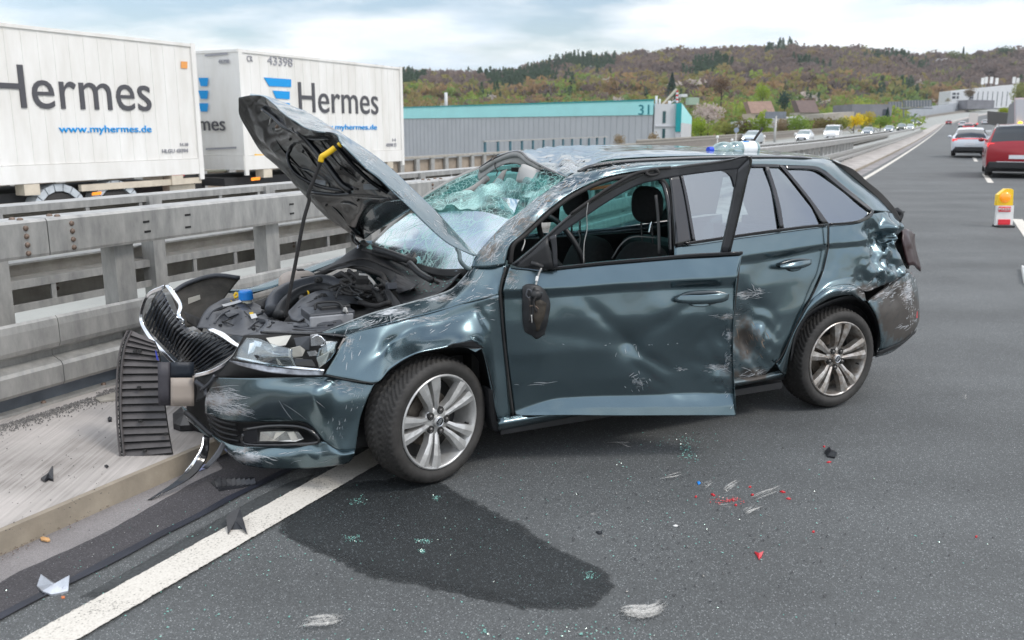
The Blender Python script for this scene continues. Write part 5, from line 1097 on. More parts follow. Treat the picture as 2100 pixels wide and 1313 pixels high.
# carrier parts between grille and bumper
patch('crash_carrier', PLASTIC, [[(398, 775, .70), (430, 765, .62), (470, 748, .56)], [(405, 800, .64), (430, 790, .58), (448, 774, .5)], [(402, 825, .62), (420, 815, .58), (425, 800, .55)]], 6, parent=W, crumple=.02)
ptube('bracket', GREYPL, [(400, 782, .60), (418, 795, .57), (424, 812, .54)], .01, parent=W); ptube('bracket', GREYPL, [(440, 770, .50), (430, 785, .52), (412, 800, .56)], .007, parent=W)
patch('rear_of_bumper', DARK, [[(384, 770, .9), (430, 770, .8), (500, 760, .6), (600, 770, .45)], [(384, 850, .9), (430, 860, .8), (500, 880, .6), (600, 890, .45)], [(400, 900, .95), (440, 905, .8), (500, 930, .6), (600, 930, .45)]], 4, parent=W)
# number plate (bent, plain)
patch('number_plate', mat('plate_beige', (.36, .31, .27), .55, var=(6, .05)), [[(350, 775, .60), (374, 775, .60), (398, 775, .60)], [(350, 833, .60), (374, 833, .60), (398, 833, .60)]], 3, parent=W)
patch('plate_holder', mat('plate_navy', (.012, .018, .028), .5, var=(6, .1)), [[(350, 743, .605), (398, 743, .605)], [(350, 775, .605), (398, 775, .605)]], 3, parent=W)
patch('plate_holder_side', mat('plate_grey', (.052, .050, .060), .55, var=(6, .1)), [[(323, 743, .61), (350, 743, .61)], [(325, 832, .61), (350, 832, .61)]], 3, parent=W)
poly('blue_trim', mat('blue_edge', (.05, .07, .45), .4), [(318, 718, .72), (321, 722, .72), (326, 740, .72), (321, 738, .72)], parent=W, depth=(0, .01, 0))

# ---- engine bay
patch('radiator_cover', GREYPL, [[(402, 672, .86), (420, 640, .98), (440, 622, 1.05), (470, 612, 1.12), (500, 610, 1.15)], [(430, 676, .78), (450, 655, .88), (475, 640, .95), (505, 635, 1.0), (540, 632, 1.02)], [(445, 680, .68), (480, 668, .76), (505, 655, .8), (530, 645, .84), (560, 648, .84)], [(500, 690, .50), (530, 682, .54), (550, 672, .6), (560, 662, .66), (575, 658, .7)]], 8, parent=W, crumple=.006, dents=[(470, 660, 30, .02), (500, 650, 24, -.02), (530, 660, 24, .02), (440, 650, 20, -.02)], axis=Vector((0, .4, -1)))
patch('cover_right_half', GREYPL, [[(545, 655, .62), (590, 660, .54), (640, 662, .42), (700, 655, .34)], [(540, 668, .54), (590, 675, .44), (640, 676, .34), (705, 668, .26)], [(505, 690, .46), (580, 684, .38), (640, 684, .30), (680, 680, .24)]], 6, parent=W, crumple=.006, axis=Vector((0, .3, -1)))
patch('torn_slot', DARK, [[(470, 638, 1.0), (488, 630, 1.0)], [(472, 648, .97), (490, 640, .97)]], 4, parent=W, crumple=.012)
poly('cover_label', WHITEP, [(455, 625, 1.03), (492, 615, 1.08), (496, 619, 1.07), (459, 630, 1.02)], parent=W, depth=(0, .003, -.002)); poly('cover_label', YEL, [(466, 619, 1.08), (474, 616, 1.09), (478, 620, 1.08), (470, 624, 1.07)], parent=W, depth=(0, .003, -.002))
poly('cover_label', WHITEP, [(512, 645, .80), (524, 643, .80), (528, 651, .78), (516, 654, .78)], parent=W, depth=(0, .003, -.002)); poly('cover_label', YEL, [(511, 641, .82), (519, 640, .82), (521, 646, .81), (513, 647, .81)], parent=W, depth=(0, .003, -.002))
c_ = LY(504, 606, 1.1); cp_ = MB().lathe([(0, .028), (.030, .026), (.036, .018), (.037, -.02), (.0, -.022)], 24, Matrix.Translation(c_) @ Matrix.Rotation(math.pi/2, 4, 'X')).build('washer_cap', BLUEC, W, smooth=False)
MB().tube([c_+Vector((0, 0, -.09)), c_+Vector((0, 0, -.02))], .03, 14).build('washer_neck', mat('cream_plastic', (.55, .53, .42), .5), W, smooth=True)
ptube('lifting_eye', YEL, [(480, 608, 1.12), (484, 601, 1.12), (490, 607, 1.11), (481, 611, 1.1)], .006, parent=W)
c_ = LY(612, 583, 1.27); MB().ball(c_, .105, .08, .075, 20, 12, p=.75).build('coolant_tank', mat('milky_plastic', (.50, .43, .38), .5, var=(5, .1)), W, smooth=True)
MB().lathe([(0, .02), (.075, .018), (.08, .0), (.075, -.015)], 24, Matrix.Translation(LY(622, 570, 1.27)) @ Matrix.Rotation(math.pi/2, 4, 'X')).build('coolant_cap', PLASTIC, W, smooth=True)
# intake hoses and covers
ptube('intake_duct', GREYPL, [(560, 640, .78), (566, 615, .85), (590, 597, .95), (630, 585, 1.0), (665, 580, 1.0), (700, 592, .95)], .042, parent=W, seg=14)
ptube('intake_duct', PLASTIC, [(572, 650, .66), (585, 625, .74), (615, 602, .84), (655, 592, .88), (690, 600, .84)], .032, parent=W, seg=14)
ptube('hose', RUBBER, [(540, 632, .92), (545, 620, .95), (565, 614, 1.0)], .014, parent=W)
patch('engine_cover', GREYPL, [[(590, 640, .62), (620, 612, .72), (652, 600, .80), (700, 598, .86), (745, 612, .86)], [(598, 655, .54), (630, 635, .6), (665, 618, .66), (705, 608, .74), (748, 620, .8)], [(612, 660, .45), (650, 648, .5), (690, 630, .56), (722, 622, .64), (752, 628, .7)]], 8, parent=W, crumple=.003, axis=Vector((0, .3, -1)), dents=[(630, 640, 20, -.02), (660, 620, 30, -.02)])
for k in range(4): ptube('cover_rib', PLASTIC, [(655+k*14, 603-k, .76+.02*k), (700+k*8, 606+k*2, .78), (735+k*2, 615+k*3, .78-.02*k)], .004, parent=W)
ptube('dipstick_ring', YEL, [(624, 607, .82), (624, 599, .83), (629, 597, .83), (633, 601, .82), (631, 609, .82), (626, 611, .82), (624, 607, .82)], .0045, parent=W, n=4)
c_ = LY(616, 612, .8); MB().ball(c_, .022, .022, .018).build('oil_cap', mat('grey_rubber', (.16, .15, .14), .6), W, smooth=True)
# battery / fuse box
def lboxr(name, c, dx, dy, dz, m, bevel=.01, rz=0, parent=W): return MB().box(-dx, dx, -dy, dy, -dz, dz, Matrix.Translation(c) @ Matrix.Rotation(rz, 4, 'Z')).build(name, m, parent, bevel=bevel)
lboxr('battery', LY(672, 655, .44), .10, .08, .035, mat('battery_grey', (.30, .31, .33), .5, var=(9, .2)), .006); lboxr('battery_lid', LY(672, 642, .45), .105, .085, .02, GREYPL, .008); lboxr('fuse_box', LY(682, 632, .48), .07, .06, .022, PLASTIC, .006)
ptube('battery_handle', PLASTIC, [(646, 636, .42), (650, 622, .43), (690, 620, .42), (702, 630, .40), (704, 640, .38)], .006, parent=W); ptube('battery_clamp', GALV, [(705, 640, .36), (708, 632, .36), (712, 642, .35)], .007, parent=W)
for k, (m_, pts, r_) in enumerate([(GALV, [(668, 566, 1.0), (684, 570, 1.0), (694, 582, .98)], .009), (GALV, [(736, 563, .8), (752, 566, .78), (766, 580, .72), (777, 600, .62)], .008), (RUBBER, [(700, 560, 1.0), (720, 575, .9), (735, 600, .8), (760, 612, .7)], .012), (RUBBER, [(715, 555, 1.0), (745, 580, .8), (750, 600, .7)], .010),
     (RUBBER, [(690, 590, .9), (720, 600, .8), (760, 608, .66), (790, 600, .55)], .012), (DARK, [(730, 590, .8), (770, 600, .65), (785, 620, .5)], .02), (RUBBER, [(650, 575, 1.1), (690, 568, 1.08), (720, 560, 1.05)], .013), (GREYPL, [(640, 588, 1.05), (670, 575, 1.08), (700, 560, 1.12)], .012), (RUBBER, [(738, 620, .6), (770, 628, .48), (800, 620, .4)], .013), (GALV, [(700, 585, .9), (715, 590, .86), (722, 604, .8)], .006)]):
    ptube('hose' if m_ is not GALV else 'metal_pipe', m_, pts, r_, parent=W)
rnd = random.Random(4)
for k in range(16):
    u, v, y = rnd.uniform(690, 790), rnd.uniform(570, 618), rnd.uniform(.6, .95)
    ptube('cable', rnd.choice([RUBBER, PLASTIC, DARK]), [(u, v, y), (u+rnd.uniform(-18, 18), v+rnd.uniform(4, 14), y-.05), (u+rnd.uniform(-30, 30), v+rnd.uniform(10, 26), y-.1)], rnd.uniform(.004, .009), parent=W, n=3, seg=6)
rnd = random.Random(21)
for k in range(26):
    c_ = LY(rnd.uniform(640, 800), rnd.uniform(562, 628), rnd.uniform(.55, 1.05)); mm_ = rnd.choice([GREYPL, PLASTIC, DARK, GALVB, RUBBER, GALV if k % 5 == 0 else DARK])
    if k % 2: MB().box(-rnd.uniform(.012, .04), rnd.uniform(.012, .04), -.02, .02, -rnd.uniform(.008, .02), .014, Matrix.Translation(c_) @ Matrix.Rotation(rnd.uniform(0, 3), 4, 'Z') @ Matrix.Rotation(rnd.uniform(-.5, .5), 4, 'X')).build('bracket', mm_, W, bevel=.003)
    else: MB().lathe([(0, -.02), (.016, -.02), (.018, 0), (.010, .004), (.010, .018), (0, .02)], 12, Matrix.Translation(c_) @ Matrix.Rotation(rnd.uniform(0, 3), 4, 'Z')).build('connector', mm_, W)
patch('slam_panel', DARK, [[(500, 694, .44), (560, 690, .38), (640, 684, .30), (705, 664, .24), (780, 640, .22)], [(505, 700, .42), (560, 697, .36), (640, 692, .28), (705, 676, .22), (780, 650, .20)]], 5, parent=W, crumple=.01)
for u, v in ((452, 668), (520, 676), (560, 664), (600, 668), (640, 668), (478, 628), (540, 640)):
    c_ = LZ(u, v, LY(u, v, .7).z + .012); MB().lathe([(0, -.004), (.006, -.004), (.009, .0), (.009, .006)], 10, Matrix.Translation(LY(u, v, .55 if u > 510 else .8)) @ Matrix.Rotation(math.pi/2, 4, 'X')).build('clip', PLASTIC, W)
patch('engine_block', DARK, [[(470, 640, 1.25), (600, 590, 1.3), (740, 560, 1.3)], [(520, 672, .9), (640, 640, .9), (790, 610, .75)], [(560, 690, .6), (680, 668, .5), (800, 640, .35)]], 6, parent=W, crumple=.03, axis=Vector((0, .2, -1)))
# far wing top edge and cowl
patch('far_wing_top', PAINT, [[(430, 596, 1.42), (500, 592, 1.42), (560, 575, 1.42), (640, 545, 1.42), (745, 510, 1.42)], [(510, 606, 1.38), (560, 590, 1.36), (610, 572, 1.36), (660, 552, 1.36), (745, 520, 1.36)]], 4, parent=W)
patch('cowl_panel', PLASTIC, [[(690, 540, 1.32), (712, 520, 1.35), (745, 505, 1.36), (800, 525, 1.15), (870, 555, .8), (915, 575, .5), (945, 560, .3)], [(650, 556, 1.3), (700, 538, 1.25), (745, 528, 1.18), (795, 545, 1.0), (845, 575, .72), (880, 600, .45), (915, 592, .27)], [(700, 552, 1.15), (730, 545, 1.1), (760, 550, 1.02), (795, 570, .85), (812, 598, .6), (825, 622, .4), (870, 612, .25)]], 7, parent=W, crumple=.004, axis=Vector((0, .3, -1)))
ptube('cowl_seal', RUBBER, [(632, 572, 1.25), (645, 567, 1.25), (668, 558, 1.24), (700, 545, 1.2), (730, 548, 1.12), (765, 558, 1.0), (785, 566, .9), (790, 585, .75), (782, 600, .62), (790, 612, .54)], .014, parent=W, seg=10)
poly('cowl_end', PLASTIC, [(609, 553, 1.26), (622, 552, 1.26), (640, 565, 1.25), (628, 568, 1.25), (612, 560, 1.26)], parent=W, depth=(0, .03, 0))
poly('seal_block', PLASTIC, [(790, 598, .5), (800, 596, .5), (822, 622, .4), (812, 632, .4), (798, 622, .44)], parent=W, depth=(0, .04, 0))
gm_ = bpy.data.materials.new('mesh_grille'); gm_.use_nodes = True; b_ = gm_.node_tree.nodes['Principled BSDF']; v_ = N(gm_.node_tree, 'ShaderNodeTexVoronoi'); v_.inputs['Scale'].default_value = 70; v_.inputs['Randomness'].default_value = .1
tc_ = N(gm_.node_tree, 'ShaderNodeTexCoord'); gm_.node_tree.links.new(tc_.outputs['Object'], v_.inputs['Vector']); r_ = N(gm_.node_tree, 'ShaderNodeValToRGB'); r_.color_ramp.elements[0].position = .35; r_.color_ramp.elements[0].color = (.004, .004, .004, 1); r_.color_ramp.elements[1].position = .55; r_.color_ramp.elements[1].color = (.05, .05, .055, 1)
gm_.node_tree.links.new(v_.outputs['Distance'], r_.inputs[0]); gm_.node_tree.links.new(r_.outputs[0], b_.inputs['Base Color'])
patch('cowl_mesh', gm_, [[(812, 562, .80), (840, 572, .68), (860, 582, .55)], [(804, 583, .70), (825, 590, .58), (845, 593, .46)], [(815, 603, .54), (828, 598, .5), (838, 595, .46)]], 4, parent=W, axis=Vector((0, .3, -1)))
for m_, pts, r_ in ((RUBBER, [(745, 515, 1.3), (770, 520, 1.2), (810, 528, 1.0), (850, 536, .8)], .018), (PLASTIC, [(770, 512, 1.2), (800, 520, 1.05), (840, 535, .85)], .022), (PLASTIC, [(840, 540, .72), (860, 560, .58), (885, 575, .45)], .016), (CHROME, [(735, 500, 1.38), (733, 525, 1.3)], .006), (CHROME, [(738, 522, 1.3), (755, 530, 1.2)], .004), (RUBBER, [(744, 498, 1.4), (752, 505, 1.36), (775, 510, 1.3)], .02)):
    ptube('wiper_linkage', m_, pts, r_, parent=W)
rnd = random.Random(8)
for k in range(10):
    u = 752+k*11; v = 508+k*2.6; y = 1.3-.05*k
    poly('glass_rubble', rnd.choice([DARK, TEALG, PLASTIC, TEALG]), [(u, v, y), (u+rnd.uniform(6, 14), v-rnd.uniform(3, 12), y), (u+rnd.uniform(10, 18), v+rnd.uniform(2, 8), y-.03), (u+4, v+rnd.uniform(4, 10), y-.03)], parent=W, depth=(0, .015, 0))
ptube('bonnet_hinge', mat('grey_paint', (.14, .18, .19), .4, .4), [(936, 508, .22), (942, 520, .21), (944, 535, .2), (955, 548, .2), (966, 552, .2)], .010, parent=W, seg=8)
ptube('bonnet_hinge', GLOSSBLK, [(722, 478, 1.42), (726, 492, 1.42), (736, 502, 1.4), (740, 508, 1.4)], .014, parent=W, seg=8)

# ---- bonnet
BLK = mat('bonnet_underside', (.006, .007, .009), .25, coat=.35, spec=.2, var=(6, .4), bump=(5, .15, .01))
NEAR = [(513, 196, 1.15), (544, 200, 1.0), (580, 232, .75), (611, 255, .60), (641, 268, .45), (687, 274, .30), (699, 293, .27), (730, 326, .25), (772, 363, .24), (797, 384, .24), (827, 411, .24)]
FARE = [(490, 200, 1.30), (492, 238, 1.45), (513, 274, 1.50), (538, 314, 1.50), (568, 341, 1.50), (600, 372, 1.50), (626, 399, 1.50), (655, 430, 1.50), (675, 451, 1.50), (717, 478, 1.45), (748, 491, 1.40)]
rows = []
for t_ in (0, .15, .3, .5, .7, .88, 1.0):
    r_ = []
    for k, (a, b) in enumerate(zip(NEAR, FARE)):
        u, v, y = [a[i]+(b[i]-a[i])*t_ for i in range(3)]
        if k == 10:
            q = crv([[827, 411, .24], [788, 416, .6], [760, 430, 1.0], [745, 454, 1.3], [748, 491, 1.4]], 10); u, v, y = q[int(t_*40)]
        if k == 9: u -= 6*math.sin(t_*3.14); v += -8*math.sin(t_*3.14)
        r_.append((u, v, y))
    rows.append(r_)
NRM = Vector((.75, 0, .66))
bon = patch('bonnet_inner', BLK, rows, 7, parent=W, axis=NRM, crumple=.004, solid=.004, dents=[(610, 325, 40, .02), (650, 355, 40, .02), (715, 362, 30, .02), (760, 385, 34, .015), (560, 250, 22, .02), (540, 230, 16, .015), (660, 330, 60, -.02, 50, 5), (560, 300, 60, -.015, 50, 5), (700, 430, 40, .015), (640, 400, 70, -.015, 40, 6)])
SILU = [(513, 193, 1.25), (544, 197, 1.12), (587, 213, 0.98), (612, 223, 0.86), (632, 232, 0.76), (681, 262, 0.52), (724, 290, 0.44), (755, 310, 0.41), (785, 332, 0.40), (815, 358, 0.39), (845, 387, 0.38), (875, 415, 0.37), (899, 439, 0.36), (937, 480, 0.34), (978, 524, 0.23)]
SILL = [(513, 196, 1.13), (544, 200, .98), (580, 232, .73), (605, 250, .60), (641, 269, .45), (687, 275, .29), (699, 294, .25), (722, 318, .24), (750, 346, .235), (778, 368, .235), (806, 395, .23), (838, 425, .225), (876, 463, .22), (920, 500, .21), (972, 525, .205)]
MID = [tuple((a[i]+b[i])/2 - (.006 if i == 2 else 0) for i in range(3)) for a, b in zip(SILU, SILL)]
patch('bonnet_edge', PAINT, [SILU, MID, SILL], 9, parent=W, wear=True, crumple=.002, ridge=[(610, 235, 60, .04), (680, 268, 40, .03)], dents=[(600, 230, 22, .03), (640, 255, 20, -.02), (680, 270, 14, .02)], solid=.004)
patch('bonnet_skin', PAINT, [[(u, v-1, y) for u, v, y in SILU[:12]], [(u*.5+b[0]*.5, v*.5+b[1]*.5, (y+b[2])*.5) for (u, v, y), b in zip(SILU[:12], FARE+[FARE[-1]])], FARE+[FARE[-1]]], 4, parent=W, axis=NRM, wear=True).location = (.021, .075, -.002)
# stamped ribs on the inside of the bonnet
for pts, r_ in (([(612, 270, .7), (640, 300, .65), (668, 335, .55), (700, 378, .45), (720, 392, .4)], .016), ([(690, 300, .35), (720, 335, .34), (760, 372, .34), (795, 395, .34)], .010), ([(560, 300, 1.4), (600, 345, 1.4), (650, 395, 1.38), (700, 440, 1.35), (735, 480, 1.35)], .016), ([(540, 225, 1.1), (560, 240, 1.0), (585, 262, .85), (612, 272, .75)], .014),
                ([(600, 300, 1.1), (590, 320, 1.1), (600, 350, 1.05), (630, 372, .98), (665, 385, .9), (705, 392, .75)], .010), ([(545, 250, 1.3), (560, 280, 1.3), (585, 310, 1.25)], .012), ([(640, 395, 1.2), (690, 400, 1.0), (740, 398, .75), (820, 404, .35)], .012)):
    ptube('bonnet_rib', BLK, pts, r_, parent=W, seg=10)
ptube('bonnet_latch', GALV, [(553, 256, 1.02), (556, 243, 1.0), (566, 241, .97), (584, 252, .92), (578, 262, .94), (566, 266, .97)], .0045, parent=W)
ptube('bonnet_latch', BOLT, [(566, 262, .96), (574, 255, .94), (586, 258, .9)], .008, parent=W)
for q in ([(745, 378, .42), (795, 378, .38), (795, 389, .38), (746, 389, .42)], [(640, 368, 1.1), (668, 370, 1.04), (667, 383, 1.04), (645, 380, 1.1)]):
    poly('paper_label', mat('grey_label', (.20, .22, .24), .4), q, parent=W, depth=(.005, .005, .0))
rod = ptube('prop_rod', RUBBER, [(586, 650, .47), (594, 600, .44), (606, 540, .42), (622, 455, .38), (634, 412, .36), (632, 398, .355), (645, 365, .34), (658, 332, .32)], .0085, parent=W, n=6, seg=8)
grp_ = ptube('prop_rod_grip', YEL, [(657.5, 332, .315), (660, 322, .31), (666, 318, .305), (678, 310, .30), (687, 303, .295)], .0125, parent=W, n=4, seg=10)
ptube('prop_rod_tip', RUBBER, [(686, 304, .295), (697, 297, .29)], .006, parent=W); ptube('prop_rod_clip', YEL, [(695, 299, .29), (700, 294, .285)], .012, parent=W)

# ---- windscreen
patch('windscreen_bright_sheet', WSREFL, [
    [(765, 499, 1.36), (810, 520, 1.12), (855, 538, .88), (900, 550, .62), (935, 553, .38), (962, 550, .24)],
    [(800, 462, 1.36), (845, 470, 1.1), (890, 478, .85), (938, 488, .6), (975, 498, .36), (1003, 502, .20)],
    [(838, 432, 1.38), (880, 430, 1.14), (930, 428, .9), (985, 432, .62), (1030, 445, .36), (1050, 452, .20)]], 8, parent=W, axis=Vector((.5, .1, -1)), dents=[(880, 480, 110, .03)], crumple=.002, solid=.0)
patch('windscreen_crumpled_upper', WSHIELD, [
    [(838, 432, 1.38), (880, 430, 1.14), (930, 428, .9), (985, 432, .62), (1030, 445, .36), (1052, 452, .20)],
    [(866, 412, 1.40), (915, 413, 1.15), (970, 405, .92), (1015, 404, .66), (1060, 410, .42), (1092, 418, .21)],
    [(905, 398, 1.41), (960, 398, 1.17), (1000, 384, .95), (1035, 378, .7), (1078, 376, .45), (1125, 388, .22)],
    [(915, 394, 1.42), (968, 394, 1.2), (1008, 374, .96), (1040, 370, .7), (1085, 366, .45), (1160, 366, .235)]], 10, parent=W, axis=Vector((.5, .1, -1)), crumple=.028, solid=.0, dents=[(1040, 425, 50, .05), (1000, 400, 26, -.04), (1070, 395, 20, .04)])
patch('windscreen_far_strip', WSM, [[(838, 430, 1.40), (862, 410, 1.41), (905, 383, 1.42), (950, 360, 1.43), (985, 346, 1.44)], [(850, 430, 1.34), (885, 414, 1.34), (930, 402, 1.34), (975, 380, 1.36), (1000, 362, 1.38)]], 8, parent=W, crumple=.008, solid=.0)
patch('windscreen_roof_flap', WSM, [[(1100, 354, .36), (1118, 350, .33), (1140, 356, .28), (1162, 364, .24)], [(1080, 385, .40), (1100, 378, .34), (1120, 378, .27), (1140, 380, .23)], [(1068, 405, .4), (1080, 405, .33), (1095, 405, .26), (1110, 402, .22)]], 7, parent=W, crumple=.012, solid=.0)
patch('dark_crack_field', TEALG, [[(995, 410, .75), (1030, 405, .6), (1065, 410, .45)], [(1005, 420, .72), (1035, 420, .58), (1060, 428, .42)], [(1030, 432, .6), (1045, 438, .5), (1052, 445, .4)]], 7, parent=W, crumple=.03, solid=.0)
ptube('far_pillar', HEADL, [(765, 500, 1.42), (838, 430, 1.43), (905, 383, 1.45), (950, 360, 1.46), (985, 345, 1.47)], .014, parent=W, seg=8)
patch('scuttle_black_band', DARK, [[(760, 500, 1.37), (810, 521, 1.13), (855, 539, .89), (900, 551, .63), (962, 551, .24)], [(770, 515, 1.32), (820, 535, 1.05), (860, 553, .82), (905, 567, .56), (950, 566, .28)]], 5, parent=W)

# ---- roof
ROOFC = [
    [(1063, 311, 1.00), (1085, 326, .80), (1112, 340, .58), (1140, 354, .38), (1160, 364, .26)],
    [(1075, 308, 1.12), (1100, 322, .85), (1135, 334, .62), (1165, 346, .42), (1186, 350, .29)],
    [(1099, 305, 1.28), (1140, 318, .95), (1172, 324, .68), (1196, 332, .45), (1206, 338, .30)],
    [(1129, 301, 1.38), (1180, 308, 1.05), (1215, 315, .75), (1238, 322, .48), (1250, 328, .30)],
    [(1228, 298, 1.42), (1250, 304, 1.1), (1275, 309, .78), (1295, 315, .5), (1310, 323, .30)],
    [(1334, 298.5, 1.42), (1350, 302, 1.1), (1365, 306, .78), (1385, 311, .5), (1400, 320, .29)],
    [(1411, 300.5, 1.42), (1430, 303, 1.1), (1445, 307, .78), (1465, 312, .5), (1480, 319, .29)],
    [(1550, 307, 1.42), (1560, 309, 1.1), (1570, 311, .78), (1585, 315, .5), (1600, 320, .29)],
    [(1650, 316, 1.42), (1655, 317, 1.1), (1660, 318, .78), (1665, 321, .5), (1672, 325, .29)],
    [(1690, 321, 1.42), (1695, 322, 1.1), (1700, 323, .78), (1703, 326, .5), (1706, 329, .30)]]
patch('roof', PAINT, ROOFC, 8, parent=W, wear=True, axis=Vector((0, 0, -1)), crumple=.001, ridge=[(1130, 338, 50, .014), (1200, 330, 40, .010)], dents=[(1110, 332, 26, .03), (1160, 335, 22, -.03), (1185, 345, 16, .03), (1140, 345, 14, .02), (1200, 320, 30, .015)])
ptube('roof_front_edge', GLOSSBLK, [(984, 345, 1.42), (1018, 323, 1.30), (1063, 311, 1.0), (1085, 326, .80), (1112, 341, .58), (1140, 355, .38), (1160, 365, .26)], .008, parent=W)
ptube('roof_header', HEADL, [(985, 350, 1.40), (1020, 330, 1.28), (1060, 317, 1.02), (1085, 332, .82), (1110, 346, .62)], .016, parent=W, seg=10)
patch('headliner', HEADL, [[(984, 347, 1.42), (1018, 325, 1.30), (1063, 314, 1.02), (1090, 330, .78)], [(975, 375, 1.40), (1010, 350, 1.30), (1045, 335, 1.1), (1085, 345, .85)]], 5, parent=W)
patch('sun_visor', HEADL, [[(1030, 352, 1.2), (1040, 348, 1.2)], [(1008, 378, 1.15), (1030, 376, 1.15)]], 4, parent=W, solid=.012)
patch('sun_visor', mat('visor_light', (.42, .42, .41), .8), [[(1065, 345, .7), (1075, 338, .7), (1108, 352, .6)], [(1059, 375, .72), (1080, 376, .62), (1095, 376, .55)]], 4, parent=W, solid=.012)
ptube('far_grab_rail', HEADL, [(915, 412, 1.32), (945, 400, 1.32), (975, 385, 1.33), (1000, 365, 1.35)], .02, parent=W)
ptube('loose_wire', RUBBER, [(1016, 330, 1.3), (1015, 342, 1.25), (1020, 352, 1.22), (1018, 360, 1.2)], .003, parent=W); ptube('loose_wire', BOLT, [(1008, 330, 1.3), (1014, 322, 1.3), (1022, 321, 1.28), (1026, 326, 1.26)], .003, parent=W)
lbox('headliner_main', 1.1, 2.6, .30, 1.40, 1.30, 1.325, FABRIC)
# roof rail strip
patch('roof_rail', GLOSSBLK, [[(1184, 352, .28), (1210, 340, .275), (1260, 332, .27), (1340, 326.5, .27), (1450, 322.5, .27), (1560, 321, .27), (1640, 322, .27), (1665, 325, .28)], [(1190, 353, .265), (1215, 343, .26), (1262, 335.5, .255), (1340, 330, .255), (1450, 325.5, .255), (1560, 324, .255), (1640, 325, .255), (1665, 327, .27)]], 6, parent=W, solid=.012)
# ---- A pillar + cant rail + D pillar (one stamped side frame)
patch('side_frame', PAINT, [
    [(966, 549, .20), (981, 518, .20), (1035, 459, .205), (1068, 434, .21), (1104, 404, .215), (1159, 366, .235), (1186, 354, .255), (1228, 344, .26), (1270, 336, .26), (1325, 331, .26), (1400, 327.5, .265), (1477, 325.5, .265), (1545, 324, .265), (1611, 323.5, .265), (1663, 326, .27), (1701, 330, .27), (1740, 355, .245), (1766, 376, .22), (1802, 407, .18), (1829, 436, .15)],
    [(1005, 548, .11), (1018, 510, .115), (1056, 468, .13), (1092, 436, .14), (1133, 404, .16), (1190, 377, .19), (1225, 360, .20), (1250, 350, .205), (1300, 342, .21), (1345, 337, .215), (1410, 333, .22), (1480, 331, .22), (1543, 330, .22), (1608, 331, .22), (1664, 333, .22), (1696, 339, .21), (1727, 362, .19), (1754, 384, .16), (1785, 410, .13), (1808, 434, .10)],
    [(1036, 545, .08), (1046, 503, .09), (1071, 481, .10), (1118, 437, .12), (1168, 398, .15), (1228, 368, .18), (1270, 357, .19), (1300, 352, .195), (1330, 348, .20), (1370, 345, .20), (1420, 342, .20), (1480, 340, .20), (1541, 338, .20), (1604, 339, .20), (1665, 341, .19), (1690, 350, .18), (1715, 370, .165), (1742, 392, .14), (1768, 413, .11), (1790, 432, .08)]],
    7, parent=W, wear=True, crumple=.0025, dents=[(1200, 350, 26, .012), (1120, 420, 20, .01)])
ptube('door_seal', RUBBER, [(1046, 542, .10), (1052, 503, .10), (1076, 482, .115), (1122, 440, .135), (1172, 403, .16), (1232, 374, .19), (1290, 360, .205), (1335, 358, .205), (1360, 372, .20), (1374, 400, .17), (1382, 450, .11), (1386, 520, .07)], .012, parent=W, n=6, seg=10)
ptube('door_seal', GLOSSBLK, [(1340, 362, .215), (1352, 368, .21), (1363, 385, .19), (1372, 430, .14), (1376, 525, .08)], .012, parent=W, n=6)
patch('hinge_pillar', PAINT, [[(1036, 545, .07), (1026, 575, .06), (1022, 600, .05)], [(1046, 543, .10), (1038, 575, .10), (1034, 605, .09)]], 5, parent=W, wear=True)

# ---- rear quarter and rear door
patch('rear_door', PAINT, [
    [(1383, 505, .06), (1425, 500, .06), (1475, 493, .06), (1520, 486, .06), (1560, 481, .06), (1600, 475, .06), (1650, 468, .06), (1698, 462, .06)],
    [(1383, 545, .03), (1425, 541, .03), (1475, 534, .03), (1520, 527, .03), (1560, 521, .03), (1600, 516, .03), (1650, 508, .03), (1698, 501, .03)],
    [(1383, 560, .045), (1425, 556, .045), (1475, 548, .045), (1520, 540, .045), (1560, 533, .045), (1600, 527, .045), (1650, 517, .045), (1697, 507, .04)],
    [(1383, 610, .035), (1425, 606, .03), (1475, 598, .03), (1520, 592, .03), (1560, 588, .025), (1600, 580, .02), (1640, 572, .02), (1685, 560, .02)],
    [(1383, 680, .03), (1425, 676, .03), (1475, 668, .03), (1520, 660, .03), (1560, 652, .02), (1595, 645, .01), (1630, 635, .0), (1660, 617, .0)],
    [(1383, 745, .03), (1425, 740, .03), (1475, 734, .03), (1515, 725, .03), (1550, 720, .02), (1580, 712, .01), (1605, 700, .0), (1625, 686, .0)],
    [(1383, 808, .05), (1425, 803, .05), (1470, 796, .05), (1508, 788, .05), (1540, 780, .04), (1562, 770, .03), (1580, 757, .02), (1591, 745, .01)]],
    8, parent=W, wear=True, lin=True, crumple=.001, ridge=[(1540, 680, 46, .03), (1550, 770, 40, .015)], dents=[(1535, 650, 34, .05), (1525, 700, 30, .05), (1550, 620, 50, .02, 40, 3), (1510, 560, 30, -.01), (1560, 690, 30, -.02, 60, 2)])
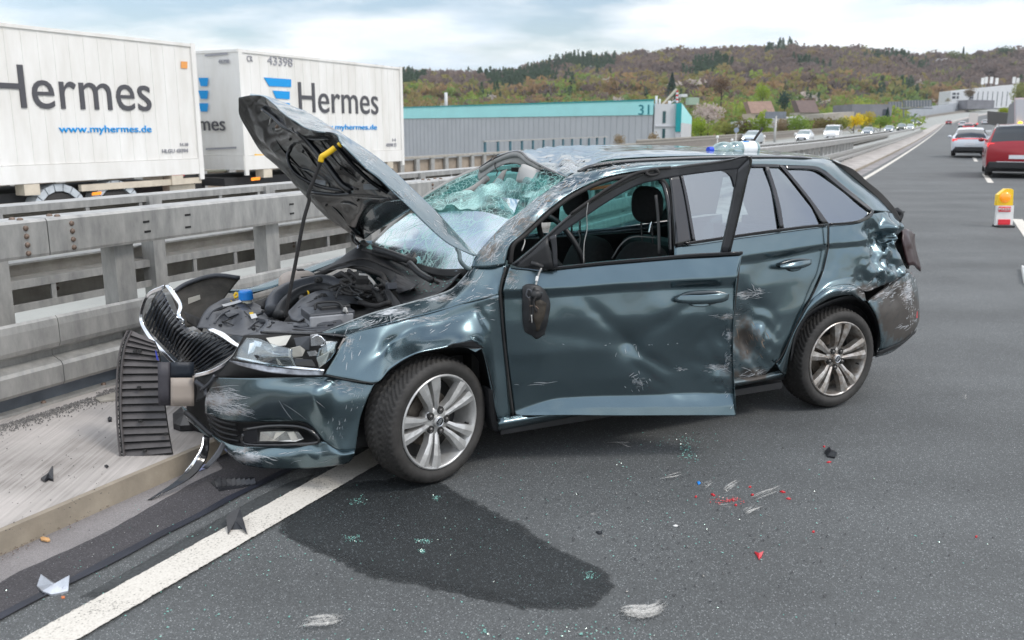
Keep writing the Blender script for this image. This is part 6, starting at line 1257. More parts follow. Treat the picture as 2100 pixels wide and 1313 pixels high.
patch('rear_quarter', PAINT, [
    [(1700, 462, .06), (1740, 459, .06), (1768, 454, .07), (1788, 440, .08), (1800, 435, .10), (1815, 434, .12), (1829, 437, .15)],
    [(1700, 501, .03), (1740, 498, .03), (1772, 492, .03), (1796, 480, .05), (1815, 470, .06), (1835, 462, .10), (1853, 466, .16)],
    [(1699, 508, .04), (1740, 506, .04), (1775, 502, .035), (1798, 496, .06), (1818, 490, .10), (1832, 484, .12), (1846, 484, .18)],
    [(1688, 555, .02), (1725, 550, .01), (1765, 545, .01), (1795, 536, .02), (1812, 520, .05), (1822, 505, .05), (1830, 497, .08)],
    [(1675, 588, .0), (1712, 575, .0), (1755, 568, .0), (1790, 562, .01), (1812, 550, .03), (1835, 540, .06), (1862, 557, .08)],
    [(1658, 621, -.01), (1700, 590, -.02), (1742, 584, -.02), (1775, 598, .0), (1800, 590, .02), (1832, 575, .04), (1860, 560, .08)]],
    11, parent=W, wear=True, lin=True, ridge=[(1818, 485, 34, .045), (1800, 560, 36, .025), (1840, 560, 24, .02)], dents=[(1805, 500, 26, .05), (1825, 470, 22, -.04), (1840, 480, 14, .03), (1798, 540, 36, .035, 75, 3), (1812, 560, 24, -.03, 70, 2), (1790, 470, 24, .03), (1745, 545, 30, .01), (1770, 580, 26, .03), (1830, 545, 16, .03)], crumple=.0025)
patch('rear_arch_flare', PAINT, [
    [(1590, 747, .02), (1603, 731, .01), (1623, 688, .0), (1640, 652, .0), (1658, 621, -.01), (1700, 590, -.02), (1742, 584, -.02), (1775, 598, .0), (1779, 618, .0)],
    [(1600, 760, .0), (1610, 730, -.01), (1628, 684, -.02), (1644, 655, -.025), (1664, 628, -.03), (1704, 601, -.04), (1743, 597, -.04), (1766, 606, -.03), (1774, 618, -.02)],
    [(1611, 771, .03), (1620, 720, .0), (1633, 678, -.01), (1647, 655, -.01), (1668, 632, -.015), (1706, 610, -.02), (1744, 605, -.02), (1762, 612, -.01), (1772, 619, .0)]],
    7, parent=W, wear=True, dents=[(1770, 605, 18, .03)], crumple=.002)
patch('rear_arch_liner', PLASTIC, [[(1620, 740, .02), (1633, 680, .02), (1668, 634, .02), (1744, 607, .02), (1785, 632, .02), (1803, 680, .02), (1797, 730, .03)], [(1640, 740, .35), (1655, 700, .35), (1680, 665, .35), (1730, 645, .35), (1765, 660, .35), (1780, 700, .35), (1775, 735, .35)]], 5, parent=W)
patch('rear_bumper', PAINT, [
    [(1779, 618, .0), (1805, 598, .03), (1835, 577, .06), (1861, 558, .10), (1876, 566, .22)],
    [(1797, 650, -.01), (1822, 640, .0), (1850, 628, .04), (1874, 612, .10), (1883, 600, .24)],
    [(1806, 700, .0), (1826, 694, .01), (1852, 684, .05), (1876, 662, .12), (1885, 650, .26)],
    [(1795, 733, .04), (1825, 723, .05), (1850, 706, .09), (1872, 682, .16), (1881, 668, .30)]], 7, parent=W, wear=True, crumple=.002, ridge=[(1840, 600, 30, .02)], dents=[(1830, 610, 24, .02)])
patch('rear_bumper_lower', PLASTIC, [[(1800, 722, .0), (1826, 712, .02), (1852, 700, .06), (1880, 676, .15)], [(1795, 733, .05), (1825, 724, .06), (1850, 707, .10), (1876, 684, .2)]], 5, parent=W)
poly('rear_reflector', RED, [(1869, 643, .085), (1882, 638, .15), (1882, 652, .15), (1873, 655, .10)], parent=W, depth=(0, .01, 0))
# tail: torn lamp, cavity, hatch
poly('lamp_cavity', DARK, [(1826, 492, .16), (1852, 472, .25), (1868, 482, .3), (1872, 512, .3), (1864, 552, .2), (1845, 530, .16)], parent=W, depth=(0, .03, 0))
patch('tail_lamp', mat('dark_red_lens', (.03, .010, .012), .3), [[(1848, 474, .18), (1860, 470, .2), (1872, 480, .26)], [(1850, 500, .14), (1868, 500, .16), (1876, 508, .24)], [(1862, 545, .12), (1876, 545, .14), (1889, 557, .2)]], 6, parent=W, crumple=.01, solid=.01)
hq = [LY(*p) for p in ((1706, 328, .30), (1748, 350, .29), (1777, 374, .27), (1805, 396, .24), (1830, 425, .2), (1848, 455, .18), (1852, 500, .2))]
patch('hatch', PLASTIC, [[(p.x+.0, p.y, p.z) for p in hq], [(p.x+.03, .87, p.z+.01) for p in hq], [(p.x, 1.74-p.y, p.z) for p in hq]], 5, f=lambda x, y, z: Vector((x, y, z)), parent=W, axis=Vector((-1, 0, 0)))
ptube('hatch_hinge_debris', PLASTIC, [(1838, 432, .17), (1846, 438, .17), (1843, 448, .17), (1836, 455, .17)], .02, parent=W); ptube('loose_wire', RUBBER, [(1838, 436, .16), (1848, 434, .16), (1855, 435, .16)], .003, parent=W)
patch('spoiler', PAINT, [[(1663, 324, .45), (1690, 326, .4), (1712, 329, .36), (1724, 334, .34)], [(1663, 325, .30), (1690, 328, .30), (1712, 333, .29), (1727, 345, .30)]], 5, parent=W, wear=True)
lbox('rear_inner', 2.75, 2.98, .2, 1.5, .3, .9, DARK)
# window surrounds and glass of the near side
def strip(name, m, up, lo, n=5, solid=.008, f=LY, parent=W): return patch(name, m, [up, lo], n, f=f, parent=parent, solid=solid)
strip('hatch_edge', DARK, [(1706, 329, .27), (1748, 347, .24), (1777, 372, .21), (1806, 396, .19), (1832, 425, .16), (1849, 453, .15)], [(1720, 344, .27), (1741, 358, .24), (1767, 379, .21), (1802, 410, .18), (1829, 440, .15), (1838, 458, .15)])
strip('waist_strip', GLOSSBLK, [(1405, 498, .045), (1425, 494, .045), (1520, 480, .045), (1600, 469, .045), (1699, 458, .045)], [(1407, 503, .045), (1425, 500, .045), (1520, 486, .045), (1600, 475, .045), (1699, 463, .045)])
strip('waist_strip', GLOSSBLK, [(1699, 458, .05), (1740, 455, .05), (1764, 450, .06), (1781, 441, .07), (1786, 432, .08)], [(1699, 463, .05), (1740, 460, .05), (1768, 455, .06), (1787, 444, .07), (1792, 432, .08)])
strip('window_surround', GLOSSBLK, [(1604, 340, .205), (1665, 340.5, .195), (1690, 349, .185), (1716, 370, .165), (1743, 392, .14), (1770, 413, .115), (1791, 433, .08)], [(1607, 346, .195), (1663, 348, .185), (1685, 356, .175), (1710, 376, .155), (1736, 397, .13), (1762, 417, .10), (1783, 433, .08)], 6)
strip('pillar_strip', GLOSSBLK, [(1596, 338, .205), (1630, 378, .16), (1660, 416, .11), (1686, 459, .055)], [(1606, 340, .20), (1640, 381, .155), (1670, 419, .105), (1699, 459, .05)], 6)
strip('window_surround', GLOSSBLK, [(1541, 336, .205), (1570, 336.5, .205), (1598, 337.5, .205)], [(1541, 343, .20), (1570, 343.5, .20), (1600, 344, .20)])
strip('window_divider', GLOSSBLK, [(1569, 343, .195), (1582, 383, .15), (1592, 425, .10), (1600, 469, .055)], [(1576, 343, .195), (1589, 383, .15), (1600, 424, .10), (1607, 468, .055)])
strip('b_pillar_cover', GLOSSBLK, [(1372, 362, .19), (1377, 400, .15), (1381, 450, .10), (1385, 508, .05)], [(1395, 360, .19), (1404, 400, .15), (1413, 450, .10), (1421, 497, .05)])
strip('window_divider', GLOSSBLK, [(1395, 358, .185), (1404, 400, .145), (1413, 450, .095), (1421, 496, .045)], [(1399, 358, .185), (1409, 400, .145), (1418, 450, .095), (1426, 495, .045)])
patch('rear_door_glass', GLASSC, [[(1397, 352, .205), (1480, 346, .205), (1570, 343, .205)], [(1412, 425, .13), (1500, 415, .13), (1590, 405, .13)], [(1424, 497, .065), (1510, 484, .065), (1602, 470, .065)]], 4, parent=W, solid=0)
patch('quarter_glass', GLASSC, [[(1575, 343, .205), (1585, 343.5, .205), (1598, 344, .205)], [(1590, 405, .13), (1620, 402, .13), (1650, 410, .12)], [(1604, 469, .065), (1645, 463, .065), (1688, 459, .065)]], 4, parent=W, solid=0)
patch('rear_side_glass', GLASSC, [[(1608, 347, .205), (1635, 347, .2), (1663, 348, .195), (1685, 357, .185)], [(1650, 405, .13), (1680, 403, .13), (1720, 405, .125), (1748, 408, .12)], [(1697, 460, .065), (1735, 456, .065), (1765, 450, .07), (1783, 436, .085)]], 4, parent=W, solid=0)
# far side of the car
patch('far_side', PAINT, [[tuple(LY(0, 0)) for _ in range(1)]] if False else [[(0.2, 1.62, .90), (1.0, 1.66, .88), (2.0, 1.66, .89), (2.9, 1.6, .95)], [(0.2, 1.70, .6), (1.0, 1.72, .6), (2.0, 1.72, .62), (3.0, 1.68, .65)], [(0.3, 1.66, .2), (1.0, 1.68, .2), (2.0, 1.68, .2), (2.9, 1.66, .25)]], 4, f=lambda x, y, z: Vector((x, y, z)), parent=W)
loc3 = lambda x, y, z: Vector((x, y, z))
patch('far_front_window', TEALG, [[(.75, 1.52, 1.22), (1.1, 1.47, 1.34), (1.42, 1.46, 1.37)], [(.55, 1.62, .90), (1.0, 1.65, .88), (1.42, 1.65, .88)]], 4, f=loc3, parent=W, solid=0)
patch('far_rear_window', TEALG, [[(1.5, 1.46, 1.37), (2.0, 1.46, 1.37), (2.5, 1.47, 1.35)], [(1.5, 1.65, .88), (2.0, 1.65, .89), (2.75, 1.62, .95)]], 4, f=loc3, parent=W, solid=0)
for x0, x1 in ((1.43, 1.50), (2.52, 2.8)): patch('far_pillar_post', FABRIC, [[(x0, 1.46, 1.38), (x1, 1.46, 1.38)], [(x0, 1.62, .96), (x1+.05, 1.62, .96)]], 2, f=loc3, parent=W, solid=.03)
patch('far_roof_rail', FABRIC, [[(1.05, 1.50, 1.40), (1.8, 1.46, 1.42), (2.6, 1.46, 1.40)], [(.95, 1.50, 1.33), (1.8, 1.47, 1.365), (2.6, 1.47, 1.35)]], 3, f=loc3, parent=W, solid=.03)
# interior
def seat(label, u, v, y, hu, hv, hy):
    s = empty('seat', (0, 0, 0)); s.parent = W; s['label'] = label
    c = LY(u, v, y); MB().ball(c+Vector((0, 0, -.27)), .10, .23, .34, 18, 14, Matrix.Rotation(R(16), 4, 'Y'), p=.7).build('backrest', FABRIC, s, smooth=True)
    MB().ball(c+Vector((-.22, 0, -.45)), .28, .24, .10, 16, 10, p=.7).build('cushion', FABRIC, s, smooth=True)
    h = LY(hu, hv, hy); MB().ball(h, .05, .12, .10, 18, 12, p=.75).build('headrest', FABRIC, s, smooth=True)
    for d in (-.05, .05): MB().tube([h+Vector((0, d, -.1)), h+Vector((0.01, d, -.22))], .006, 6).build('headrest_rod', CHROME, s)
seat('driver seat behind the open door', 1300, 520, .50, 1327, 420, .48); seat('passenger seat', 1195, 505, 1.15, 1180, 412, 1.12)
ptube('seat_piping', mat('grey_piping', (.18, .18, .18), .7), [(1255, 530, .44), (1275, 500, .40), (1300, 486, .38), (1345, 488, .38)], .004, parent=W); ptube('seat_piping', mat('grey_piping', (.18, .18, .18), .7), [(1186, 472, .95), (1190, 490, .93), (1184, 520, .93)], .004, parent=W)
swc = LY(1150, 505, .42); M_ = Matrix.Translation(swc) @ Matrix.Rotation(R(62), 4, 'Y')
MB().tube([M_ @ Vector((.18*math.cos(a*math.pi/16), .18*math.sin(a*math.pi/16), 0)) for a in range(33)], .014, 8).build('steering_wheel', PLASTIC, W, smooth=True)
ptube('seat_belt', mat('belt_grey', (.10, .10, .10), .8), [(1345, 400, .22), (1350, 450, .2), (1352, 520, .18)], .008, parent=W); ptube('belt_buckle', CHROME, [(1336, 455, .35), (1333, 468, .35), (1331, 478, .35)], .006, parent=W); ptube('grab_edge', mat('orange_foam', (.42, .22, .09), .8), [(1210, 388, .3), (1250, 382, .3), (1262, 380, .3)], .008, parent=W)
ptube('loose_cable', GALV, [(1068, 440, .2), (1074, 460, .17), (1072, 480, .15), (1076, 495, .12), (1070, 515, .1)], .0035, parent=W)
lbox('rear_bench', 1.95, 2.2, .25, 1.5, .35, .86, FABRIC, bevel=.06)

# ---- aerial
ptube('aerial', RUBBER, [(1543, 294, .85), (1550, 282, .85), (1564, 263, .85)], .008, parent=W)

# ---- open driver door
DT = empty('front_door', (0, 0, 0)); DT.parent = W; DT['label'] = 'dented driver door swung open towards the camera'
DOORC = [
    [(1045, 549, -.02), (1080, 551, -.03), (1116, 554, -.035), (1170, 548, -.035), (1231, 542, -.035), (1290, 537, -.035), (1347, 532, -.035), (1400, 528, -.035), (1460, 525.5, -.035), (1522, 521, -.035)],
    [(1030, 597, -.012), (1075, 596, -.005), (1120, 593, .0), (1175, 590, .004), (1235, 586, .006), (1290, 582, .007), (1347, 578.5, .008), (1400, 575, .008), (1460, 572, .008), (1512, 568.5, .008)],
    [(1031, 611, -.03), (1075, 609, -.024), (1125, 607, -.018), (1180, 603, -.014), (1235, 599, -.012), (1290, 595, -.010), (1347, 592, -.010), (1400, 589, -.010), (1460, 587, -.010), (1510, 585, -.010)],
    [(1033, 660, -.02), (1076, 660, -.010), (1126, 658, -.002), (1180, 655, .0), (1235, 652, .002), (1290, 650, .004), (1347, 648, .006), (1400, 646, .006), (1460, 646, .006), (1505, 645, .006)],
    [(1038, 725, -.02), (1080, 725, -.008), (1130, 724, .0), (1182, 722, .002), (1235, 720, -.002), (1290, 720, -.002), (1347, 719, -.002), (1400, 718, -.002), (1460, 718, -.002), (1503, 717, -.002)],
    [(1046, 785, -.026), (1085, 783, -.020), (1134, 780, -.018), (1184, 778, -.018), (1237, 776, -.018), (1290, 775, -.018), (1347, 774, -.018), (1400, 773, -.018), (1460, 772, -.018), (1505, 771, -.018)],
    [(1054, 845, -.034), (1090, 832, -.036), (1135, 818, -.038), (1185, 814, -.038), (1238, 812, -.038), (1292, 811, -.038), (1348, 810, -.038), (1402, 809, -.038), (1460, 808, -.038), (1508, 807, -.038)],
    [(1056, 850, -.03), (1092, 846, -.022), (1136, 840, -.018), (1186, 837, -.016), (1238, 836, -.014), (1292, 836, -.014), (1348, 835, -.014), (1402, 835, -.014), (1460, 834, -.014), (1508, 833, -.014)],
    [(1058, 852, -.03), (1095, 852, -.012), (1140, 852, -.006), (1190, 852, -.004), (1240, 853, -.004), (1294, 853, -.004), (1349, 853, -.004), (1403, 853, -.004), (1460, 853, -.004), (1509, 853, -.004)]]
patch('door_skin', PAINT, DOORC, 9, f=LD, parent=DT, wear=True, crumple=.0008, lin=True, ridge=[(1490, 680, 34, .012), (1470, 770, 40, .008)], dents=[(1290, 705, 40, .026), (1290, 705, 14, .012), (1240, 655, 70, .010, 42, 4), (1370, 655, 80, .008, -32, 5), (1180, 690, 110, .004, 8, 6), (1420, 745, 80, .034), (1475, 695, 44, .022), (1440, 700, 40, .008, -50, 3), (1330, 770, 60, .006, 35, 5), (1480, 760, 30, .02), (1180, 630, 44, -.006), (1340, 740, 60, .012, 30, 4), (1150, 690, 60, .006), (1260, 600, 50, .006), (1360, 630, 40, -.008)])
patch('door_inner', DARK, [[(1046, 552, -.09), (1300, 540, -.09), (1520, 524, -.09)], [(1054, 740, -.10), (1290, 730, -.10), (1500, 720, -.10)], [(1062, 848, -.08), (1290, 849, -.08), (1507, 849, -.08)]], 3, f=LD, parent=DT)
patch('door_edge', PAINT, [[(1522, 521, -.035), (1511, 569, .008), (1505, 645, .006), (1503, 717, .006), (1505, 771, -.008), (1509, 852, -.006)], [(1520, 522, -.09), (1509, 569, -.09), (1503, 645, -.09), (1501, 717, -.09), (1503, 771, -.09), (1507, 850, -.08)]], 4, f=LD, parent=DT)
strip('belt_strip', GLOSSBLK, [(1112, 550, -.03), (1231, 537, -.03), (1347, 527, -.03), (1430, 520, -.03), (1523, 516, -.03)], [(1114, 556, -.03), (1231, 543.5, -.03), (1347, 533.5, -.03), (1430, 527, -.03), (1522, 522, -.03)], 4, .012, LD, DT)
FR = mat('door_frame_black', (.028, .030, .035), .38, coat=.2, var=(12, .3))
strip('window_frame', FR, [(1049, 543, -.01), (1100, 501, -.01), (1173, 437, -.01), (1240, 392, -.01), (1290, 362, -.01), (1330, 350, -.01), (1400, 339, -.02), (1480, 329, -.03), (1541, 320, -.035)],
      [(1064, 548, -.01), (1128, 492, -.01), (1184, 455, -.01), (1250, 411, -.01), (1305, 381, -.01), (1342, 371, -.01), (1402, 360, -.02), (1470, 351, -.03), (1512, 347, -.035)], 6, .022, LD, DT)
strip('window_frame', FR, [(1541, 320, -.035), (1529, 380, -.035), (1513, 450, -.035), (1497, 518, -.035)], [(1508, 352, -.035), (1505, 390, -.035), (1493, 450, -.035), (1478, 518, -.035)], 5, .022, LD, DT)
poly('frame_corner', FR, [(1480, 350, -.02), (1512, 347, -.02), (1507, 384, -.02), (1504, 372, -.02), (1500, 362, -.02), (1492, 355, -.02)], f=LD, parent=DT, depth=(0, .015, 0))
strip('frame_lip', GLOSSBLK, [(1055, 541, .0), (1100, 503, .0), (1173, 440, .0), (1240, 395, .0), (1330, 352, .0), (1400, 341, -.01), (1480, 331, -.02), (1540, 322, -.025), (1529, 380, -.025), (1514, 450, -.025), (1498, 516, -.025)],
      [(1058, 543, .0), (1103, 506, .0), (1176, 443, .0), (1243, 398, .0), (1332, 355, .0), (1401, 344, -.01), (1480, 334, -.02), (1535, 326, -.025), (1524, 380, -.025), (1509, 450, -.025), (1493, 516, -.025)], 5, .006, LD, DT)
ptube('torn_seal', RUBBER, [(1330, 350, .01), (1345, 348, .02), (1350, 356, .02), (1335, 360, .02), (1326, 355, .015), (1336, 348, .01), (1375, 344, .0)], .007, f=LD, parent=DT)
ptube('torn_seal', RUBBER, [(1170, 440, .0), (1210, 412, .01), (1250, 385, .01), (1300, 358, .01), (1330, 350, .01)], .007, f=LD, parent=DT)
ptube('dangling_wire', GALV, [(1206, 416, .02), (1203, 440, .025), (1204, 470, .02), (1198, 500, .02), (1197, 540, .02)], .0020, f=LD, parent=DT)
patch('mirror_triangle', PLASTIC, [[(1062, 544, .0), (1090, 518, .0), (1122, 486, .0)], [(1062, 548, .0), (1100, 550, .0), (1136, 552, .0)]], 4, f=LD, parent=DT, crumple=.003, solid=.015)
strip('quarter_post', FR, [(1126, 486, -.005), (1132, 510, -.005), (1134, 548, -.005)], [(1140, 480, -.005), (1142, 510, -.005), (1143, 548, -.005)], 4, .02, LD, DT)
ptube('mirror_mount', PLASTIC, [(1090, 540, .02), (1100, 543, .03), (1112, 548, .02)], .012, f=LD, parent=DT)
# handle
hm_ = patch('handle_recess', mat('recess_shade_paint', (.012, .025, .032), .3, coat=1), [[(1384, 612, .010), (1410, 600, .012), (1440, 597, .012), (1470, 597, .012), (1495, 603, .010)], [(1384, 614, .010), (1410, 622, .012), (1440, 626, .012), (1470, 622, .012), (1495, 608, .010)]], 5, f=LD, parent=DT)  # shade of the recess put into the colour: darkened body paint
hh = patch('door_handle', PAINT, [[(1386, 613, .03), (1400, 606, .045), (1440, 605, .05), (1475, 602, .045), (1494, 602, .03)], [(1386, 616, .03), (1400, 618, .05), (1440, 618, .055), (1475, 615, .05), (1493, 612, .03)], [(1390, 620, .02), (1410, 621, .04), (1440, 622, .045), (1475, 620, .04), (1488, 616, .02)]], 5, f=LD, parent=DT, solid=.008)
patch('handle_bowl', PAINT, [[(1412, 622, .01), (1440, 622, .012), (1462, 620, .01)], [(1418, 628, .012), (1440, 630, .016), (1456, 627, .012)]], 4, f=LD, parent=DT)
# rear door handle
patch('handle_recess', mat('recess_shade_paint', (.012, .025, .032), .3, coat=1), [[(1600, 540, .02), (1625, 532, .018), (1645, 530, .018), (1662, 532, .02)], [(1602, 548, .02), (1625, 550, .018), (1645, 548, .018), (1662, 540, .02)]], 5, parent=W)
patch('door_handle', CHROME if False else PAINT, [[(1599, 544, .0), (1625, 539, -.02), (1645, 535, -.02), (1663, 533, .0)], [(1600, 549, -.01), (1625, 548, -.03), (1645, 545, -.03), (1663, 540, -.01)], [(1603, 551, .01), (1625, 551, -.015), (1645, 549, -.015), (1661, 543, .01)]], 5, parent=W, solid=.008)
patch('handle_bowl', PAINT, [[(1616, 551, .02), (1630, 552, .018), (1645, 549, .02)], [(1620, 555, .02), (1630, 557, .018), (1640, 554, .02)]], 4, parent=W)
# black door gaps
ptube('panel_gap', DARK, [(1699, 462, .035), (1698, 500, .015), (1699, 506, .015), (1688, 555, .0), (1675, 588, -.015), (1658, 621, -.02), (1640, 652, -.015), (1623, 688, -.01), (1603, 730, .0), (1590, 745, .005)], .0035, parent=W)
ptube('panel_gap', DARK, [(665, 769, .075), (716, 780, .012), (770, 787, -.022)], .003, parent=W)
ptube('panel_gap', DARK, [(1779, 618, -.005), (1805, 598, .02), (1835, 577, .04), (1861, 558, .07)], .003, parent=W)
ptube('panel_gap', DARK, [(1037, 548, .06), (1026, 596, .045), (1029, 640, .045), (1034, 700, .04), (1043, 780, .03), (1052, 850, .02)], .006, parent=W)

# ---- wheels
def wheel(label, c, rz, alloy, seed, rot=0.):
    w_ = empty('wheel', c, rz); w_.parent = W; w_['label'] = label
    # tyre with cut tread: dense lathe, axis local y, outer side at -y
    prof = []
    for a in range(11): # outer sidewall bulge
        t = a/10; prof.append((.212+.062*t, -.088-.016*math.sin(t*math.pi*.9)))
    NT = 20
    for a in range(NT+1): y = -.080+.160*a/NT; prof.append((.2905-.010*abs(y/.08)**3, y))
    for a in range(11): t = 1-a/10; prof.append((.212+.062*t, .088+.016*math.sin(t*math.pi*.9)))
    SEG = 360; mb = MB(); m_ = len(prof)
    for k in range(SEG):
        an = 2*math.pi*k/SEG
        for i, (r_, y) in enumerate(prof):
            if r_ > .275 and 11 <= i <= 10+NT+1:
                g = 0
                for gy in (-.035, 0, .035):
                    if abs(y-gy) < .0045: g = 1
                ph = (k + abs(y)*500) % 6
                if ph < 2.1 and abs(y) > .008: g = 1
                r_ -= .0105*g
            elif .262 < r_ and i < 12 and (k % 6) < 2: r_ -= .0022
            mb.v.append(Vector((r_*math.cos(an), y, r_*math.sin(an))))
    mb.f = [(k*m_+i, k*m_+i+1, ((k+1) % SEG)*m_+i+1, ((k+1) % SEG)*m_+i) for k in range(SEG) for i in range(m_-1)]
    # flatten slightly where it stands
    for v in mb.v:
        if v.z < -.283: v.z = -.283 - (v.z+.283)*-.3
    ty = mb.build('tyre', TYREM, w_, smooth=False)
    for f_ in ty.data.polygons: f_.use_smooth = True
    ring = MB().lathe([(.236, -.1015), (.262, -.1035)], 96).v
    rim = MB().lathe([(.216, -.094), (.213, -.099), (.208, -.100), (.203, -.094), (.199, -.082), (.190, -.06), (.186, .08)], 96).build('rim', alloy, w_, smooth=True)
    MB().lathe([(.0, -.012), (.125, -.012), (.128, .0), (.0, .0)], 40).build('brake_disc', mat('brake_steel', (.16, .14, .12), .45, .7, var=(30, .4)), w_, smooth=False)
    MB().lathe([(.185, .02), (.0, .02)], 40).build('wheel_back', DARK, w_)
    for p in range(5):
        a0 = R(rot + 72*p)
        for sg in (-1, 1):
            # blade: root near hub, tip at the rim; faceted section
            def pt(r_, off, y): a = a0; return Vector((r_*math.cos(a)-off*math.sin(a), y, r_*math.sin(a)+off*math.cos(a)))
            o0, i0, o1, i1 = sg*.026, sg*.003, sg*.066, sg*.018
            st = [(.040, sg*.004, sg*.024, sg*.016, -.070), (.10, sg*.0055, sg*.034, sg*.022, -.088), (.150, sg*.009, sg*.052, sg*.032, -.096), (.206, sg*.012, sg*.068, sg*.044, -.098)]
            mb = MB(); n_ = 5
            for r_, i_, o_, c_, y in st: mb.v += [pt(r_, i_, y+.004), pt(r_, c_-sg*.003, y-.002), pt(r_, o_, y+.003), pt(r_, o_, y+.040), pt(r_, i_, y+.040)]
            for s_ in range(3): mb.f += [(s_*n_+j, s_*n_+(j+1) % n_, (s_+1)*n_+(j+1) % n_, (s_+1)*n_+j) for j in range(n_)]
            mb.f += [(0, 1, 2, 3, 4), (15, 16, 17, 18, 19)]
            mb.build('spoke', alloy, w_)
        a1 = a0 + R(36); c1_ = Vector((.050*math.cos(a1), -.080, .050*math.sin(a1)))
        MB().lathe([(0, -.004), (.008, -.004), (.0095, .002), (.010, .01)], 12, Matrix.Translation(c1_)).build('wheel_bolt', mat('bolt_steel', (.16, .155, .15), .4, .7, var=(40, .3)), w_, smooth=True)
        MB().lathe([(.012, .001), (.015, -.0015), (.0175, .001), (.018, .02)], 16, Matrix.Translation(c1_)).build('bolt_seat', DARK if seed else DARK, w_, smooth=True)
    MB().lathe([(0, -.074), (.045, -.074), (.066, -.070), (.070, -.06), (.068, -.02), (0, -.02)], 40).build('hub', alloy, w_, smooth=True)
    cap = MB().lathe([(0, -.090), (.022, -.090), (.026, -.088), (.028, -.08), (.028, -.07), (0, -.07)], 32).build('hub_cap', alloy, w_, smooth=True)
    MB().lathe([(0, -.0912), (.0215, -.0912), (.0215, -.089)], 24).build('cap_face', GLOSSBLK, cap)
    # winged-arrow badge in relief
    bd = MB(); 
    for q in ([(-.012, -.010), (-.004, -.013), (.012, .004), (.004, .006)], [(-.004, .000), (.006, .014), (.000, .015), (-.008, .004)], [(.000, -.004), (.012, .010), (.008, .013), (-.003, .001)], [(-.013, -.002), (-.006, -.004), (-.003, .003), (-.010, .006)]):
        bd.prism([Vector((x, -.0915, z)) for x, z in q], (0, -.0012, 0))
    bd.add([], []); bd.lathe([(.0175, -.0915), (.0195, -.0925), (.0215, -.0915)], 32); bd.build('badge', CHROME, cap)
    M2 = Matrix.Translation((.172, -.075, -.05)); MB().lathe([(0, -.012), (.004, -.012), (.005, .01)], 8, M2).build('valve', RUBBER, w_)
    return w_
TYREM = mat('tyre_rubber', (.022, .021, .020), .68, var=(16, .5), col2=(.048, .045, .042), bump=(45, .3, .002))
ch_ = LY(886, 866, 0.0)
wheel('front wheel with clean silver rim, turned outwards', (ch_.x+.0, .065, .289), R(19), ALLOY, 0, rot=105-72*2+2)
wheel('rear wheel with brown brake dust on the rim', (2.462, .10, .289), 0, ALLOYD, 1, rot=85)
for x, y in ((.02, 1.55), (2.47, 1.55)):
    MB().lathe([(.2, -.09), (.27, -.1), (.289, -.07), (.289, .07), (.27, .1), (.2, .09)], 40, Matrix.Translation((x, y, .289))).build('wheel', TYREM, W, smooth=True)
ptube('suspension', DARK, [(920, 905, .3), (890, 880, .25), (860, 900, .3)], .02, parent=W)
# ---- broken mirror hanging from the door by its cable
MR = empty('hanging_mirror', (0, 0, 0)); MR.parent = DT; MR['label'] = 'broken door mirror dangling by its cables'
patch('mirror_shell', PLASTIC, [[(1072, 588, .05), (1084, 583, .06), (1104, 586, .06), (1117, 596, .05)], [(1072, 620, .05), (1090, 618, .085), (1108, 618, .085), (1127, 622, .05)], [(1073, 655, .05), (1088, 660, .08), (1105, 660, .08), (1123, 652, .05)], [(1076, 680, .05), (1088, 686, .06), (1100, 695, .05), (1117, 686, .05)]], 7, f=LD, parent=MR, crumple=.014, solid=.01)
patch('mirror_cavity', mat('brown_inside', (.035, .028, .02), .7, var=(30, .5)), [[(1098, 618, .095), (1110, 616, .095), (1121, 622, .075)], [(1094, 650, .092), (1105, 655, .095), (1117, 645, .08)], [(1095, 672, .075), (1102, 680, .075), (1109, 672, .07)]], 5, f=LD, parent=MR, crumple=.008)
ptube('mirror_ring', GREYPL, [(1080, 600, .09), (1083, 594, .09), (1089, 597, .09), (1090, 606, .09), (1084, 611, .09), (1079, 606, .09), (1080, 600, .09)], .0035, f=LD, parent=MR)
for m_, pts, r_ in ((GALV, [(1110, 550, .03), (1104, 565, .04), (1100, 580, .05), (1098, 592, .06)], .0045), (WHITEP, [(1102, 567, .045), (1100, 577, .05)], .007), (BOLT, [(1086, 628, .1), (1095, 627, .1), (1101, 630, .1), (1104, 634, .1)], .002), (RUBBER, [(1096, 590, .08), (1100, 605, .1), (1094, 620, .1), (1100, 640, .1)], .005), (GALV, [(1090, 646, .1), (1091, 662, .1)], .003),
        (RUBBER, [(1085, 612, .1), (1088, 640, .09), (1086, 660, .09)], .006)): ptube('mirror_wire', m_, pts, r_, f=LD, parent=MR)
MB().ball(LD(1100, 605, .085), .03, .02, .022).build('mirror_motor', PLASTIC, MR, smooth=True)

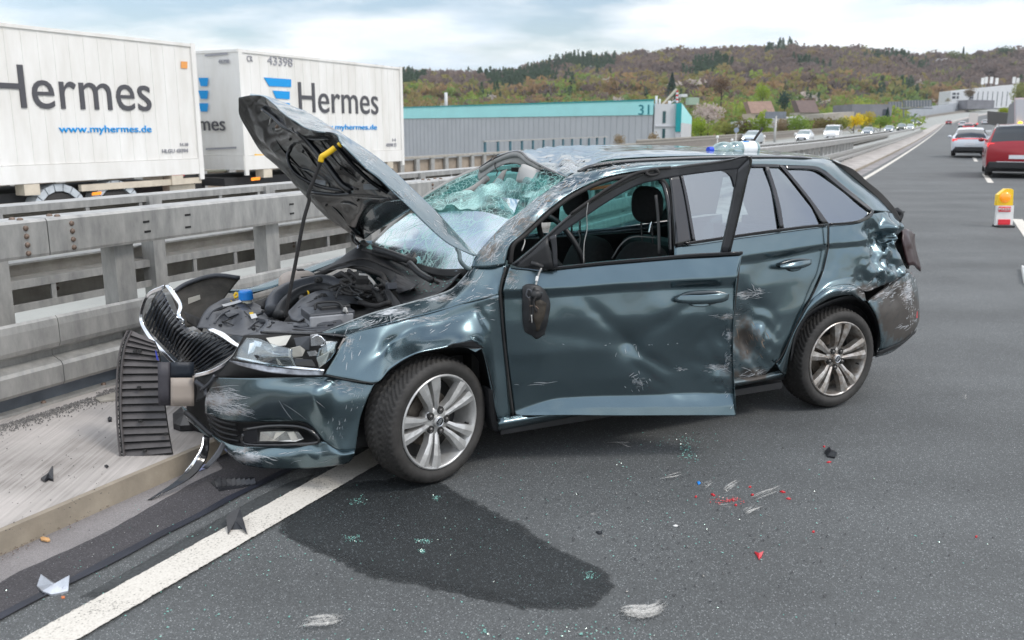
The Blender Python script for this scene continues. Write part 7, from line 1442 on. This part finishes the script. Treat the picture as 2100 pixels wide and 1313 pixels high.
# ============================================================ LOOSE THINGS
# bottle on the roof
bt = empty('plastic_bottle', tow(LY(1500, 318, .62)), 0, 'clear plastic water bottle with a blue cap lying on the car roof', 'bottle')
a_, b_ = tow(LY(1452, 308, .62)), tow(LY(1551, 305, .62)); ax_ = (b_-a_); Lb = ax_.length; M_ = ax_.to_track_quat('Y', 'Z').to_matrix().to_4x4(); M_.translation = a_ - bt.location
rb = 15.5/FOC*(a_.y*.98+.2)*1.0
MB().lathe([(0, 0), (rb*.40, .0), (rb*.42, .004), (rb*.42, Lb*.085), (0, Lb*.085)], 24, M_).build('cap', mat('cap_blue', (.01, .06, .62), .35), bt, smooth=False)
BGL = glass('bottle_plastic', (.94, .97, .98), .20, .06, milk=.22)
MB().lathe([(rb*.36, Lb*.085), (rb*.38, Lb*.11), (rb*.75, Lb*.16), (rb*.98, Lb*.26), (rb, Lb*.34), (rb*.92, Lb*.40), (rb*.72, Lb*.435), (rb*.92, Lb*.47), (rb*1.0, Lb*.52), (rb*1.0, Lb*.60), (rb*.97, Lb*.62), (rb*1.0, Lb*.64), (rb*.97, Lb*.9), (rb*1.0, Lb*.94), (rb*.9, Lb*.985), (rb*.5, Lb), (0, Lb*.97)], 32, M_).build('bottle_body', BGL, bt, smooth=True)
MB().lathe([(rb*1.015, Lb*.64), (rb*1.015, Lb*.92)], 32, M_).build('paper_label', mat('label_white', (.80, .82, .84), .5, var=(14, .08)), bt, smooth=True)
q = M_ @ Vector((rb*1.02*math.cos(1.9), Lb*.74, rb*1.02*math.sin(1.9)))
MB().lathe([(rb*1.022, Lb*.66), (rb*1.022, Lb*.76)], 32, M_).v
lab = MB(); 
for k in range(6):
    for j in range(2): pass
def lblarc(nm, m, a0, a1, y0, y1):
    mb = MB(); n_ = 8
    for k in range(n_+1):
        a = R(a0+(a1-a0)*k/n_); mb.v += [M_ @ Vector((rb*1.03*math.cos(a), Lb*y0, rb*1.03*math.sin(a))), M_ @ Vector((rb*1.03*math.cos(a), Lb*y1, rb*1.03*math.sin(a)))]
    mb.f = [(2*k, 2*k+1, 2*k+3, 2*k+2) for k in range(n_)]; mb.build(nm, m, bt)
lblarc('label_print', mat('label_blue', (.02, .22, .72), .5), 60, 120, .68, .80); lblarc('label_print', mat('label_dark', (.25, .18, .2), .5), 130, 165, .86, .90); lblarc('label_print', mat('label_orange', (.8, .5, .25), .5), 30, 150, .70, .705)

# undertray panel leaning beside the car
ut = empty('undertray_panel', WK(300, 935), 0, 'black ribbed plastic undertray panel standing upright beside the torn grille', 'car part')
off = WK(300, 935)
def UW(u, v, d=0.):   # plane through the foot, leaning slightly back
    D = off.y + (935-v)/265*.14 + (u-300)/110*.02 + d; return wd(u, v, D) - off
Ledge = [(262, 678), (250, 705), (243, 740), (240, 780), (239, 820), (240, 860), (243, 900), (247, 940)]
Redge = [(318, 700), (326, 720), (330, 745), (334, 780), (338, 820), (343, 860), (349, 898), (355, 932)]
Lc = crv([list(p) for p in Ledge], 36); Rc = crv([list(p) for p in Redge], 36)
TRAY = mat('tray_plastic', (.085, .078, .078), .5, var=(10, .3), bump=(30, .15, .004))
mb = MB(); 
for a, b in zip(Lc, Rc): mb.v += [UW(a[0]+4, a[1], .03), UW(b[0], b[1], .02)]
mb.f = [(2*i, 2*i+1, 2*i+3, 2*i+2) for i in range(len(Lc)-1)]; mb.build('base_sheet', DARK, ut, solid=.006)
NS = 18
for i in range(NS):
    k = int((i+.06)*(len(Lc)-1)/NS); k2 = min(k+12, len(Lc)-1); a, b = Lc[k], Rc[min(k+1, len(Lc)-1)]; a2, b2 = Lc[k2], Rc[max(k2-2, 0)]
    e0 = a[0] + 14; 
    MB().add([UW(a[0]+8, a[1], .012), UW(b[0]-2, b[1], .014), UW(b2[0]-2, b2[1], .004), UW(a2[0]+8, a2[1], -.004), UW(a[0]+8, a[1], .03), UW(b[0]-2, b[1]-1, .03), UW(b2[0]-2, b2[1]-3, .03), UW(a2[0]+8, a2[1]-1, .03)],
             [(0, 1, 2, 3), (4, 7, 6, 5), (0, 4, 5, 1), (2, 6, 7, 3), (0, 3, 7, 4), (1, 5, 6, 2)]).build('slat', TRAY, ut)
for side in (0, 8): MB().tube([UW(p[0]+side, p[1], -.004) for p in Lc[::12]], .005, 6).build('edge_rib', TRAY, ut)
for i in range(0, 30):
    k = int(i*(len(Lc)-1)/30); k2 = min(k+9, len(Lc)-1); MB().tube([UW(Lc[k][0]+(0 if i % 2 else 8), Lc[k][1], -.002), UW(Lc[k2][0]+(8 if i % 2 else 0), Lc[k2][1], -.002)], .003, 5).build('lattice_bar', PLASTIC, ut)
for u, v in ((277, 720), (287, 720), (285, 795), (288, 864), (340, 890), (297, 925)):
    c = UW(u, v, -.008); MB().box(-.008, .008, -.006, .006, -.006, .006, Matrix.Translation(c)).build('clip', DARK, ut, bevel=.002)

# debris: individually placed pieces
def shard(name, m, pts, label, cat='debris', z0=0., h=.012, group=None, up=()):
    """pts: photo pixels of the outline on the ground; up: indices lifted off the ground"""
    b_ = [(WK(u, v) if z0 else gp(u, v, 0)) for u, v in pts]; c = sum(b_, Vector())/len(b_); o = empty(name, c, 0, label, cat, group) if False else None
    mb = MB(); vs = [p-c for p in b_]
    for i, k in up: vs[i].z += k
    n_ = len(vs); top = [v+Vector((0, 0, h)) for v in vs]; cen = sum(top, Vector())/n_ + Vector((0, 0, h*.8))
    mb.add([Vector((v.x, v.y, v.z)) for v in vs] + top + [cen], [(i, (i+1) % n_, n_+(i+1) % n_, n_+i) for i in range(n_)] + [(n_+i, n_+(i+1) % n_, 2*n_) for i in range(n_)] + [tuple(range(n_))[::-1]])
    o = mb.build(name, m, None); o.location = c; return tag(o, label, cat, group)
BP = mat('black_shard', (.015, .016, .02), .4, coat=.3, var=(20, .4)); SIL = mat('silver_shard', (.50, .53, .58), .3, .6, var=(12, .3))
shard('plastic_shard', BP, [(84, 985), (96, 979), (108, 969), (111, 974), (110, 988), (100, 985), (92, 990)], 'black curved plastic shard lying alone on the concrete walkway', z0=.151, h=.01, up=[(3, .03), (2, .02)])
shard('plastic_shard', BP, [(465, 1080), (478, 1072), (494, 1069), (508, 1102), (500, 1090), (475, 1092), (468, 1102)], 'black three-legged plastic clip lying on the white line', h=.012, up=[(1, .04), (2, .045), (0, .03)])
shard('foil_shard', SIL, [(76, 1205), (86, 1197), (108, 1196), (118, 1201), (132, 1206), (145, 1202), (140, 1215), (120, 1220), (105, 1222), (88, 1222)], 'crumpled silver foil-like shard at the lower left beside the white line', h=.006, up=[(4, .02), (5, .035), (1, .03), (9, .012)])
shard('orange_stub', mat('orange_stub', (.62, .36, .16), .6), [(83, 1105), (88, 1103), (101, 1106), (103, 1110), (97, 1112), (84, 1109)], 'small orange stub in the gutter near the kerb', h=.006)
g_ = empty('grille_fragment', gp(476, 992), 0, 'black slatted grille fragment lying in the gutter below the bumper', 'debris')
for i in range(8):
    u = 440+i*10; p = [gp(u, 987+i*.3, .02), gp(u+12, 981+i*.3, .03), gp(u+15, 999-i*.8, .01), gp(u+4, 1003-i*.8, .004)]
    MB().prism([q_-gp(476, 992) for q_ in p], (0, 0, .006)).build('slat', BP, g_)
MB().prism([q_-gp(476, 992) for q_ in (gp(432, 990, .004), gp(440, 984, .01), gp(520, 980, .012), gp(524, 990, .004), gp(500, 1000, .004), gp(450, 1008, .004))], (0, 0, .004)).build('frame', BP, g_)
shard('dark_lump', BP, [(355, 860), (372, 846), (390, 850), (402, 862), (410, 880), (395, 884), (370, 885), (356, 880)], 'dark crumpled plastic lump on the walkway behind the undertray panel', z0=.151, h=.03)
shard('pebble', BP, [(221, 862), (225, 859), (230, 861), (229, 865), (223, 866)], 'small black pebble on the walkway left of the undertray panel', z0=.151, h=.012)
shard('pebble', BP, [(214, 957), (219, 955), (223, 958), (219, 961)], 'tiny dark chip on the walkway in front of the undertray panel', z0=.151, h=.006)
shard('white_paper', mat('white_blue_paper', (.42, .46, .70), .5), [(402, 964), (420, 953), (432, 951), (424, 960), (410, 966)], 'bluish paper scrap under the torn bumper strip', h=.004)
shard('plastic_shard', BP, [(1691, 930), (1700, 922), (1708, 926), (1716, 936), (1712, 941), (1698, 939)], 'black broken clip lying on the road below the rear bumper', h=.010, up=[(1, .008), (3, .01)])
shard('red_shard', RED, [(1547, 1134), (1556, 1137), (1566, 1133), (1562, 1143), (1556, 1149), (1552, 1141)], 'largest red lens shard, lying alone on the road at the lower right', h=.006)
shard('plastic_shard', BP, [(1222, 1092), (1228, 1094), (1236, 1090), (1234, 1096), (1228, 1097)], 'small black chip right of the fluid stain', h=.005)
shard('white_chip', WHITEP, [(1380, 1079), (1386, 1077), (1391, 1079), (1386, 1081)], 'oval white chip on the road right of the fluid stain', h=.003)
shard('plastic_shard', BP, [(1056, 1097), (1062, 1094), (1069, 1098), (1064, 1101)], 'small dark chip on the fluid stain near its right edge', h=.004)
shard('plastic_shard', BP, [(806, 1062), (814, 1058), (819, 1062), (812, 1064)], 'small dark chip on the fluid stain behind the front wheel', h=.004)
shard('blue_chip', BLUEC, [(1429, 990), (1434, 988), (1437, 992), (1432, 995)], 'tiny blue plastic chip left of the white scrape marks', h=.004)
shard('orange_chip', mat('orange_chip', (.6, .18, .06), .5), [(783, 1153), (790, 1149), (794, 1151), (788, 1156)], 'small orange chip on the fluid stain', h=.003)
shard('orange_chip', mat('orange_chip', (.6, .18, .06), .5), [(126, 1224), (133, 1224), (133, 1228), (126, 1228)], 'small orange chip next to the silver foil-like shard', h=.003)
shard('foot_wedge', GALVD, [(195, 820), (236, 808), (240, 822), (205, 826)], 'flat grey steel wedge on the walkway left of the undertray panel', z0=.151, h=.01)
rs = [((1605, 1010), 12, 3, 10), ((1617, 1024), 10, 2, 5), ((1462, 1016), 10, 4, 20), ((1543, 1016), 6, 3, 0), ((1503, 1026), 6, 4, 0), ((1509, 1037), 6, 4, 0), ((1427, 1020), 5, 3, 0), ((1700, 949), 10, 2, -5), ((1690, 917), 5, 3, 0), ((1668, 1092), 6, 3, 0), ((2002, 1102), 5, 4, 0), ((1538, 1000), 6, 2, 0)]
rl_ = ['long red sliver right of the scrape marks', 'thin red sliver just below the long one right of the scrape marks', 'red sliver at the left end of the red splinter patch', 'small red chip between two white scrapes', 'red chip in the middle of the splinter patch', 'red chip just below the splinter patch', 'red chip left of the white scrape marks', 'thin red sliver under the black broken clip', 'tiny red chip beside the black broken clip', 'red chip between the scrape marks and the far right chip', 'red chip farthest right on the road', 'tiny red chip above the white scrape marks']
for ((u, v), a, b, rr), lb in zip(rs, rl_):
    c_, s_ = math.cos(R(rr)), math.sin(R(rr)); shard('red_shard', RED, [(u-a*.5*c_, v-a*.5*s_), (u+b*.3*s_, v-b*.6), (u+a*.5*c_, v+a*.5*s_), (u, v+b*.5)], lb, h=.005, group='red lens shards on the road')
# fine litter
def litter(name, m, n, f, r0, r1, label, seed, z=.005):
    r_ = random.Random(seed); mb = MB()
    for i in range(n):
        u, v = f(r_); p = WK(u, v, .003) if z > .1 else gp(u, v, z); s = r_.uniform(r0, r1); a = r_.uniform(0, 6.28); x = Vector((math.cos(a), math.sin(a), 0))*s; y = Vector((-math.sin(a), math.cos(a), 0))*s*r_.uniform(.4, .9)
        mb.add([p+x, p+y, p-x, p-y, p+Vector((0, 0, s*.6))], [(0, 1, 4), (1, 2, 4), (2, 3, 4), (3, 0, 4)])
    mb.build(name, m, kind='stuff')['label'] = label
GC = mat('glass_crumb', (.16, .42, .36), .15, coat=1); 
def fclus(r_):
    c = r_.choice([(735, 1028, 9, 5), (722, 1104, 10, 5), (1400, 905, 40, 10), (1410, 925, 12, 12), (900, 1120, 200, 50), (1250, 1000, 200, 60), (1150, 1040, 250, 60), (700, 1270, 400, 40), (1600, 1100, 300, 100), (870, 1110, 8, 3), (1206, 1180, 10, 5), (1190, 1295, 120, 10), (520, 1100, 60, 40), (300, 1150, 120, 60), (895, 1021, 4, 3), (866, 1131, 3, 2)])
    return r_.gauss(c[0], c[2]), min(1312, max(880, r_.gauss(c[1], c[3])))
litter('glass_crumbs', GC, 1300, fclus, .0015, .0052, 'green safety glass crumbs scattered over the road', 1)
litter('white_specks', WHITEP, 500, lambda r_: (r_.uniform(60, 2090), r_.uniform(860, 1310)), .0008, .0020, 'tiny white chips scattered over the road', 2)
litter('black_crumbs', BP, 700, lambda r_: (r_.gauss(1350, 330), min(1310, max(890, r_.gauss(1070, 90)))), .0012, .0062, 'dark crumbs scattered over the road', 3)
litter('red_splinters', RED, 90, lambda r_: (r_.gauss(1486, 16), r_.gauss(1026, 4)), .0015, .0045, 'fine red splinters between the white scrapes', 4)
litter('walkway_crumbs', BP, 90, lambda r_: (r_.uniform(0, 230), r_.uniform(880, 1090)), .0015, .0045, 'dark crumbs on the concrete walkway', 6, .153)
litter('gutter_litter', mat('brown_litter', (.12, .08, .06), .8), 260, lambda r_: (lambda t: (t*430+r_.gauss(0, 3), 1133-t*215+abs(r_.gauss(0, 7))+2))(r_.random()), .0015, .005, 'brown grit along the foot of the kerb', 7)
# scrape marks: chalky white scratches in the asphalt
def scrapemat():
    m = bpy.data.materials.new('chalky_scrape'); m.use_nodes = True; nt = m.node_tree; nt.nodes.clear(); L = nt.links.new
    o = N(nt, 'ShaderNodeOutputMaterial'); d = N(nt, 'ShaderNodeBsdfDiffuse'); d.inputs[0].default_value = (.62, .61, .58, 1); t_ = N(nt, 'ShaderNodeBsdfTransparent'); mx = N(nt, 'ShaderNodeMixShader')
    a = N(nt, 'ShaderNodeAttribute', attribute_name='cover'); tc = N(nt, 'ShaderNodeTexCoord'); n_ = N(nt, 'ShaderNodeTexNoise'); n_.inputs['Scale'].default_value = 95; n_.inputs['Detail'].default_value = 9; n_.inputs['Roughness'].default_value = .75; L(tc.outputs['Object'], n_.inputs['Vector'])
    k = N(nt, 'ShaderNodeMath', operation='ADD'); L(a.outputs['Fac'], k.inputs[0]); L(n_.outputs[0], k.inputs[1]); r_ = N(nt, 'ShaderNodeMapRange'); L(k.outputs[0], r_.inputs[0]); r_.inputs[1].default_value = .78; r_.inputs[2].default_value = 1.30
    L(r_.outputs[0], mx.inputs[0]); L(t_.outputs[0], mx.inputs[1]); L(d.outputs[0], mx.inputs[2]); L(mx.outputs[0], o.inputs[0]); return m
SCR = scrapemat()
def stroke(pts, ws, k, z, mb, cov):
    c = crv([list(p)+[w_] for p, w_ in zip(pts, ws)], 10); o = len(mb.v)
    for i, (u, v, w_) in enumerate(c):
        a = c[min(i+1, len(c)-1)]; b = c[max(i-1, 0)]; d = Vector((a[0]-b[0], a[1]-b[1])).normalized(); e_ = math.sin(math.pi*min(1, max(0, (i+.5)/len(c))))**.6
        for j in range(5):
            t_ = (j-2)/2; mb.v.append(gp(u-d.y*w_*t_, v+d.x*w_*t_, z)); cov.append(k*(1-abs(t_)**1.3)*e_)
    n_ = len(c); mb.f += [(o+i*5+j, o+i*5+j+1, o+(i+1)*5+j+1, o+(i+1)*5+j) for i in range(n_-1) for j in range(4)]
def scrape(pts, ws, k=.7, z=.012):
    """a chalky scrape: several thin overlapping strokes round the path given in pixels; ws = half widths"""
    r_ = random.Random(int(pts[0][0])); mb = MB(); cov = []; ns = 3 + int(max(ws)*.35)
    for q in range(ns):
        o = (q/(ns-1)*2-1 if ns > 1 else 0)*.6; t0, t1 = r_.uniform(0, .16), r_.uniform(.8, 1.0)
        c = crv([list(p)+[w_] for p, w_ in zip(pts, ws)], 12); n_ = len(c); sl = c[int(t0*(n_-1)):int(t1*(n_-1))+1:6]
        if len(sl) < 2: continue
        a = Vector((sl[-1][0]-sl[0][0], sl[-1][1]-sl[0][1])).normalized()
        P = [(u-a.y*w_*o+r_.uniform(-1.5, 1.5), v+a.x*w_*o+r_.uniform(-1.2, 1.2)) for u, v, w_ in sl]
        stroke(P, [max(1.2, w_*r_.uniform(.25, .5)) for _, _, w_ in sl], k*r_.uniform(.5, .95), z+q*.0006, mb, cov)
    mb.a = {'cover': cov}; mb.build('scrape_mark', SCR, kind='structure')
for p, w_, k in (([(598, 1287), (640, 1275), (690, 1268), (732, 1252)], [4, 14, 14, 3], .78), ([(1262, 1258), (1290, 1253), (1335, 1252), (1365, 1235), (1390, 1212)], [6, 17, 17, 12, 5], .75), ([(1352, 981), (1385, 974), (1414, 966)], [3, 5, 2], .8), ([(1440, 1000), (1455, 990), (1470, 984)], [6, 6, 3], .65), ([(1478, 1013), (1500, 995), (1535, 977)], [5, 7, 3], .68),
                 ([(1530, 1030), (1560, 1015), (1600, 1000), (1625, 990)], [4, 8, 7, 3], .62), ([(1523, 1055), (1540, 1043), (1582, 1030)], [8, 8, 4], .72), ([(1460, 1034), (1490, 1037), (1520, 1034)], [3, 5, 4], .6), ([(1235, 905), (1270, 908), (1290, 912), (1305, 918)], [2, 3, 6, 3], .66), ([(1205, 1055), (1220, 1054), (1234, 1051)], [1.5, 2.5, 1.5], .75),
                 ([(1160, 1302), (1190, 1298), (1230, 1292)], [3, 4, 2], .5), ([(500, 1302), (620, 1298), (700, 1292), (800, 1290)], [2, 3, 3, 2], .42), ([(1970, 820), (1980, 810), (1984, 800)], [8, 9, 4], .5), ([(1968, 770), (1978, 768)], [3, 3], .5), ([(1700, 1215+100), (1760, 1310)], [3, 3], .3), ([(0, 1010), (90, 985), (180, 960)], [3, 5, 3], .2)):
    scrape(p, w_, k)

shard('lamp_foot', WHITEP, [(2094, 553), (2112, 560), (2112, 590), (2099, 580)], 'white corner of a second marker foot cut by the right picture edge', h=.05)
# ============================================================ fine detail laid on the car's panels
from mathutils.bvhtree import BVHTree
CAML = tol(OO)
def surf(*objs):
    """returns f(u, v, off): the point of the panel seen at a photo pixel, lifted off by off metres"""
    V, F = [], []
    for o in objs:
        k = len(V); V += [v.co + o.location for v in o.data.vertices]; F += [[i+k for i in p.vertices] for p in o.data.polygons]
    t = BVHTree.FromPolygons(V, F)
    def f(u, v, off=.0025):
        w_ = OO + ray(u, v); d = (tol(w_) - CAML).normalized(); h = t.ray_cast(CAML, d)
        if h[0] is None: return None
        n_ = h[1]; n_ = -n_ if n_.dot(d) > 0 else n_
        return h[0] + n_*off
    return f
def part(nm, par=None):
    for o in (par or W).children:
        if o.name == nm or o.name.startswith(nm+'.'): yield o
SCRM = mat('bare_scratch', (.46, .48, .50), .6, var=(30, .2)); SCRD = mat('dark_scratch', (.05, .05, .05), .7)
def scratches(f, n, c, sp, ang, ln, wd_, seed, m=None, parent=None, jit=12, name='scratches'):
    """thin scratches around pixel c with spread sp, direction ang (degrees, image), length range ln, half width range wd_ in pixels"""
    r_ = random.Random(seed); mb = MB()
    for i in range(int(n*.85)):
        u, v = r_.gauss(c[0], sp[0]), r_.gauss(c[1], sp[1]); a = R(ang + r_.gauss(0, jit)); l = r_.uniform(*ln); w_ = r_.uniform(*wd_)*.72; dx, dy = math.cos(a), -math.sin(a)
        k = 4; bow = r_.uniform(-.08, .08)*l; q = []
        for j in range(k+1):
            t_ = j/k-.5; x, y = u+dx*l*t_-dy*bow*(1-4*t_*t_), v+dy*l*t_+dx*bow*(1-4*t_*t_); ww = w_*(1-abs(2*t_)**2*.8)
            q.append((f(x-dy*ww, y+dx*ww), f(x+dy*ww, y-dx*ww)))
        if any(a_ is None or b_ is None for a_, b_ in q): continue
        if max((q[j][0]-q[j+1][0]).length for j in range(k)) > .06: continue
        o = len(mb.v); 
        for a_, b_ in q: mb.v += [a_, b_]
        mb.f += [(o+2*j, o+2*j+1, o+2*j+3, o+2*j+2) for j in range(k)]
    if mb.f: mb.build(name, m or SCRM, parent or W, kind='stuff')
fW = surf(*part('front_wing'), *part('wing_ledge'))
for i, (c, sp, ang, n) in enumerate((((800, 640), (45, 8), 17, 46), ((900, 610), (34, 8), 20, 40), ((960, 640), (36, 12), 12, 16), ((850, 655), (60, 9), 16, 34), ((715, 705), (12, 22), 75, 30), ((790, 650), (26, 14), 60, 26), ((960, 575), (22, 14), 42, 22), ((745, 665), (26, 7), 22, 20), ((830, 690), (40, 12), 20, 10), ((1000, 600), (20, 8), 8, 12))):
    scratches(fW, n, c, sp, ang, (4, 22), (.25, .75), 100+i)
fS = surf(*part('side_frame'))
for i, (c, sp, ang, n) in enumerate((((1010, 510), (20, 18), 50, 70), ((1060, 462), (24, 16), 45, 70), ((1115, 415), (24, 14), 42, 60), ((1165, 378), (22, 9), 32, 50), ((1230, 352), (26, 6), 20, 30), ((1290, 343), (40, 4), 8, 16))):
    scratches(fS, n, c, sp, ang, (5, 20), (.3, 1.0), 140+i, jit=16)
    scratches(fS, n//3, c, sp, ang, (5, 16), (.4, 1.2), 170+i, mat('brown_scratch', (.22, .17, .13), .7), jit=16)
fB = surf(*part('front_bumper'), *part('bumper_lip'))
for i, (c, sp, ang, n, l) in enumerate((((455, 815), (20, 12), -8, 46, (10, 60)), ((480, 840), (24, 10), -22, 30, (10, 50)), ((440, 835), (12, 10), -10, 30, (8, 26)), ((515, 938), (22, 8), -14, 40, (6, 24)), ((705, 795), (22, 6), 12, 26, (4, 18)), ((700, 880), (16, 26), 80, 20, (3, 10)), ((735, 800), (10, 24), 70, 24, (2, 9)), ((640, 930), (30, 8), 12, 8, (20, 50)), ((580, 845), (40, 18), -50, 8, (20, 60)), ((650, 790), (40, 8), 5, 6, (10, 40)))):
    scratches(fB, n, c, sp, ang, l, (.3, 1.0) if i < 5 else (.2, .6), 200+i, jit=10)
fD = surf(*part('door_skin', DT))
for i, (c, sp, ang, n, l) in enumerate((((1490, 648), (14, 3), 5, 16, (6, 24)), ((1497, 690), (6, 10), 70, 26, (3, 12)), ((1492, 740), (8, 12), 60, 22, (3, 12)), ((1475, 757), (22, 4), -8, 24, (8, 30)), ((1310, 785), (14, 9), -60, 22, (4, 12)), ((1298, 772), (6, 6), 50, 4, (6, 16)), ((1395, 758), (10, 1.5), 2, 8, (5, 16)), ((1310, 707), (45, 1.5), 0, 10, (2, 5)), ((1290, 722), (18, 6), 88, 5, (5, 14)), ((1050, 575), (8, 8), 50, 30, (4, 12)), ((1130, 786), (40, 2), -2, 5, (10, 40)), ((1495, 800), (8, 14), 70, 10, (3, 10)))):
    scratches(fD, n, c, sp, ang, l, (.25, .8), 240+i, parent=DT, jit=14)
fR = surf(*part('rear_door'), *part('rear_quarter'), *part('rear_arch_flare'), *part('rear_bumper'))
for i, (c, sp, ang, n, l, m_) in enumerate((((1540, 605), (16, 5), 12, 30, (6, 26), None), ((1552, 596), (8, 5), -40, 12, (6, 16), None), ((1560, 770), (26, 6), 8, 60, (6, 30), None), ((1545, 700), (14, 26), -70, 20, (8, 30), mat('brown_scratch', (.22, .17, .13), .7)), ((1540, 765), (24, 8), 8, 40, (8, 30), SCRD), ((1800, 605), (20, 9), 25, 40, (6, 18), None), ((1865, 590), (7, 16), 60, 60, (3, 8), None), ((1868, 640), (6, 22), 70, 50, (2, 7), None), ((1830, 590), (20, 10), 32, 26, (8, 22), None), ((1850, 670), (22, 2), 24, 16, (6, 18), None), ((1730, 592), (22, 4), 12, 18, (6, 16), None), ((1830, 640), (18, 30), 60, 40, (6, 22), SCRD))):
    scratches(fR, n, c, sp, ang, l, (.25, .9), 280+i, m_, jit=14)
fH = surf(*part('bonnet_edge'))
for i, (c, sp, ang, n) in enumerate((((600, 232), (20, 10), -30, 50), ((650, 258), (24, 8), -25, 50), ((740, 318), (20, 12), -40, 40), ((820, 390), (30, 22), -44, 50), ((900, 465), (30, 22), -44, 36))):
    scratches(fH, n, c, sp, ang, (4, 16), (.25, .7), 320+i)
fRf = surf(*part('roof'))
scratches(fRf, 60, (1165, 340), (20, 10), 20, (5, 20), (.3, .9), 350, jit=30); scratches(fRf, 26, (1230, 320), (40, 6), 6, (8, 30), (.2, .6), 351)
# splinters of the shattered windscreen standing up along its lower edge
fG = surf(*part('windscreen_bright_sheet'))
scratches(fG, 60, (905, 540), (34, 8), 35, (6, 24), (.2, .5), 360, mat('crack_white', (.55, .75, .72), .5), jit=60, name='glass_cracks'); scratches(fG, 40, (820, 470), (60, 26), 25, (20, 70), (.25, .6), 361, mat('crack_white', (.55, .75, .72), .5), jit=8, name='glass_cracks')
# ---- engine bay: seams, steps and fixings on the covers
fC = surf(*part('radiator_cover'), *part('cover_right_half'))
def onf(name, m, f, px, r_, off=.003, n=4):
    p = [f(u, v, off) for u, v in px]
    if any(q is None for q in p): return
    MB().tube(curve3(p, n), r_, 6).build(name, m, W, smooth=True)
for px in ([(440, 640), (470, 628), (500, 622), (520, 640), (548, 650), (575, 660)], [(495, 654), (520, 668), (548, 672), (560, 664)], [(455, 662), (480, 652), (505, 650)], [(430, 668), (455, 660), (480, 668)], [(545, 640), (556, 652), (552, 666)], [(590, 664), (640, 668), (690, 662)], [(600, 676), (650, 680)]):
    onf('cover_seam', DARK, fC, px, .0028, .001)
for px in ([(425, 655), (436, 640), (455, 630)], [(440, 664), (452, 648), (470, 638)], [(510, 676), (525, 662), (545, 655)], [(528, 680), (540, 668), (558, 661)], [(612, 672), (640, 674), (672, 670)]):
    onf('cover_rib', GREYPL, fC, px, .006, .002)
def plate(name, m, f, px, h=.008, off=.001):
    p = [f(u, v, off) for u, v in px]
    if any(q is None for q in p): return
    d = (CAML - p[0]).normalized()*h*.5 + Vector((0, 0, h*.8)); MB().prism(p, d).build(name, m, W, bevel=.002)
for px in ([(460, 646), (480, 638), (490, 645), (468, 654)], [(500, 640), (526, 636), (540, 645), (512, 652)], [(525, 655), (545, 652), (552, 660), (534, 664)], [(600, 664), (632, 665), (632, 672), (602, 671)], [(650, 664), (682, 662), (684, 668), (652, 671)]):
    plate('cover_step', GREYPL, fC, px)
fE = surf(*part('engine_cover'))
for px in ([(620, 640), (650, 625), (690, 616), (730, 618)], [(612, 632), (640, 618), (672, 608)], [(640, 648), (680, 636), (720, 626)], [(660, 604), (672, 640)], [(690, 602), (704, 630)]):
    onf('cover_seam', DARK, fE, px, .003, .001)
fK = surf(*part('cowl_panel'))
for px in ([(700, 544), (745, 532), (790, 548), (830, 570), (850, 596)], [(760, 520), (810, 536), (860, 560), (900, 582)], [(720, 548), (760, 546), (795, 562), (815, 590)]):
    onf('cowl_rib', RUBBER, fK, px, .007, .004)
r_ = random.Random(77); mb = MB()
for i in range(120):
    u, v = r_.gauss(880, 60), r_.gauss(590, 16); p = fK(u, v, .003)
    if p is None: continue
    a = r_.uniform(.002, .006); mb.add([p+Vector((a, 0, 0)), p+Vector((-a, a, 0)), p+Vector((0, -a, .002)), p+Vector((0, 0, a))], [(0, 1, 3), (1, 2, 3), (2, 0, 3)])
mb.build('glass_crumbs', GC, W, kind='stuff')
# ---- bonnet inside: fixings and panel edges
fI = surf(*part('bonnet_inner'))
for px in ([(545, 225), (575, 250), (600, 268), (640, 285), (675, 285)], [(560, 262), (575, 300), (612, 340), (650, 372)], [(600, 262), (622, 300), (650, 340), (690, 372), (735, 388)], [(655, 285), (690, 330), (730, 365), (780, 392)], [(615, 345), (640, 352), (672, 372), (680, 395)], [(590, 330), (640, 385), (690, 430), (725, 470)], [(700, 400), (750, 405), (800, 408)], [(700, 415), (730, 420), (755, 430)]):
    onf('panel_edge', GLOSSBLK, fI, px, .005, .002)
for u, v in ((560, 245), (596, 285), (622, 310), (655, 320), (700, 345), (745, 372), (640, 372), (690, 392), (735, 410), (600, 345), (670, 420)):
    p = fI(u, v, .004)
    if p: MB().ball(p, .007, .007, .007, 8, 6).build('clip', DARK, W, smooth=True)
# ---------------------------------------------------------- haze over the far hills
hm = bpy.data.materials.new('haze_air'); hm.use_nodes = True; nt = hm.node_tree; nt.nodes.clear(); ho = N(nt, 'ShaderNodeOutputMaterial'); pv = N(nt, 'ShaderNodeVolumePrincipled')
pv.inputs['Color'].default_value = (.93, .96, 1, 1); pv.inputs['Density'].default_value = .00012; pv.inputs['Anisotropy'].default_value = .2; nt.links.new(pv.outputs[0], ho.inputs['Volume'])
MB().box(-3600, 3600, -60, 2600, -11, 190).build('haze', hm, kind='stuff')
